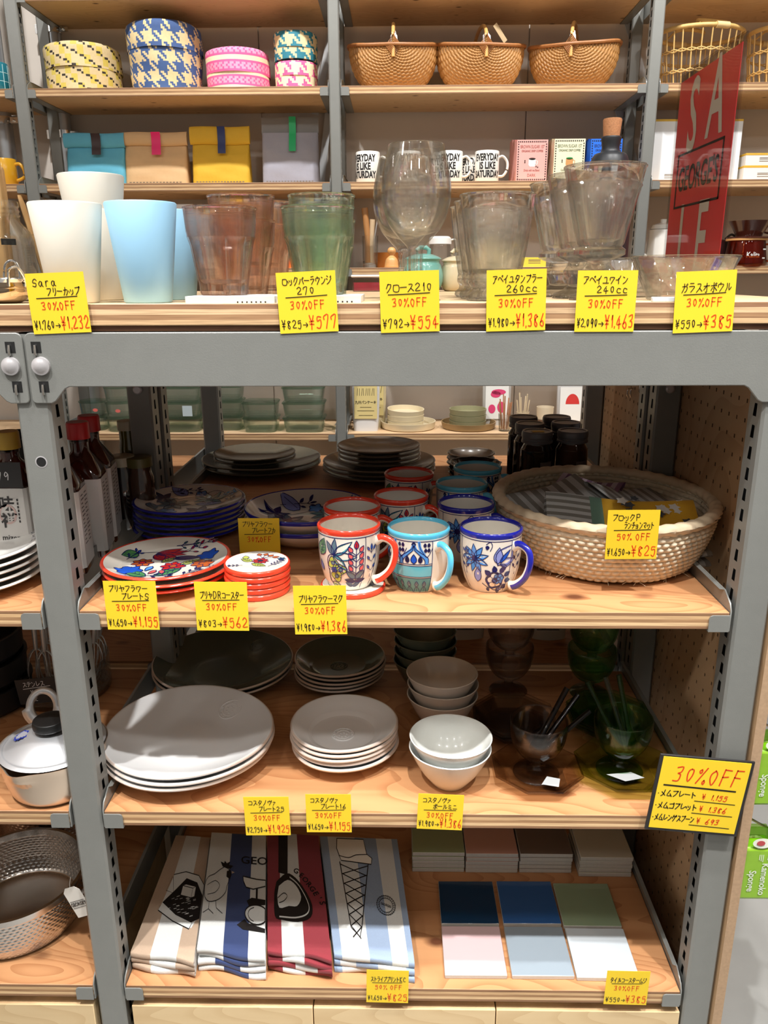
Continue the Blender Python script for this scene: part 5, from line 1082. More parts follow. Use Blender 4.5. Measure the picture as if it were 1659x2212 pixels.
# blue plates and bowls
x, y, R = disc(293, 530, 1071, Z1+.066)
bt = plate_mesh(R, .018, 1, 0, paint_blue, foot=.6).build('cobalt_plate', SLb, ang=50); bl = plate_mesh(R, .018, 1, 0, foot=.6).build('cobalt_plate', SLb, ang=50)
stack([bt, bl], 6, x, y-.01, Z1, .0095, lambda i: f'cobalt-rimmed plate, {nth(i, 6)} of the stack at the back left', 'cobalt-rimmed plates', .0025)
x, y, R = disc(530, 796, 1087, Z1+.064)
def bowl_mesh(R, H, paint):
    pr = [(0, .002), (R*.52, .002), (R*.54, 0), (R*.57, 0), (R*.60, .004), (R*.84, H*.42), (R-.002, H-.008, 1), (R, H-.003, 1), (R-.0015, H, 1), (R-.004, H-.001), (R*.82, H*.46), (R*.6, .010), (0, .008)]
    g = G(); g.lathe(pr, 80)
    if paint:
        top = pr[9:][::-1]
        def zs(r):
            for a, b in zip(top, top[1:]):
                if a[0] <= r <= b[0]: return lerp(a[1], b[1], (r-a[0])/(b[0]-a[0]))
            return top[-1][1]
        paint_blue(Paint(g, lambda u, v, l: (u*1.04, v*1.04, zs(min(math.hypot(u, v)*1.04, R*.95))+l+.0008), ink=IX['navy']), R)
    return g
wt = bowl_mesh(R, .042, True).build('cobalt_bowl', SLb, ang=50); wl = bowl_mesh(R, .042, False).build('cobalt_bowl', SLb, ang=50)
stack([wt, wl], 2, x, y-.006, Z1, .022, lambda i: f'wide cobalt-rimmed bowl, {("upper", "lower")[i]} of two behind the mugs', 'wide cobalt-rimmed bowls', .001)
# mugs
MR, MH = .0475, .098
MUGP = [(.031, 0), (.0325, .0), (.034, .003), (.040, .016), (.0445, .034), (.0465, .055), (.047, .075), (.0468, MH-.010)]
def mrad(z):
    for a, b in zip(MUGP, MUGP[1:]):
        if a[1] <= z <= b[1] and b[1] > a[1]: return lerp(a[0], b[0], (z-a[1])/(b[1]-a[1]))
    return MUGP[-1][0] if z > .05 else MUGP[0][0]
def mug_paint(kind):
    def f(p):
        X = lambda k: IX[k]
        p.line_([(-.072, MH-.0115), (-.036, MH-.0115), (0, MH-.0115), (.036, MH-.0115), (.072, MH-.0115)], .0012)
        if kind != 'T':
            p.line_([(.029, MH-.012), (.0285, .06), (.027, .03), (.023, .004)]); p.line_([(.052, MH-.012), (.051, .05), (.043, .006)]); p.line_([(-.06, MH-.012), (-.058, .05), (-.05, .006)])
        if kind == 'R':
            p.leaf(-.022, .060, 2.1, .024, .009, X('slate')); p.leaf(-.022, .060, 1.45, .026, .009, X('slate')); p.leaf(-.021, .060, .65, .036, .013, X('teal')); p.leaf(-.021, .059, -.05, .036, .013, X('teal')); p.leaf(-.022, .060, -.85, .032, .012, X('teal'))
            p.line_([(-.032, .034), (-.034, .048), (-.030, .058), (-.022, .060)]); p.line_([(-.031, .036), (-.033, .02), (-.030, .008)], .0018, X('dark'))
            for a in (.1, 1.7, -1.3): p.blossom(-.022+.011*math.cos(a), .036+.011*math.sin(a), .0105, 3, X('lime'), X('slate'), a)
            p.lv += 2; p.blossom(-.022, .036, .005, 6, X('blue'), X('navy')); p.lv -= 2
            p.line_([(.012, .010), (.013, .04), (.014, .078)], .0011)
            for z, s in ((.030, 1), (.040, 1), (.050, 1), (.060, 1)):
                for sg in (-1, 1): p.line_([(.0135, z), (.0135+sg*.006, z+.005)]); p.leaf(.0135+sg*.006, z+.005, PI/2-sg*.55, .011, .0065, X('coral'))
            p.leaf(.014, .070, PI/2, .013, .007, X('red')); p.leaf(.012, .022, 2.4, .020, .009, X('slate')); p.leaf(.012, .022, .7, .020, .009, X('slate')); p.leaf(.012, .016, 2.9, .018, .007, X('navy')); p.leaf(.012, .016, .2, .018, .007, X('navy')); p.leaf(.008, .008, 2.6, .014, .006, X('dark')); p.leaf(.008, .008, .4, .014, .006, X('dark'))
            p.sprig(.040, .02, PI/2, .045, 3, X('blue'), .3); p.leaf(-.05, .055, 1.2, .03, .02, X('green'), vein=2); p.leaf(-.046, .03, 1.9, .018, .007, X('lilac')); p.leaf(-.030, .013, -.5, .02, .012, X('lime'), vein=2)
        elif kind == 'B':
            p.star(-.030, .058, .023, 9, X('sky'), X('navy'), .3, .38); p.leaf(.006, .050, .85, .040, .028, X('lilac')); p.leaf(.006, .052, 1.5, .026, .014, X('lilac')); p.leaf(.010, .050, .3, .026, .014, X('lilac')); p.lv += 2; p.leaf(.009, .054, .85, .026, .006, X('blue')); p.lv -= 2
            p.line_([(-.012, .082), (-.006, .086), (-.003, .080), (-.006, .072)]); p.leaf(-.010, .080, 4.6, .006, .005, X('navy')); p.leaf(.018, .046, 4.2, .007, .006, X('navy')); p.line_([(.006, .049), (.016, .051), (.021, .046), (.017, .041)])
            for i in range(7): a = 2.4-i*.62; p.leaf(.006+.015*math.cos(a), .024+.014*math.sin(a), a, .011, .0075, X('navy'))
            p.lv += 1; p.blossom(.003, .024, .0155, 5, X('navy'), X('navy'), .5, .12); p.lv += 1.2; p.blossom(.009, .027, .0095, 6, X('sky'), X('sky'), .2, .2); p.lv -= 2.2
            p.leaf(-.026, .020, 1.5, .026, .012, X('lilac')); p.line_([(-.018, .018), (-.010, .012), (-.004, .010), (.004, .006), (.012, .008)]); p.leaf(.008, .0075, .1, .012, .006, X('lilac')); p.leaf(-.010, .010, 5.3, .007, .005, X('navy')); p.sprig(.040, .03, PI/2, .04, 3, X('navy'), .3); p.sprig(-.048, .03, PI/2, .035, 3, X('blue'), .3)
        else:
            def band(z0, z1, m):
                N = 36; us = [-.070+.093*i/N for i in range(N+1)]; V = [p.fn(u, z, p.lift) for z in (z0, (z0+z1)/2, z1) for u in us]; F = [(j*(N+1)+i, j*(N+1)+i+1, (j+1)*(N+1)+i+1, (j+1)*(N+1)+i) for j in (0, 1) for i in range(N)]; p.g.add(V, F, m)
            band(.030, .047, X('aqua')); band(.002, .0265, X('teal'))
            for z in (.0475, .0505, .0295, .0270): p.line_([(-.070+.093*i/12, z) for i in range(13)], .0011)
            for u in (.023, -.070): p.line_([(u, .004), (u, .04), (u, MH-.012)])
            for cx in (-.046, -.006):
                A = [(-.020, .052), (-.019, .060), (-.010, .068), (-.003, .074), (0, .080), (.003, .074), (.010, .068), (.019, .060), (.020, .052)]
                A = [(cx+a, b) for a, b in A]; p.line_(A, .0052, IX['sky']); p.lv += 1; p.line_([(cx+(a-cx)*1.13, b+.001) for a, b in A], .001); p.line_([(cx+(a-cx)*.86, b-.002) for a, b in A], .001); p.lv -= 1
                p.leaf(cx, .052, PI/2, .015, .009, X('blue')); p.leaf(cx-.010, .053, PI/2, .011, .006, X('dark')); p.leaf(cx+.010, .053, PI/2, .011, .006, X('dark')); p.leaf(cx, .080, PI/2, .006, .006, X('dark'))
            for cx in (-.026, .014):
                A = [(cx-.012, MH-.012), (cx-.010, .076), (cx-.004, .066), (cx, .062), (cx+.004, .066), (cx+.009, .076)]; p.line_(A[:3], .004, IX['sky']); p.line_(A, .001)
                for q in ((-.003, .078), (.003, .078), (-.002, .070), (.003, .070)): p.leaf(cx+q[0], q[1], PI/2, .006, .004, X('dark'))
            for i in range(6): u = -.056+.0135*i; p.line_([(u, .004), (u, .018)]); p.leaf(u, .012, PI/2, .010, .006, X('slate')); p.line_([(u-.006, .002), (u-.003, .009), (u, .012), (u+.003, .009), (u+.006, .002)], .0012)
    return f
def make_mug(kind, label, x, y, z, ha, face, grp):
    rim = dict(R=RIMR, B=RIMB, T=RIMT)[kind]; t = thing('painted_mug', label, 'mug', (x, y, z), ha, grp)
    pr = [(0, .002)]+MUGP+[(MR-.0006, MH-.009, 1), (MR+.0008, MH-.005, 1), (MR+.0004, MH-.0015, 1), (MR-.0015, MH, 1), (MR-.0036, MH-.0015, 1), (MR-.0042, MH-.006), (.0425, .06), (.040, .034), (.034, .012), (.026, .006), (0, .005)]
    g = G(); g.lathe(pr, 72); mug_paint(kind)(Paint(g, lambda u, v, l: ((mrad(v)+l+.00015)*math.cos(-PI/2-ha+face+u/MR), (mrad(v)+l+.00015)*math.sin(-PI/2-ha+face+u/MR), v), lift=.0002, ink=IX['navy']))
    g.build('mug_body', slots(FLORAL_BASE, rim), t, ang=50)
    # the handle points along +X of the thing
    P = smooth_prof([(.0455, 0, .074), (.058, 0, .081), (.0745, 0, .074), (.0775, 0, .056), (.070, 0, .034), (.055, 0, .018), (.0425, 0, .012)], 5); n = len(P)
    h = G(); h.tube(P, [lerp(.0075, .0058, min(1, 4*min(i, n-1-i)/n)) for i in range(n)], 14, flat=.72, upv=(0, 1, 0))
    for k in range(len(h.f)):
        c = sum((Vector(h.v[q]) for q in h.f[k]), Vector())/len(h.f[k]); s = k//14
        if s < n-1:
            m_ = (Vector(P[s])+Vector(P[min(s+1, n-1)]))/2; h.m[k] = 1 if (c-m_).dot(Vector((m_.x-.050, 0, m_.z-.046)).normalized()) > -.001 and 2 < s < n-3 else 0
    h.build('handle', [FLORAL_BASE, rim], t, ang=60)
    return t
CTH = .0088
mx, my, _ = disc(684, 823, 1127, Z1+CTH+MH)
ctm = ct.copy(); C.objects.link(ctm); ctm.location = (mx+.005, my+.0, Z1); tag(ctm, 'single red-edged coaster under the front red-rimmed mug', 'coaster', 'red-edged coasters')
mR = make_mug('R', 'red-rimmed flowered mug at the front, standing on a coaster', mx, my, Z1+CTH, -.45, 0, 'painted mugs')
ax, ay, _ = disc(838, 970, 1129, Z1+MH); mT = make_mug('T', 'turquoise-rimmed mug at the front between the red and the cobalt one', ax, ay-.012, Z1, -.95, -.05, 'painted mugs')
bx, by, _ = disc(991, 1128, 1129, Z1+MH); mB = make_mug('B', 'cobalt-rimmed mug at the front, nearest the round straw basket', bx, by-.012, Z1, -.85, .0, 'painted mugs')
def again(src, label, xl, xr, yy, rz, dy=0):
    x_, y_, _ = disc(xl, xr, yy, Z1+MH); return dup(src, (x_, y_+dy, Z1), label, rz)
again(mR, 'red-rimmed mug directly behind the front red one', 699, 821, 1090, -.45, .004)
again(mR, 'red-rimmed mug behind the gap between front red and turquoise', 808, 925, 1066, -.55)
again(mR, 'red-rimmed mug farthest back, near the brown plates', 832, 935, 1019, -.5)
again(mB, 'cobalt-rimmed mug directly behind the front cobalt one', 945, 1070, 1084, -.6, .004)
again(mT, 'turquoise-rimmed mug in the third row behind the cobalt mugs', 942, 1053, 1040, -.7)
m_ = again(mT, 'turquoise-rimmed mug farthest back, by the dark jars', 983, 1085, 1011, -.4, .02)
# note standing on the shelf behind the coasters
note(N_+'standing behind the stack of coasters, half hidden', 559, 1133, ['プリヤフラワー', 'プレートフカ'], '30%OFF', '', '', 0, W=.070, H=.070, pos=(U(559, 1133, Y=.225).x, .225, Z1+.0365))
# dark dinner plates at the rear
DK = mat('glaze_olive', (100, 96, 84), .22, coat=.3); DKB = mat('glaze_brown', (132, 118, 104), .24, coat=.3)
def plain_plate(name, R, h, m, **k): return plate_mesh(R, h, 0, 0, None, **k).build(name, [m, m], ang=50)
x, y, R = disc(438, 692, 985, Z1+.034)
stack([plain_plate('dinner_plate', R, .022, DK)], 2, x, y, Z1, .012, lambda i: f'large dark olive plate, {("upper", "lower")[i]} of two at the back of the upper shelf', 'large dark plates at the back')
x2, y2, R2 = disc(465, 640, 966, Z1+.052)
stack([plain_plate('side_plate', R2, .018, DK)], 2, x2, y2-.02, Z1+.0185, .010, lambda i: f'small dark olive plate, {("upper", "lower")[i]} of two resting on the large olive ones', 'small dark plates at the back')
x, y, R = disc(692, 948, 988, Z1+.036); y -= .04
stack([plain_plate('dinner_plate', R*.93, .022, DKB)], 3, x, y, Z1, .010, lambda i: f'large brown plate, {nth(i, 3)} of three behind the mugs', 'large brown plates at the back')
x2, y2, R2 = disc(737, 912, 958, Z1+.066)
stack([plain_plate('side_plate', R2, .018, DKB)], 4, x2-.006, y2-.05, Z1+.0265, .0105, lambda i: f'small brown plate, {nth(i, 4)} of four resting on the large brown ones', 'small brown plates at the back')
x, y, R = disc(966, 1070, 975, Z1+.045)
stack([plain_plate('round_dish', R, .02, DKB)], 3, x, y, Z1, .012, lambda i: f'brown round dish, {nth(i, 3)} of three beside the dark jars', 'brown round dishes')
x, y, R = disc(969, 1083, 1000, Z1+.045)
g = G(); g.lathe([(0, 0), (R*.6, 0), (R*.9, .012), (R, .024), (R-.003, .024), (R*.85, .014), (0, .004)], 56, rf=lambda a, j: 1+(.03*math.cos(12*a) if j in (2, 3, 4) else 0)); o1 = g.build('scalloped_bowl', [mat('glaze_black', (30, 28, 30), .12, coat=.5)], ang=50)
stack([o1], 3, x, y+.0, Z1, .0115, lambda i: f'black scalloped bowl, {nth(i, 3)} of three behind the turquoise mugs', 'black scalloped bowls', .001)
# dark jars
LIDJ = mat('jar_lid', (112, 110, 114), .35, .2); JAR = mat('jar_dark', (30, 18, 16), .08, coat=.6); JLB = mat('jar_label', (120, 110, 104), .6)
jar0 = []
def jam(label, px, pyt, Y, col):
    zt2 = U(px, pyt, Y=Y).z; H = zt2-Z1; R = .0335; t = thing('preserve_jar', label, 'jar', (U(px, pyt, Y=Y).x, Y, Z1), group='dark preserve jars')
    hb = H-.024; g = G(); g.lathe(smooth_prof([(0, 0), (R*.9, 0), (R, .006), (R, hb*.80), (R*.96, hb*.88), (R*.80, hb*.97), (R*.80, hb)], 4), 40); g.build('jar_body', col, t, ang=60)
    l = G(); l.lathe([(R*.80, hb-.002), (R*.97, hb), (R*.97, hb+.004), (R*.94, hb+.005), (R*.94, hb+.010), (R*.97, hb+.011), (R*.97, H-.004), (R*.92, H), (R*.80, H-.0005), (R*.78, H-.002), (0, H-.002)], 40); l.build('lid', LIDJ, t, ang=40)
    b = G(); n = 10; b.add([((R+.0006)*math.cos(a), (R+.0006)*math.sin(a), z) for z in (hb*.12, hb*.7) for a in [-PI/2+.1+.9*i/n for i in range(n+1)]], [(i, i+1, n+2+i, n+1+i) for i in range(n)])
    for k in range(7):
        zq = hb*.18+k*hb*.07; b.add([((R+.0009)*math.cos(a), (R+.0009)*math.sin(a), z) for z in (zq, zq+.002) for a in [-PI/2+.2+.5*i/4 for i in range(5)]], [(i, i+1, 6+i, 5+i) for i in range(4)], 1)
    b.build('label', [JLB, INKB], t, normals=False); return t, H, hb
JB = mat('jar_brown', (66, 40, 26), .08, coat=.6)
jt, H_, hb_ = jam('dark jar at the front left of six, a yellow sticker on its lid', 1161, 930, .60, JAR)
g = G(); g.add([(-.012, -.012, H_-.0012), (.014, -.012, H_-.0012), (.014, .006, H_-.0012), (-.012, .006, H_-.0012)], [(0, 1, 2, 3)]); g.build('lid_sticker', YEL, jt, normals=False)
jam('brown jar at the front right of the six, nearest the perforated panel', 1238, 929, .615, JB)
jam('dark jar in the middle row on the left', 1145, 913, .69, JAR); jam('brown jar in the middle row on the right', 1223, 911, .70, JB)
jam('dark jar in the back row on the left', 1131, 899, .77, JAR); jam('brown jar in the back row on the right', 1203, 899, .78, JB)

# big round seagrass basket with folded placemats
bx0, by0 = .352, .268; SXb, SYb, HB = .179, .198, .100
SEA = mat('seagrass', (220, 205, 178), .65, 0, .16, 120); SEAR = mat('seagrass_rim', (218, 196, 164), .6, 0, .14, 70)
bk = thing('seagrass_basket', 'wide shallow round basket of plaited straw holding folded placemats', 'basket', (bx0, by0, Z1))
NR, NCc = 11, 80
def sea(inner):
    def fn(u, v):
        q = v*NR; row = int(min(q, NR-1e-6)); fr = q-row; a = 2*PI*u; ph = (u*NCc+(.5 if row % 2 else 0)) % 1
        bul = (.0042*math.sin(PI*ph)**.7*math.sin(PI*fr)**.7)*(-1 if inner else 1)
        prof = .80+.20*min(1, v*1.25)**.55; k = prof-(.030 if inner else 0)
        n_ = bul/SXb
        return Vector((SXb*(k+n_)*math.cos(a), SYb*(k+n_)*math.sin(a), .003+v*(HB-.008)+.0008*math.sin(11*a)))
    return fn
g = G(); g.grid(sea(False), NCc*7, NR*7); OW = g
g = G(); g.grid(sea(True), NCc*5, NR*5); g.lathe([(0, .006), (SXb*.79, .006)], 60, sx=1, sy=SYb/SXb); g.build('inner_weave', SEA, bk, ang=70)
g = G(); NA, NB = 420, 12
g.grid(lambda u, v: (lambda a, b: Vector(((SXb*.995+.0105*math.cos(b)*(1+.08*math.sin(90*PI*u+b*1.5)))*math.cos(a), (SYb*.995+.0105*math.cos(b)*(1+.08*math.sin(90*PI*u+b*1.5)))*math.sin(a), HB-.002+.0088*math.sin(b)*(1+.10*math.sin(90*PI*u+b*1.5)))))(2*PI*u, 2*PI*v), NA, NB); g.build('braided_rim', SEAR, bk, ang=80)
g = OW
for i in range(26): a = -PI/2+random.uniform(-1.3, 1.3); c = Vector((SXb*.83*math.cos(a), SYb*.83*math.sin(a), .006)); d = Vector((random.uniform(-.012, .012), -.008, random.uniform(-.005, .0))); g.tube([c, c+d*.6, c+d+Vector((0, 0, -.001))], .0004, 5)
g.build('outer_weave', SEA, bk, ang=70)
CL = {k: mat('cloth_'+k, v, .85, 0, .05, 300, .3, 900, sheen=.2) for k, v in dict(grey=(142, 140, 132), white=(208, 210, 208), purple=(136, 96, 132), lav=(206, 190, 206), yellow=(240, 184, 40), green=(120, 160, 140), floral=(240, 236, 226), navy=(40, 56, 100), red=(132, 38, 48), beige=(178, 154, 132), blue=(140, 158, 184), dark=(70, 74, 80)).items()}
CK = list(CL)
def placemat(label, c, size, rz, tilt, cols, folds=2, floral=False):
    L, W, T = size; g = G(); NU = 60
    def pat(i, j):
        u = (i+.5)/NU; return CK.index(cols(u) if cols(u) != 'V' else ('grey' if j % 4 < 2 else 'white'))
    for k in range(folds):
        z0 = k*T/folds; th = T/folds*.82
        def fn(u, v, z0=z0, th=th, k=k):
            # closed sleeve round the width
            a = v*2; 
            if a < 1: y_, zz = lerp(-W/2, W/2, a), z0+th
            else: y_, zz = lerp(W/2, -W/2, a-1), z0
            e = min(1, (W/2-abs(y_))/.006+.05); zz = z0+th/2+(zz-z0-th/2)*e
            return Vector((lerp(-L/2, L/2, u)+.002*math.sin(9*y_+k), y_+.003*math.sin(6*u+k), zz+.0035*math.sin(5*u+2*k)+.002*math.sin(30*y_)))
        g.grid(fn, NU, 48, pat=pat)
    if floral:
        for i in range(26):
            u, v = random.uniform(.0, L*.44), random.uniform(-W*.42, W*.42); r = random.uniform(.005, .009); z_ = T+.004
            g.add([(u+r*(1+.3*math.cos(5*q))*math.cos(q), v+r*(1+.3*math.cos(5*q))*math.sin(q), z_+.0035*math.sin(5*(u/L+.5))) for q in [2*PI*i/15 for i in range(15)]], [list(range(15))], CK.index('floral' if i % 3 else 'dark'))
    o = g.build('folded_placemat', [CL[k] for k in CK], None, c, (tilt[0], tilt[1], rz), ang=60, normals=False); return tag(o, label, 'placemat', 'folded placemats in the basket')
st = lambda a, b, n: (lambda u: a if int(u*n*2) % 2 else b)
zb = Z1+.012
placemat('grey and white striped placemat lying flat at the bottom of the basket', (bx0+.02, by0-.01, zb), (.27, .20, .022), 0, (0, 0), st('grey', 'white', 14))
placemat('grey and white striped placemat raised at the left of the basket', (bx0-.075, by0+.055, zb+.050), (.15, .10, .022), .35, (.22, -.20), st('grey', 'white', 7))
placemat('purple and white striped placemat at the back of the basket', (bx0-.005, by0+.105, zb+.052), (.12, .085, .022), -.62, (.35, .0), st('purple', 'lav', 6))
placemat('grey and white striped placemat leaning at the right rear of the basket', (bx0+.065, by0+.06, zb+.052), (.15, .10, .020), .45, (.16, .18), st('grey', 'white', 7))
placemat('front placemat with grey stripes, green border and yellow floral half', (bx0+.016, by0-.050, zb+.054), (.245, .10, .020), -.10, (.36, .03), lambda u: ('green' if .30 < u < .39 else ('yellow' if u >= .39 else 'V')) , floral=True)
g = G()
note(N_+'reading 825 leaning on the round straw basket', 1366, 1155, ['ブロックP', 'ランチョンマット'], '50% OFF', '1.650', '825', .4, pos=U(1366, 1155, Y=by0-SYb-.0135))
# ---- left bay of the upper shelf: sauce bottles, rimmed plates, jars
SAUCE = mat('sauce', (62, 26, 16), .08, coat=.6); CAPY = mat('cap_gold', (196, 158, 60), .35); CAPR = mat('cap_red', (184, 26, 30), .35); LBL = mat('label_white', (214, 210, 206), .6); PRT = mat('print_dark', (50, 46, 46), .6); RING = mat('ring_pink', (206, 176, 170), .6)
def bottle(label, x, y, rz, cap, front, H=.215, w_=.034):
    t = thing('sauce_bottle', label, 'bottle', (x, y, Z1), rz, 'square sauce bottles')
    def sq(a, j):
        c, s = abs(math.cos(a)), abs(math.sin(a)); p = QP[j]; return (c**p+s**p)**(-1/p)
    pr = [(0, 0, 2), (w_*.95, 0, 8), (w_, .004, 8), (w_, .141, 8), (w_*.97, .148, 7), (w_*.62, .172, 3), (w_*.44, .182, 2), (w_*.42, H-.032, 2)]; QP = [p[2] for p in pr]
    g = G(); g.lathe([p[:2] for p in pr], 48, rf=sq); g.build('bottle_body', SAUCE, t, ang=40)
    g = G(); g.lathe([(w_*.42, H-.034), (w_*.46, H-.034), (w_*.46, H-.028), (w_*.43, H-.028)], 30, closed=True); g.build('neck_ring', CLR, t)
    k = G(); r = w_*.54; k.lathe([(0, H-.028), (r, H-.028), (r, H-.003), (r*.94, H), (0, H)], 40, rf=lambda a, j: 1+.012*math.cos(40*a) if j in (1, 2) else 1); k.build('cap', cap, t, ang=40)
    q = G(); wl = w_*1.0; e = .0006; z0, z1 = .012, .139
    q.add([(-wl, wl-.006, z0), (-wl-e, -wl+.004, z0), (-wl+.004, -wl-e, z0), (wl-.004, -wl-e, z0), (wl+e, -wl+.004, z0), (wl+e, wl-.006, z0)]+[(-wl, wl-.006, z1), (-wl-e, -wl+.004, z1), (-wl+.004, -wl-e, z1), (wl-.004, -wl-e, z1), (wl+e, -wl+.004, z1), (wl+e, wl-.006, z1)], [(i, i+1, i+7, i+6) for i in range(5)])
    f = lambda u, v: (u, -wl-e*2, v); fs = lambda u, v: (wl+e*2, u, v)
    if front:
        q.lathe([(0, 0), (0, 0)], 3)
        ribbon(q, [(.013*math.cos(a)+.001, .096+.015*math.sin(a)) for a in [2*PI*i/30 for i in range(31)]], .0035, f, 2)
        text(q, '味', .026, lambda a, b: f(a+.001, .112+b-.0), 1, .0006); text(q, '禅', .026, lambda a, b: (f(a+.002, .084+b)[0], -wl-e*3, .084+b), 1, .0006); text(q, 'mizen', .013, lambda a, b: f(a+.002, .056+b), 1, .0002); text(q, 'all-purpose', .0065, lambda a, b: f(a, .045+b), 1)
        for u in (-.024, -.020, .018): 
            for i in range(7): q.add([f(u, .122-i*.006), f(u+.0025, .122-i*.006), f(u+.0025, .118-i*.006), f(u, .118-i*.006)], [(0, 1, 2, 3)], 1)
    for c0 in (-.022, .002):
        for i in range(13):
            zq = .130-i*.0066; n = random.uniform(.010, .019); q.add([fs(c0, zq), fs(c0+n, zq), fs(c0+n, zq-.0016), fs(c0, zq-.0016)], [(0, 1, 2, 3)], 1)
    q.build('label', [LBL, PRT, RING], t, normals=False, ang=20); return t
def bpos(px, py, Y): return U(px, py, Y=Y).x, Y
hz = lambda px, py, Y: U(px, py, Y=Y).z-Z1
X0, Y0 = bpos(26, 1100, .20); bottle('square sauce bottle with a gold cap and a white label, far left', X0+.009, Y0, 0, CAPY, True, hz(24, 931, .20))
X0, Y0 = bpos(184, 1100, .235); bottle('square sauce bottle with a red cap, nearest the front grey post', X0-.005, Y0+.02, .16, CAPR, False, hz(160, 912, .25))
X0, Y0 = bpos(205, 1080, .32); bottle('square sauce bottle with a red cap, tallest-looking and farthest back', X0, Y0+.012, .16, CAPR, False, hz(198, 897, .33))
X0, Y0 = bpos(150, 1120, .20); bottle('square sauce bottle with a red cap, mostly hidden by the front grey post', X0+.004, Y0-.03, .16, CAPR, False, .205)
g = G(); cN = .052
g.box(-.035, -.0008, -.02, .035, .0008, .02); hand(g, '¥979', -.026, -.008, .014, .0013, lambda a, b: (a, -.0012, b), 1)
tag(g.build('price_card', [BOARDK, mat('chalk', (220, 220, 220), .8)], None, U(-2, 1026, Y=.125), normals=False), 'small black price card with white figures in front of the gold-capped bottle', 'price tag')
JG = mat('oil_green', (86, 76, 20), .1, coat=.6)
for lb, px, pyt, Y, r, m in (('tall olive-green glass bottle with a pale lid by the inner post', 282, 908, .46, .019, JG), ('short dark jar with a white lid beside the tall green bottle', 262, 984, .40, .026, JAR), ('short dark jar with a greenish lid at the foot of the inner post', 300, 986, .40, .026, JB)):
    H = U(px, pyt, Y=Y).z-Z1; t = thing('lidded_jar', lb, 'jar', (U(px, 1000, Y=Y).x-.0, Y, Z1)); g = G(); g.lathe([(0, 0), (r*.95, 0), (r, .004), (r, H*.72), (r*.85, H*.80), (r*.85, H-.016)], 32); g.build('jar_body', m, t, ang=40)
    g = G(); g.lathe([(0, H-.018), (r*.95, H-.018), (r*.95, H-.001), (r*.9, H), (0, H)], 32); g.build('lid', [mat('lid_pale', (170, 164, 140), .4), mat('lid_pale', (170, 164, 140)), mat('lid_olive', (90, 84, 40), .4)][0 if m is not JB else 2], t)
g = G(); r = .055; H = .19; g.lathe([(0, 0), (r*.8, 0), (r, H), (r-.003, H), (r*.78, .006), (0, .006)], 72, rf=lambda a, j: 1+.02*math.cos(30*a) if j in (2, 3) else 1); tag(g.build('ribbed_tin', mat('tin_dark', (70, 68, 66), .35, .6), None, (U(28, 910, Y=.34).x-.0, .36, Z1)), 'dark fluted metal tin behind the gold-capped bottle', 'tin')
# white plates with a dark key pattern on the rim
R = .118; cx = U(86, 1190, Z=Z1+.05).x-R; cy = U(60, 1195, Z=Z1+.05).y
def key_paint(p, R):
    for i in range(30):
        a = 2*PI*i/30; q = lambda u, v: ((R*.90+v)*math.cos(a+u/R), (R*.90+v)*math.sin(a+u/R)); s = .0085
        pts = [(-s, -.004), (-s, .004), (s*.6, .004), (s*.6, -.002), (-s*.4, -.002), (-s*.4, .001)]
        if i % 5 == 4: pts = [(-s, .004), (-s, -.002), (-s*.6, -.004), (s*.6, -.004), (s, 0), (s, .004), (-s, .004)]
        ribbon(p.g, [q(u, v) for u, v in pts], .0014, p.f(2.0), IX['navy'])
kt = plate_mesh(R, .022, 0, 0, key_paint, foot=.55).build('patterned_plate', slots(M_WHITE, M_WHITE), ang=50); kl = plain_plate('patterned_plate', R, .022, M_WHITE, foot=.55)
stack([kt, kl], 5, cx, cy, Z1, .0115, lambda i: f'white plate with dark key-pattern rim, {nth(i, 5)} of the left-edge stack', 'white key-pattern plates', .001)
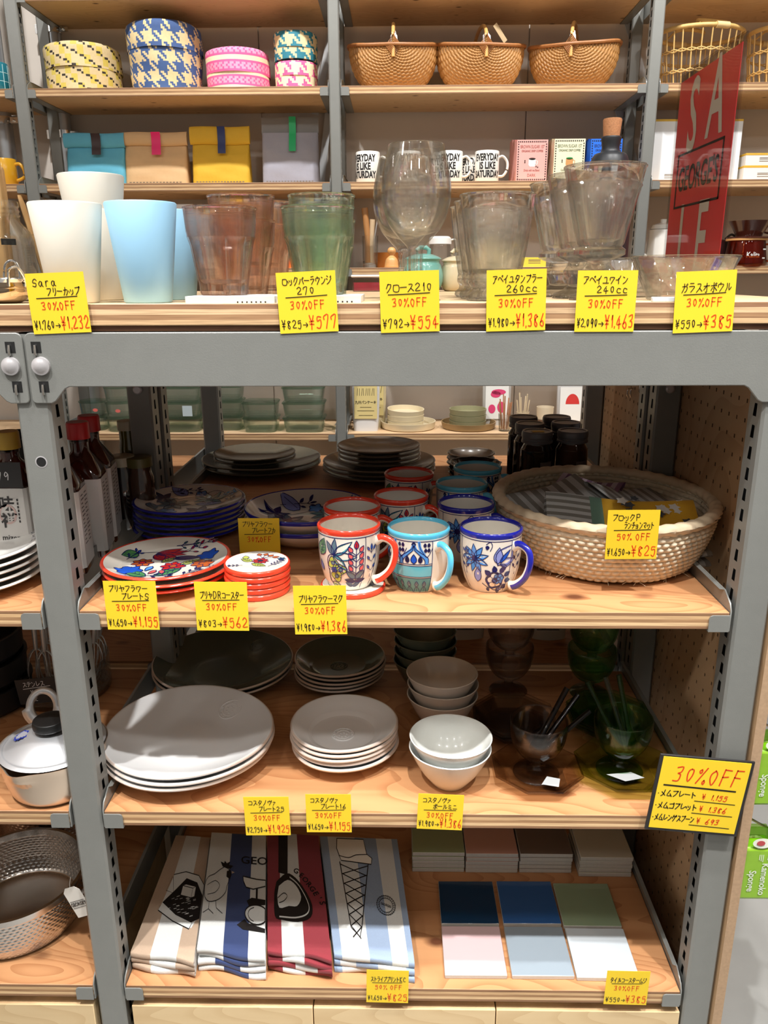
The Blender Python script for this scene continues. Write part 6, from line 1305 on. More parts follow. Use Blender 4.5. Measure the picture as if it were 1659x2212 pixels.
# ---------------------------------------------------------------- middle shelf: stoneware, bowls, tinted glass
STW = mat('stoneware_white', (226, 226, 226), .2, coat=.35); STE = mat('stoneware_edge', (206, 190, 178), .4); STG = mat('stoneware_green', (84, 90, 76), .2, coat=.35); STT = mat('stoneware_taupe', (196, 186, 174), .22, coat=.3); STP = mat('stoneware_pale', (220, 222, 218), .2, coat=.35)
def organic(name, R, h, m, emblem=None, a0=2.6, k=.05, well=.42, n=96):
    "hand-shaped plate: wide curved sides, slightly egg-shaped outline, a worn clay edge and a pressed seal"
    pr = [(0, .002), (R*.40, .002), (R*.42, 0), (R*.45, 0), (R*.47, .003), (R*.80, h*.55), (R-.001, h-.005), (R, h-.0026, 1), (R-.0012, h-.0004, 1), (R-.003, h, 0), (R-.0055, h-.001), (R*.82, h*.62), (R*(well+.12), .0085), (R*well, .0062), (0, .0055)]
    rf = lambda a, j: 1 if pr[j][0] < R*.5 else 1+k*math.cos(a-a0)+k*.35*math.cos(2*(a-a0)+.6)+.012*math.cos(3*a)
    g = G(); g.lathe(pr, n, rf=rf)
    if emblem:
        top = [(p[0], p[1]) for p in pr[9:]][::-1]
        def zs(r):
            for a, b in zip(top, top[1:]):
                if a[0] <= r <= b[0] and b[0] > a[0]: return lerp(a[1], b[1], (r-a[0])/(b[0]-a[0]))
            return top[-1][1]
        ex, ey, er = emblem
        ring = lambda r: [(ex+r*math.cos(2*PI*i/28), ey+r*math.sin(2*PI*i/28), zs(math.hypot(ex+r*math.cos(2*PI*i/28), ey+r*math.sin(2*PI*i/28)))+.0002) for i in range(28)]
        g.tube(ring(er), (.0015), 6, closed=True); g.tube(ring(er*.66), .0010, 6, closed=True)
        for i in range(14):
            a = 2*PI*i/14; u, v = ex+er*.83*math.cos(a), ey+er*.83*math.sin(a); z = zs(math.hypot(u, v)); g.lathe([(.0016, -.001), (.0013, .0012), (0, .0014)], 6, c=(u, v, z))
        for i in range(6):
            a = 2*PI*i/6+.3; u, v = ex+er*.33*math.cos(a), ey+er*.33*math.sin(a); z = zs(math.hypot(u, v)); g.lathe([(.0022, -.001), (.0016, .0009), (0, .0012)], 7, c=(u, v, z))
    return g.build(name, [m, STE], ang=50)
x, y, R = disc(227, 600, 1590, Z2+.043)
o1 = organic('stoneware_plate', R*.98, .036, STW, (.048, .092, .021)); o2 = organic('stoneware_plate', R*.98, .036, STW)
stack([o1, o2], 3, x, y+.004, Z2, .0105, lambda i: f'large egg-shaped white plate, {nth(i, 3)} of the stack at the front left', 'large white stoneware plates', .003)
x, y, R = disc(622, 859, 1565, Z2+.062)
o1 = organic('stoneware_plate', R*.98, .030, STW, (0, -.004, .019), .8, .02, .5); o2 = organic('stoneware_plate', R*.98, .030, STW, None, .8, .02, .5)
stack([o1, o2], 5, x, y+.006, Z2, .0088, lambda i: f'small round white plate, {nth(i, 5)} of the stack of five', 'small white stoneware plates', .0025)
x, y, R = disc(333, 641, 1430, Z2+.04)
o1 = organic('stoneware_plate', R*.98, .036, STG, (.05, .095, .0165)); stack([o1], 2, x, y, Z2, .012, lambda i: f'large dark green-grey plate, {("upper", "lower")[i]} of two behind the white ones', 'large green-grey plates', .002)
x, y, R = disc(633, 831, 1428, Z2+.05)
o1 = organic('stoneware_plate', R*.98, .030, STG, (0, 0, .0165), .8, .02, .5); stack([o1], 5, x, y, Z2, .0085, lambda i: f'small dark green-grey plate, {nth(i, 5)} of five behind the small white ones', 'small green-grey plates', .003)
def mini_bowl(name, R, H, m, k=.02):
    pr = smooth_prof([(0, .002), (R*.36, .002), (R*.38, 0), (R*.42, .001), (R*.70, H*.38), (R*.90, H*.76), (R-.0008, H-.003)], 3)+[(R, H-.0012), (R-.0014, H), (R-.0036, H-.002), (R*.86, H*.74), (R*.64, H*.38), (R*.36, .012), (0, .007)]
    g = G(); g.lathe(pr, 64, rf=lambda a, j: 1+k*math.cos(2*a+.5) if pr[j][1] > H*.3 else 1); return g.build(name, m, ang=60)
x, y, R = disc(886, 1061, 1583, Z2+.089); BO = 'mini_bowl'
stack([mini_bowl(BO, R, .068, STP)], 2, x, .083, Z2, .0205, lambda i: f'small pale white-green bowl, {("upper", "lower")[i]} of two nested at the front', 'pale front bowls', .0008)
x, y, R = disc(878, 1033, 1454, Z2+.112)
stack([mini_bowl(BO, R*.985, .068, STT)], 3, x, y+.008, Z2, .0215, lambda i: f'small taupe bowl, {nth(i, 3)} of three nested in the middle', 'taupe bowls', .002)
x, y, R = disc(850, 986, 1360, Z2+.13)
stack([mini_bowl(BO, R*.985, .068, STG)], 4, x, y+.0, Z2, .0215, lambda i: f'small green-grey bowl, {nth(i, 4)} of four nested at the back', 'green-grey bowls', .002)
# tinted glass: stemmed goblets on octagonal plates
SMK = glass('smoke_glass', (.88, .85, .83), .14); GRN = glass('bottle_glass', (.76, .92, .74), .14); GRP = glass('olive_glass', (.80, .83, .50), .1); SMP = glass('smoke_plate', (.82, .75, .67), .1)
def goblet(label, x, y, z, m, R=.0475, grp='tinted stemmed goblets'):
    pr = [(0, 0), (.036, 0), (.0385, .002), (.036, .005), (.020, .009), (.0095, .014), (.0085, .022), (.012, .029)]+smooth_prof([(.014, .031), (.030, .040), (.043, .062), (R, .088), (R-.0004, .102)], 4)+[(R-.0012, .1028), (R-.0022, .102)]+smooth_prof([(R-.0024, .1), (R-.0024, .088), (.0405, .062), (.028, .044), (.010, .036), (0, .0345)], 3)
    g = G(); g.lathe(pr, 56); return tag(g.build('goblet', m, None, (x, y, z), ang=60), label, 'glass', grp)
def octo(label, x, y, z, m, R=.078, rz=PI/8, grp='tinted octagonal plates'):
    pr = [(0, 0), (R*.66, 0), (R*.70, .001), (R-.0012, .0185), (R, .0195), (R, .0215), (R-.001, .0225), (R-.003, .0222), (R*.69, .0055), (R*.64, .004), (0, .004)]
    g = G(); g.lathe(pr, 8); return tag(g.build('octagonal_plate', m, None, (x, y, z), (0, 0, rz), ang=20), label, 'plate', grp)
sx_, sy_ = (U(1063, 1650, Z=Z2+.02).x+U(1255, 1655, Z=Z2+.02).x)/2, .098
octo('smoky brown octagonal glass plate under the front smoky goblet', sx_, sy_, Z2, SMP); goblet('smoky goblet holding dark glass spoons, on the octagonal plate at the front', sx_, sy_+.004, Z2+.0045, SMK)
gx_, gy_ = U(1343, 1655, Z=Z2+.02).x, .108
octo('olive green octagonal glass plate under the front green goblet', gx_+.004, gy_, Z2, GRP, R=.082); goblet('green goblet holding green glass spoons, on the octagonal plate at the front', gx_, gy_+.004, Z2+.0045, GRN)
def paper(x, y, z, pts, rz=0):
    g = G(); g.add([(a, b, c) for a, b, c in pts], [list(range(len(pts)))]); return g
g = paper(0, 0, 0, [(-.028, -.012, .0), (-.002, -.020, .001), (.004, .0, .002), (-.016, .008, .001)]); tag(g.build('paper_label', mat('label_paper', (178, 180, 180), .7), None, (sx_+.03, sy_-.026, Z2+.0125), normals=False), 'small torn white paper label lying at the foot of the smoky goblet', 'label')
g = paper(0, 0, 0, [(-.03, .006, 0), (-.004, -.014, .001), (.03, -.004, .001), (.012, .012, .0005)]); tag(g.build('paper_label', MATS['label_paper'], None, (gx_+.002, gy_-.026, Z2+.0125), normals=False), 'pale paper label seen through the foot of the green goblet', 'label')
def spoon(label, base, tip, m, grp):
    b, t = Vector(base), Vector(tip); d = t-b; g = G(); P = [d*k for k in (0, .08, .2, .3, .45, 1)]
    g.tube(P, [.007, .011, .009, .0055, .0048, .0052], 10, flat=.7); return tag(g.build('glass_spoon', m, None, b, ang=60), label, 'spoon', grp)
DKS = glass('dark_spoon_glass', (.30, .30, .33), .2); GSP = glass('green_spoon_glass', (.52, .80, .42), .2); CSP = glass('pale_spoon_glass', (.82, .88, .80), .3)
def tipz(px, py, Y): return U(px, py, Y=Y)
bz = Z2+.052
for lb, px, py, Y in (('dark glass spoon standing steepest in the smoky goblet', 1225, 1486, .13), ('dark glass spoon in the middle of the smoky goblet', 1249, 1500, .125), ('dark glass spoon lying lowest towards the right of the smoky goblet', 1275, 1535, .10)):
    t_ = tipz(px, py, Y); spoon(lb, (sx_-.012+.012*(px-1225)/50, sy_-.012, bz), t_, DKS, 'spoons in the smoky goblet')
for lb, px, py, Y, m in (('green glass spoon leaning left in the green goblet', 1270, 1474, .13, GSP), ('pale speckled glass spoon in the middle of the green goblet', 1308, 1462, .145, CSP), ('green glass spoon leaning right in the green goblet', 1337, 1458, .13, GSP)):
    t_ = tipz(px, py, Y); spoon(lb, (gx_+.006+.010*(px-1308)/35, gy_-.014, bz), t_, m, 'spoons in the green goblet')
# the same glass stacked in the shade behind
bx2, by2 = U(1110, 1545, Z=Z2+.03).x, .245
for i in range(3): octo(f'dark smoky octagonal plate, {nth(i, 3)} of the stack behind the smoky goblet', bx2, by2, Z2+.0062*(2-i), SMK, R=.079)
bx3, by3 = U(1318, 1545, Z=Z2+.03).x, .255
for i in range(3): octo(f'dark green octagonal plate, {nth(i, 3)} of the stack behind the green goblet', bx3, by3, Z2+.0062*(2-i), GRN, R=.079)
g1x, g2x = U(1091, 1468, Z=Z2).x, U(1263, 1478, Z=Z2).x
for nm, xx, yy, m in (('smoky', g1x, .385, SMK), ('green', g2x, .375, GRN)):
    goblet(f'{nm} goblet standing at the back of the middle shelf under another one', xx, yy, Z2, m); goblet(f'{nm} goblet stacked on top of another at the back of the middle shelf', xx, yy, Z2+.064, m)
# white pouches on the rear shelf, only their lower labels showing
for lb, xl, xr in (('white pouch with a printed back label, behind the smoky goblets', 940, 1048), ('white pouch with a printed back label, between the two stacked goblets', 1142, 1222)):
    Y = .64; a, b = U(xl, 1380, Y=Y).x, U(xr, 1380, Y=Y).x; g = G(); w_ = (b-a)/2
    g.grid(lambda u, v: Vector((w_*math.cos(2*PI*u)*(abs(math.cos(2*PI*u))**4+abs(math.sin(2*PI*u))**4)**-.25*(1-.1*(1-v)**4), .024*(1-v*.85)*math.sin(2*PI*u), .19*v)), 36, 8)
    for i in range(5): g.add([(-w_*.7, -.0246+.0036*i*.1, .026+.006*i), (w_*(.5-.1*(i % 2)), -.0246+.0036*i*.1, .026+.006*i), (w_*(.5-.1*(i % 2)), -.0245+.0036*i*.1, .028+.006*i), (-w_*.7, -.0245+.0036*i*.1, .028+.006*i)], [(0, 1, 2, 3)], 1)
    tag(g.build('food_pouch', [mat('pouch_white', (214, 212, 208), .5), PRT], None, ((a+b)/2, Y, Z2), ang=60), lb, 'pouch', 'white pouches on the rear shelf')
# big yellow sign held at the right end of the shelf
SWG, SHG = .1425, .1335; c = (U(1420, 1630, Y=-.012)+U(1597, 1805, Y=-.012))/2
sg = thing('sale_card', 'large yellow card in a black frame listing three prices, right end of the middle shelf', 'sign', c); sg.rotation_euler = (0, math.radians(5.2), 0)
g = G(); g.box(-SWG/2, -.001, -SHG/2, SWG/2, .0022, SHG/2); g.build('frame', BOARDK, sg, bevel=.0006)
g = G(); g.box(-SWG/2+.005, -.0018, -SHG/2+.005, SWG/2-.005, -.0011, SHG/2-.003); f = lambda u, v: (u, -.0021, v)
hand(g, '30%OFF', -.048, .022, .031, .0019, f, 2, fit=.105, aspect=.6, slant=.18); ribbon(g, [(-.057, .0155), (.0, .0145), (.052, .0135)], .0026, f, 1)
for i, (s, p) in enumerate((('・メムプレート', '1.155'), ('・メムゴブレット', '1.386'), ('・メムレンゲスプーン', '693'))):
    y_ = -.004-.0215*i; hand(g, s, -.065, y_, .0115, .00145, f, 1, fit=.066, aspect=.8); hand(g, '¥', .004, y_-.001, .0115, .0012, f, 2, aspect=.6); hand(g, p, .017, y_-.001, .0105, .0013, f, 2, fit=.036, aspect=.7, slant=.2); ribbon(g, [(-.006, y_-.0045), (.056, y_-.0058)], .0013, f, 1)
g.build('price_sheet', [YEL, PENK, PENR], sg, normals=False)
# ---- left bay of the middle shelf
x, y, R = disc(-4, 229, 1594, Z2+.085); x0, y0 = x, y
pn = thing('lidded_pan', 'aluminium pan with a pouring lip, flat lid and black knob, left of the grey post', 'pan', (x0, y0+.0, Z2))
H = .075; R = .083
def lipf(a, j): return 1+(.12*math.exp(-((a-4.45)/.22)**2) if LP[j] else 0)
pr = smooth_prof([(0, 0), (R*.62, 0), (R*.84, .006), (R*.95, H*.5), (R*.985, H*.85), (R*1.02, H)], 4); pr += [(R*1.035, H+.001), (R*1.0, H-.001), (R*.93, H*.5), (R*.6, .005), (0, .004)]; LP = [p[1] > H*.75 for p in pr]
g = G(); g.lathe(pr, 72, rf=lipf); g.build('pan_body', mat('alu_warm', (226, 206, 186), .3, .8), pn, ang=60)
g = G(); g.lathe(smooth_prof([(R*1.0, H+.0015), (R*.92, H+.005), (R*.86, H+.004), (R*.55, H+.018), (R*.3, H+.024), (0, H+.025)], 4), 64)
S = G(); rr = lambda a: .0125*(1+.10*math.cos(12*a)); cx_, cy_ = -.045, -.008
for k, m_ in ((1, 0), (.72, 1)):
    S.add([(cx_+k*rr(a)*math.cos(a), cy_+k*rr(a)*math.sin(a), H+.0005+lerp(.018, .0045, max(0, min(1, (math.hypot(cx_+k*rr(a)*math.cos(a), cy_+k*rr(a)*math.sin(a))-R*.55)/(R*.31))))+.0034*(1-k*.2)) for a in [2*PI*i/60 for i in range(60)]], [list(range(60))], m_)
lid = g.build('lid', M_ALU, pn, ang=60); S.build('blue_seal', [mat('seal_blue', (36, 52, 140), .5), mat('seal_grey', (150, 150, 158), .4)], lid, normals=False)
g = G(); g.lathe(smooth_prof([(.012, H+.024), (.014, H+.028), (.025, H+.031), (.027, H+.037), (.026, H+.044), (.022, H+.046), (0, H+.047)], 4), 40); g.build('knob', M_BLACK, pn, ang=60)
lx_ = U(97, 1532, Y=y0+.085).x-x0; ly_ = math.sqrt(max(.001, R*R-lx_*lx_))
g = G(); N = 40
V = []
for i in range(N):
    a = 2*PI*i/N; ox, oy = .030*math.cos(a), .034*math.sin(a)
    for k in (1.0, .60):
        t_ = oy*k+(.0 if k == 1 else .003); V.append((lx_+ox*k*(1.25 if (oy < 0 and k == 1) else 1), ly_+.014+t_*.30, H+.017+t_*1.0))
F = [(2*i, 2*((i+1) % N), 2*((i+1) % N)+1, 2*i+1) for i in range(N)]; g.add(V, F); o = g.build('loop_handle', M_ALU, pn, ang=60); sm = o.modifiers.new('thickness', 'SOLIDIFY'); sm.thickness = .006; sm.offset = 0
vx, vy, vr = U(132, 1440, Y=.385).x, .385, .094
t = thing('glass_vase', 'wide clear glass cylinder of steel whisks behind the lidded pan', 'vase', (vx, vy, Z2)); Hv = U(132, 1432, Y=.36).z-Z2
g = G(); g.lathe([(0, 0), (vr-.003, 0), (vr, .004), (vr, Hv-.001), (vr-.0015, Hv), (vr-.003, Hv-.001), (vr-.003, .01), (0, .008)], 56); g.build('vessel', CLR, t)
def whisk(label, dx, dy, tx, ty, tz):
    b = Vector((vx+dx, vy+dy, Z2+.012)); d = Vector((vx+tx, vy+ty, Z2+tz))-b; g = G(); L = d.length; zax = d.normalized(); q = Vector((0, 0, 1)).rotation_difference(zax)
    for k in range(3):
        a = k*PI/3; P = [Vector((.021*math.sin(PI*s)**.8*math.cos(a)*(1 if s < .5 else 1)*sg, .021*math.sin(PI*s)**.8*math.sin(a)*sg, .09*(s if sg > 0 else s))) for sg in (1, -1) for s in ([i/12 for i in range(13)] if sg > 0 else [])]
        ring = [Vector((.021*math.sin(th)*math.cos(a), .021*math.sin(th)*math.sin(a), .045-.045*math.cos(th))) for th in [2*PI*i/24 for i in range(24)]]; g.tube([q @ p for p in ring], .0011, 6, closed=True)
    g.tube([q @ Vector((0, 0, .088)), q @ Vector((0, 0, .12)), q @ Vector((0, 0, L))], [.004, .005, .0055], 10); return tag(g.build('whisk', M_SATIN, None, b), label, 'whisk', 'steel whisks in the glass cylinder')
for i, (dx, dy, tx, ty) in enumerate(((-.035, -.03, -.030, -.02), (-.025, .0, -.020, .0), (-.015, -.035, -.010, -.03), (-.03, .03, -.012, .02))): whisk('slim steel whisk handle showing left of the grey post', dx, dy, tx, ty, .25)
for i, (dx, dy, tx, ty) in enumerate(((.045, -.02, .082, -.01), (.055, .005, .092, .012), (.05, .028, .098, .03), (.045, .04, .106, .05))): whisk('slim steel whisk handle showing right of the grey post', dx, dy, tx, ty, .25)
g = G(); g.box(-.04, -.0007, -.026, .04, .0007, .026); f = lambda u, v: (u, -.0011, v); hand(g, 'ステンレス', -.026, .010, .011, .0011, f, 1, fit=.048); ribbon(g, [(-.027, .006), (.026, .009)], .0012, f, 1); hand(g, '¥495', -.014, -.007, .0105, .0011, f, 1, fit=.03); hand(g, '食洗', -.022, -.021, .012, .0011, f, 1, fit=.022)
tag(g.build('price_card', [BOARDK, mat('chalk', (220, 220, 220), .8)], None, U(82, 1492, Y=vy-vr-.004), (0, math.radians(-6), 0), normals=False), 'black card with white handwriting leaning on the whisk glass', 'price tag')
for i, (zz_, rr_, hh_) in enumerate(((0, .10, .052), (.053, .096, .05), (.104, .094, .05))):
    g = G(); g.lathe([(0, 0), (rr_*.9, 0), (rr_, .01), (rr_, hh_-.006), (rr_*1.03, hh_-.005), (rr_*1.03, hh_), (rr_*.97, hh_), (rr_*.95, .01), (0, .006)], 56); tag(g.build('iron_pot', mat('cast_iron', (30, 30, 32), .5, .2), None, (U(-52, 1470, Y=.33).x, .33, Z2+zz_), ang=40), f'black iron pot, {NTH[2-i] if i else "bottom"} of the dark stack at the left edge', 'pot', 'stacked black iron pots')

# ---------------------------------------------------------------- lowest shelf: tea towels and tiles
def towel(z0, corners, T, stripes, seed, prints=None, label='', grp=''):
    (blx, bly), (brx, bry), (frx, fry), (flx, fly) = corners; rnd = random.Random(seed); p1, p2 = rnd.uniform(0, 6), rnd.uniform(0, 6)
    def top(u, v, z):                              # u across, v 0 back .. 1 front
        x = lerp(lerp(blx, brx, u), lerp(flx, frx, u), v); y = lerp(lerp(bly, bry, u), lerp(fly, fry, u), v)+.003*v*math.sin(6*u+p1+p2)
        return Vector((x, y, z+.0005*math.sin(5*u+p1)+.0030*math.sin(3*v+7*u+p2)*max(0, (v-.86)/.14)**2))
    NU = 40; cum = []; s = 0
    for w_, n in stripes: s += w_; cum.append((s, n))
    def pat(i, j):
        u = (i+.5)/NU
        for c_, n in cum:
            if u <= c_+1e-6: return CK.index(n)
        return CK.index(cum[-1][1])
    g = G()
    # two nested folded layers, each a loop of cloth with a rounded front fold
    for (a, b, vf) in ((0, T, 1.), (T*.28, T*.72, .985)):
        r = (b-a)/2; th = .0011
        path = [(v*vf, b) for v in (0, .25, .5, .75, .9, .97)]+[(vf+.028*math.sin(q)*r/.006*.35, (a+b)/2+r*math.cos(q)) for q in [PI*k/8 for k in range(1, 8)]]+[(v*vf, a) for v in (.97, .9, .75, .5, .25, 0)]
        n = len(path)
        for off in (0, 1):
            def fn(u, v, off=off):
                i = v*(n-1); k = min(int(i), n-2); t_ = i-k; pv, pz = lerp(path[k][0], path[k+1][0], t_), lerp(path[k][1], path[k+1][1], t_)
                zc = (a+b)/2; 
                if off: pz = zc+(pz-zc)*(1-th/r*1.0); pv -= .004 if pv > .9 else 0
                return top(u, pv, z0+pz)
            g.grid(fn, NU, n-1, pat=pat if not off else (lambda i, j: CK.index('white') if pat(i, j) != CK.index('white') else pat(i, j)))
    if prints: prints(g, lambda u, v, l=1.: top(u, v, z0+T+.0003+.0004*l))
    c = (G.__name__ and Vector(((blx+brx+frx+flx)/4, (bly+bry+fry+fly)/4, z0))); g.v = [tuple(Vector(v)-c) for v in g.v]
    o = g.build('tea_towel', [CL[k] for k in CK]+[INKB], None, c, ang=60, normals=False); return tag(o, label, 'tea towel', grp)
KI = len(CK)
def W2(g, f, pts, w, l=1.5):                        # ink stroke in (u, v)
    ribbon(g, pts, w, lambda a, b: f(a, b, l), KI)
def Fill(g, f, pts, m, l=1.): g.fan([f(a, b, l) for a, b in pts], m)
def pr_toast(g, f):
    K = KI; wh = CK.index('white'); rn = random.Random(3)
    Fill(g, f, [(.30, .40), (.55, .36), (.90, .38), (1., .45), (1., .66), (.88, .78), (.50, .76), (.22, .68)], wh, .8)
    Fill(g, f, [(.30, .38), (.55, .345), (.86, .36), (1., .43), (1., .52), (.66, .50), (.42, .46)], wh, .9); W2(g, f, [(.30, .38), (.55, .345), (.86, .36), (1., .43)], .008); W2(g, f, [(.28, .40), (.24, .52), (.40, .54), (.30, .40)], .006)
    Fill(g, f, [(.24, .62), (.44, .50), (.60, .40), (.85, .42), (1., .52), (1., .70), (.86, .74), (.55, .71)], K, 1.2); Fill(g, f, [(.22, .65), (.55, .72), (.86, .76), (.84, .79), (.52, .76), (.21, .685)], wh, 1.6); W2(g, f, [(.22, .65), (.21, .685), (.52, .76), (.84, .79), (.88, .74)], .008, 2)
    Fill(g, f, [(.56, .47), (.62, .455), (.84, .46), (.84, .54), (.78, .555), (.56, .55)], wh, 2.2); W2(g, f, [(.56, .47), (.78, .475), (.84, .46), (.84, .54), (.78, .555), (.56, .55), (.56, .47)], .006, 3); W2(g, f, [(.78, .475), (.78, .555)], .006, 3)
    for i in range(40):
        u, v = rn.uniform(.32, .9), rn.uniform(.56, .70); W2(g, f, [(u, v), (u+.05, v+rn.uniform(-.012, .006))], .004, 2) if False else ribbon(g, [(u, v), (u+.05, v-.01)], .0035, lambda a, b: f(a, b, 1.9), wh)
def pr_chicken(g, f):
    S = CK.index('white')
    body = [(.30, .33), (.38, .36), (.40, .42), (.36, .50), (.34, .56), (.24, .62), (.10, .64), (.02, .60), (.0, .50), (.04, .43), (.14, .40), (.22, .36)]; W2(g, f, curve2(body+[body[0]], 3), .007)
    W2(g, f, curve2([(.04, .50), (.16, .46), (.24, .50), (.18, .56), (.06, .58)], 3), .005); W2(g, f, [(.10, .64), (.10, .70), (.02, .73)], .006); W2(g, f, [(.10, .70), (.18, .735)], .006); W2(g, f, [(.20, .63), (.22, .69), (.32, .73)], .006)
    Fill(g, f, [(.26, .33), (.22, .285), (.28, .305), (.29, .275), (.33, .30), (.38, .28), (.37, .32), (.44, .315), (.40, .345), (.33, .345)], KI, 1.6); Fill(g, f, [(.34, .37), (.40, .355), (.42, .40), (.40, .44), (.34, .42)], KI, 1.7); Fill(g, f, [(.42, .365), (.475, .375), (.425, .39)], CK.index('beige'), 1.8)
    text(g, 'GEO', .30, lambda a, b: f(.80+a*.9, .255-b*.32, 1.6), KI, .004, .85)
    P = [(.62, .40), (.70, .405), (.85, .415), (1., .42), (1., .47), (.80, .50), (.68, .49), (.63, .44)]; Fill(g, f, P, S, 1.4); W2(g, f, P+[P[0]], .010, 2); W2(g, f, [(.86, .50), (.86, .58)], .03, 2); Fill(g, f, [(.70, .60), (.78, .57), (1., .58), (1., .62), (.74, .64)], KI, 1.6)
    c = [(.86+.18*math.cos(a), .70+.075*math.sin(a)) for a in [2*PI*i/28 for i in range(28)]]; c = [(min(u, 1.), v) for u, v in c]; Fill(g, f, c, S, 1.8); W2(g, f, c+[c[0]], .012, 2.4); W2(g, f, [(.86+.13*math.cos(a), .70+.055*math.sin(a)) for a in [PI*.6+PI*.8*i/10 for i in range(11)]], .007, 2.5)
    Fill(g, f, [(.56, .80), (.68, .745), (.72, .77), (1., .80), (1., .83), (.66, .825)], KI, 1.7)
def pr_pan(g, f):
    Fill(g, f, [(.22, .0), (.40, .0), (.38, .20), (.36, .40), (.20, .38)], KI, 1.4)
    P = curve2([(.16, .46), (.34, .385), (.50, .42), (.66, .52), (.76, .63), (.72, .73), (.50, .785), (.24, .775), (.12, .74), (.12, .55)], 3); Fill(g, f, P, KI, 1.5)
    Q = curve2([(.20, .50), (.36, .445), (.50, .49), (.58, .58), (.50, .66), (.36, .665), (.20, .68), (.17, .58)], 3); Fill(g, f, Q, CK.index('white'), 2.1); W2(g, f, curve2([(.18, .60), (.28, .56), (.34, .585), (.28, .625), (.20, .64)], 3), .008, 3)
    ribbon(g, curve2([(.40, .42), (.56, .49), (.70, .63), (.66, .71), (.46, .755), (.2, .75)], 4), .012, lambda a, b: f(a, b, 2.2), CK.index('white'))
    for i, ch in enumerate("GEORGE'S"):
        t_ = i/7; cx, cy, an = lerp(.52, .94, t_**.8), lerp(.36, .60, t_), -.5-.75*t_; text(g, ch, .16, lambda a, b: f(cx+(a*math.cos(an)-b*math.sin(an))*.9, cy-(a*math.sin(an)+b*math.cos(an))*.40, 1.6), KI, .003, .9)
def pr_cone(g, f):
    L_, R_, Tp, Bt = .24, .56, .265, .84
    S = CK.index('white'); P = [(.22, .02), (.56, .02), (.58, .16), (.64, .20), (.62, .255), (.24, .235), (.20, .12)]; Fill(g, f, P, CK.index('floral'), 1.3); W2(g, f, P+[P[0]], .009, 2); W2(g, f, curve2([(.22, .19), (.34, .205), (.44, .175), (.58, .165)], 3), .008, 2)
    W2(g, f, [(.22, .25), (.26, .80), (.36, .86), (.40, .78), (.58, .26)], .010, 1.6)
    for k in range(7): v = .27+.085*k; W2(g, f, [(lerp(.22, .26, (v-.25)/.6), v), (min(lerp(.58, .40, (v+.09-.25)/.53), .58), v+.09)], .009, 1.6); W2(g, f, [(lerp(.22, .27, (v+.09-.25)/.6), v+.09), (lerp(.58, .40, (v-.25)/.53), v)], .009, 1.6)
    c = lambda r, n=60, k=0: [(.74+r*(1+k*math.cos(26*a))*math.cos(a)*.62, .60+r*(1+k*math.cos(26*a))*math.sin(a)*.42) for a in [2*PI*i/n for i in range(n)]]
    W2(g, f, c(.185, 120, .03)+c(.185, 120, .03)[:1], .006, 1.6); W2(g, f, c(.135)+c(.135)[:1], .005, 1.6)
    for i in range(26): a = 2*PI*i/26; W2(g, f, [(.74+.140*math.cos(a)*.62, .60+.140*math.sin(a)*.42), (.74+.175*math.cos(a)*.62, .60+.175*math.sin(a)*.42)], .004, 1.6)
    text(g, 'GEORGES', .058, lambda a, b: f(.74+a*.62+b*.12, .60-(b-a*.35)*.42, 1.7), KI, .001, .8)
    for i in range(14): a = i*2.4; r = .03+.09*((i*7) % 5)/5; Fill(g, f, [(.74+(r*math.cos(a)+.004*math.cos(q))*.62, .60+(r*math.sin(a)+.004*math.sin(q))*.42) for q in [PI*k/3 for k in range(6)]], KI, 1.6)
TW = [('beige and white striped', 3, ((-.4775, .325), (-.352, .325), (-.330, .026), (-.462, .040)), [(.30, 'beige'), (.42, 'white'), (.28, 'beige')], pr_toast, 'with a printed slice of toast'),
      ('navy and white striped', 4, ((-.388, .335), (-.262, .318), (-.212, .020), (-.352, .046)), [(.38, 'white'), (.36, 'navy'), (.26, 'white')], pr_chicken, 'printed with a hen'),
      ('red and white striped', 4, ((-.270, .330), (-.148, .312), (-.100, .010), (-.232, .040)), [(.22, 'red'), (.36, 'white'), (.42, 'red')], pr_pan, 'with a printed black frying pan'),
      ('pale blue and white striped', 3, ((-.162, .330), (.002, .318), (.030, .008), (-.128, .030)), [(.10, 'blue'), (.36, 'white'), (.26, 'blue'), (.20, 'white'), (.08, 'blue')], pr_cone, 'with a printed ice-cream cone')]
XG = [-.4600, -.3450, -.2235, -.1100, .030]; BG = [-.4620, -.3870, -.2710, -.1625, .0]
for k, (nm, n, cs, stp, pf, what) in enumerate(TW):
    T = .012 if n == 3 else .0105
    for i in range(n):
        j = lambda s: random.uniform(-.003, .003)*(0 if i == n-1 else 1)
        xl, xr = BG[k]+.0005, BG[k+1]-.0015; fl, fr = XG[k]+.0005, XG[k+1]-.0015
        cc = ((xl, .328+j(0)), (xr, .322+j(1)), (fr, .017+.003*i*.0+j(2)+.004*(n-1-i)*0), (fl, .034+j(3)))
        tp = i == n-1
        towel(Z3+.0008+i*(T+.0012), cc, T, stp if tp or i % 2 == 0 else [(a, b) for a, b in stp[::-1]], 10*k+i, pf if tp else None, f'{nm} tea towel {what}, atop its pile' if tp else f'{nm} folded tea towel, {nth(n-1-i, n)} of its pile', 'folded tea towels')
TG = lambda k, c, r=.10: mat('tile_'+k, c, r, coat=.4)
def tile(label, x, y, z, m, rz=0., s=.1055, t=.0085, grp='square tile coasters'):
    g = G(); h = s/2; g.box(-h, -h, 0, h, h, t); g.m = [1, 0, 1, 1, 1, 1]; return tag(g.build('tile_coaster', [m, mat('tile_side', (196, 192, 184), .5, 0, .08, 200)], None, (x, y, z), (0, 0, rz), bevel=.0012), label, 'coaster', grp)
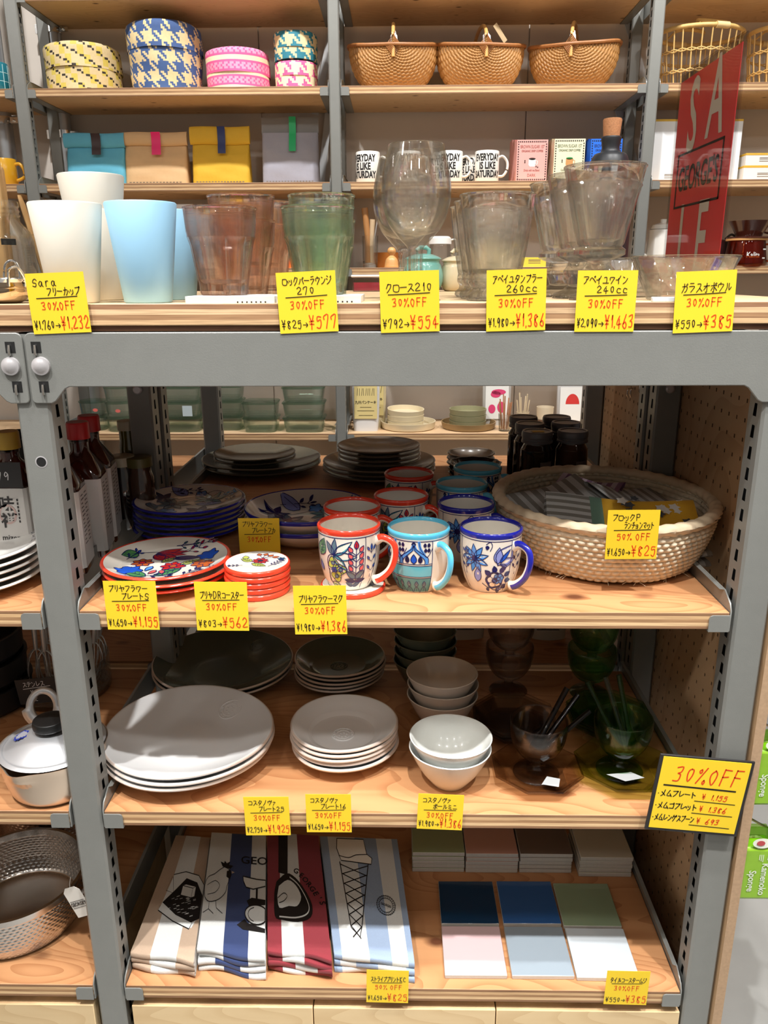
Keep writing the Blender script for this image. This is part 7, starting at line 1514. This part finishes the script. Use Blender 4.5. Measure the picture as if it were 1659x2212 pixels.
def quad_c(*p): q = [U(*k, Z=Z3+.0085) for k in p]; c = sum(q, Vector())/4; d = q[1]-q[0]; return c.x, c.y, math.atan2(d.y, d.x)
for lb, q, m in (('glossy dark teal-navy tile, back row of the six, on the left', ((946, 1902), (1064, 1902), (1079, 1996), (953, 1997)), TG('teal', (12, 52, 84))), ('glossy mid-blue tile, back row of the six, in the middle', ((1071, 1904), (1190, 1904), (1215, 1993), (1086, 1995)), TG('blue', (46, 92, 152))), ('sage green tile, back row of the six, on the right', ((1195, 1906), (1311, 1907), (1342, 2003), (1220, 2000)), TG('sage', (140, 158, 128))),
                 ('pale pink tile in the front row of the six', ((953, 1999), (1080, 1999), (1095, 2106), (961, 2110)), TG('pink', (212, 182, 184), .3)), ('pale grey-blue tile in the front row of the six', ((1088, 1997), (1218, 1997), (1240, 2110), (1104, 2115)), TG('grey', (144, 156, 166), .3)), ('white tile in the front row of the six, behind the yellow note', ((1222, 2002), (1345, 2004), (1384, 2108), (1244, 2120)), TG('white', (200, 208, 214), .3))):
    cx_, cy_, an = quad_c(*q); tile(lb, cx_, cy_+.0, Z3, m, an*.5, .1065)
for nm, xa, xb, yf, c_ in (('sage green', .0287, .134, .273, (150, 160, 120)), ('dusty pink', .1357, .2424, .271, (196, 150, 136)), ('brown-grey', .2437, .3501, .272, (112, 96, 86)), ('pale grey', .3575, .472, .264, (196, 190, 172))):
    s = .1045
    for i in range(5):
        dx = random.uniform(-.001, .001); tile(f'{nm} tile, {nth(4-i, 5)} of the stack at the back', min((xa+xb)/2, .414)+dx, yf+s/2+random.uniform(0, .002), Z3+i*.0094, TG(nm.replace(' ', ''), c_, .25), 0, s, .0091, 'stacked tile coasters')
# ---- left bay of the lowest shelf: hammered pans
HAM = mat('hammered', (206, 200, 194), .2, 1.)
def hammered(label, x, y, z, R, H, tagd=False):
    t = thing('hammered_pan', label, 'pan', (x, y, z))
    NU, NV = 360, 60
    def wall(inner):
        def fn(u, v):
            a = 2*PI*u; z_ = lerp(.0, H, v); r = R*(.86+.14*min(1, v*3.2)**.6)-(.003 if inner else 0)
            if .08 < v < .86:
                row = int(v*16); fr = v*16-row; ph = (u*72+(.5 if row % 2 else 0)) % 1; d = math.sin(PI*fr)*math.sin(PI*ph); r += (.0014 if inner else -.0014)*d
            return Vector((r*math.cos(a), r*math.sin(a), max(z_, .003 if inner else 0)))
        return fn
    g = G(); g.grid(wall(False), NU, NV); g.grid(wall(True), NU, NV); g.lathe([(0, 0), (R*.86, 0)], 60); g.lathe([(0, .003), (R*.86-.003, .003)], 60); g.lathe([(R-.003, H), (R+.003, H), (R+.003, H+.002), (R-.003, H+.002)], 90, closed=True); g.build('pan_body', HAM, t, ang=60)
    for s in (1,):
        k = G(); k.tube(smooth_prof([(R*.93, -.32*R, H*.82), (R*1.10, -.26*R, H*.84), (R*1.14, 0, H*.84), (R*1.10, .26*R, H*.84), (R*.93, .32*R, H*.82)], 5), .004, 8); k.build('handle', M_ALU, t)
    return t
x, y, R = disc(-170, 182, 1880, Z3+.085); Rr = .122; xr = U(180, 1890, Z=Z3+.08).x
hammered('hammered aluminium pan with a hanging paper tag, left of the grey post', xr-Rr, .155, Z3, Rr, .092)
hammered('second hammered aluminium pan behind the front one', xr-Rr-.03, .345+.06, Z3, .115, .105)
g = G(); f = lambda u, v: (u, -.0008, v); P = [(-.018, -.030), (.018, -.030), (.018, .022), (.010, .030), (-.010, .030), (-.018, .022)]; g.prism(P, lambda a, b, t_: (a, t_, b), .0006); text(g, "GEORGE'S", .0095, lambda a, b: f(a, -.004+b), 1, .0003, .75)
for a, b in (((-.0155, .003), (.0155, .002)), ((-.0155, -.010), (.0155, -.011))): g.add([f(a[0], a[1]), f(b[0], a[1]), f(b[0], b[1]), f(a[0], b[1])], [(0, 1, 2, 3)], 1)
g.tube([(0, 0, .027), (.002, .003, .035), (.004, .01, .043)], .0006, 5)
tag(g.build('paper_tag', [mat('tag_white', (226, 222, 214), .6), INKB], None, U(168, 1948, Y=.055), (.0, -.45, -.2), normals=False), 'white paper tag hanging from the hammered pan handle', 'tag')
# ---------------------------------------------------------------- right side: sponge packs on hooks outside the panel
LIM = mat('sponge_green', (146, 196, 50), .3, 0, .10, 60, coat=.3); LIMW = mat('pack_white', (234, 240, 226), .4); LIMR = mat('pack_red', (196, 80, 84), .5)
def sponge(label, px, py, Y, w_=.072, d_=.030, h_=.125):
    c = U(px, py, Y=Y); t = thing('sponge_pack', label, 'pack', c, group='green sponge packs on hooks')
    g = G(); g.box(-w_/2, -d_/2, -h_, w_/2, d_/2, -.018); g.build('sponge_block', LIM, t, bevel=.006)
    g = G(); P = [(-w_/2, -.022), (w_/2, -.022), (w_*.36, .012), (-w_*.36, .012)]; g.add([(a, -d_/2*.9 if b < 0 else -.002, b) for a, b in P]+[(a, d_/2*.9 if b < 0 else .002, b) for a, b in P], [(0, 1, 2, 3), (4, 7, 6, 5), (0, 4, 5, 1), (1, 5, 6, 2), (2, 6, 7, 3), (3, 7, 4, 0)])
    g.build('plastic_header', glass('green_film', (.80, .93, .55), .05), t)
    q = G(); f = lambda u, v: (u, -d_/2-.0012, v); fr = lambda u, v: (-w_/2-.0012, u, v)
    text(q, 'Kamenoko', .0165, lambda a, b: f(.010+b, -.080-a), 0, .0003, .9); text(q, 'Sponge', .0165, lambda a, b: f(-.010+b, -.084-a), 0, .0003, .9); q2 = G(); text(q2, 'Kamenoko', .0165, lambda a, b: fr(-b, -.080-a), 0, .0003, .9); q2.build('side_lettering', [LIMW], t, normals=False)
    for u0 in (.018, .004): 
        for k in range(3): q.add([f(u0-.006*k*.5, -.030), f(u0-.006*k*.5+.0012, -.030), f(u0-.006*k*.5+.0012, -.045+.002*k), f(u0-.006*k*.5, -.045+.002*k)], [(0, 1, 2, 3)])
    q.add([(.0+.016*math.cos(a), -d_/2*.9-.002+.0006*math.sin(a), -.008+.0095*math.sin(a)) for a in [2*PI*i/24 for i in range(24)]], [list(range(24))], 0); q.add([(-.003+.007*math.cos(a), -d_/2*.9-.0032, -.007+.005*math.sin(a)) for a in [2*PI*i/14 for i in range(14)]], [list(range(14))], 1)
    q.build('printed_label', [LIMW, LIMR], t, normals=False)
    return t
hooks = []
for nm, px, py, Y in (('front sponge pack of the lower hook, its oval label showing', 1640, 1800, .09), ('second sponge pack of the lower hook, behind the front one', 1622, 1793, .135), ('front sponge pack of the upper hook, cut by the photo edge', 1668, 1590, .11), ('second sponge pack of the upper hook, its name running down', 1648, 1592, .155)):
    sponge('green wrapped '+nm, px, py, Y)
for nm, px, py, Y in (('lower', 1640, 1788, .11), ('upper', 1662, 1578, .13)):
    p = U(px, py, Y=Y); g = G(); g.tube([(.5465, p.y+.10, p.z+.012), (.57, p.y+.06, p.z+.012), (p.x, p.y, p.z+.008), (p.x+.05, p.y-.06, p.z+.012)], .002, 8); o = p*0; tag(g.build('display_hook', M_CHROME), f'long bright wire hook holding the {nm} sponge packs', 'hook')
# price notes along the front edges
note(N_+'reading 1,232 under the tall white cup', 126, 655, ['Sara', 'フリーカップ'], '30%OFF', '1.760', '1.232', 2)
note(N_+'reading 577 under the green tumblers', 664, 653, ['ロックバーラウンジ', '270'], '30%OFF', '825', '577', 2.4)
note(N_+'reading 554 under the wine glasses', 885, 652, ['クロース210'], '30%OFF', '792', '554', 1.6)
note(N_+'reading 1,386 under the bee tumblers on the top board', 1115, 649, ['アベイユタンブラー', '260cc'], '30%OFF', '1.980', '1.386', 1.4)
note(N_+'reading 1,463 under the bee goblets', 1309, 651, ['アベイユワイン', '240cc'], '30%OFF', '2.090', '1.463', 0)
note(N_+'reading 385 under the glass bowl', 1522, 652, ['ガラスオボウル'], '30%OFF', '550', '385', 2.0)
note(N_+'reading 1,155 under the red flowered plates', 284, 1308, ['プリヤフラワー', 'プレートS'], '30%OFF', '1.650', '1.155', 0)
note(N_+'reading 562 under the stack of red coasters', 479, 1310, ['プリヤDRコースター'], '30%OFF', '803', '562', -.3)
note(N_+'reading 1,386 in front of the red-rimmed mug', 692, 1318, ['プリヤフラワーマグ'], '30%OFF', '1.980', '1.386', .6)
note(N_+'reading 1,925 under the large white plates', 577, 1763, ['コスタノヴァ', 'プレート25'], '30%OFF', '2.750', '1.925', .8, W=.0705, H=.0705)
note(N_+'reading 1,155 under the small white plates', 710, 1757, ['コスタノヴァ', 'プレート16'], '30%OFF', '1.650', '1.155', .3, W=.0705, H=.0695)
note(N_+'reading 1,386 under the small white bowls', 951, 1754, ['コスタノヴァ', 'ボールミニ'], '30%OFF', '1.980', '1.386', -2.2, W=.0705, H=.0640)
note(N_+'reading 825 under the tea towels', 837, 2131, ['ストライププリントKC'], '50% OFF', '1.650', '825', -1.0, W=.0705, H=.0690)
note(N_+'reading 385 at the right of the lowest shelf', 1354, 2134, ['タイルコースタームジ'], '30%OFF', '550', '385', -1.0, W=.0715, H=.0710)
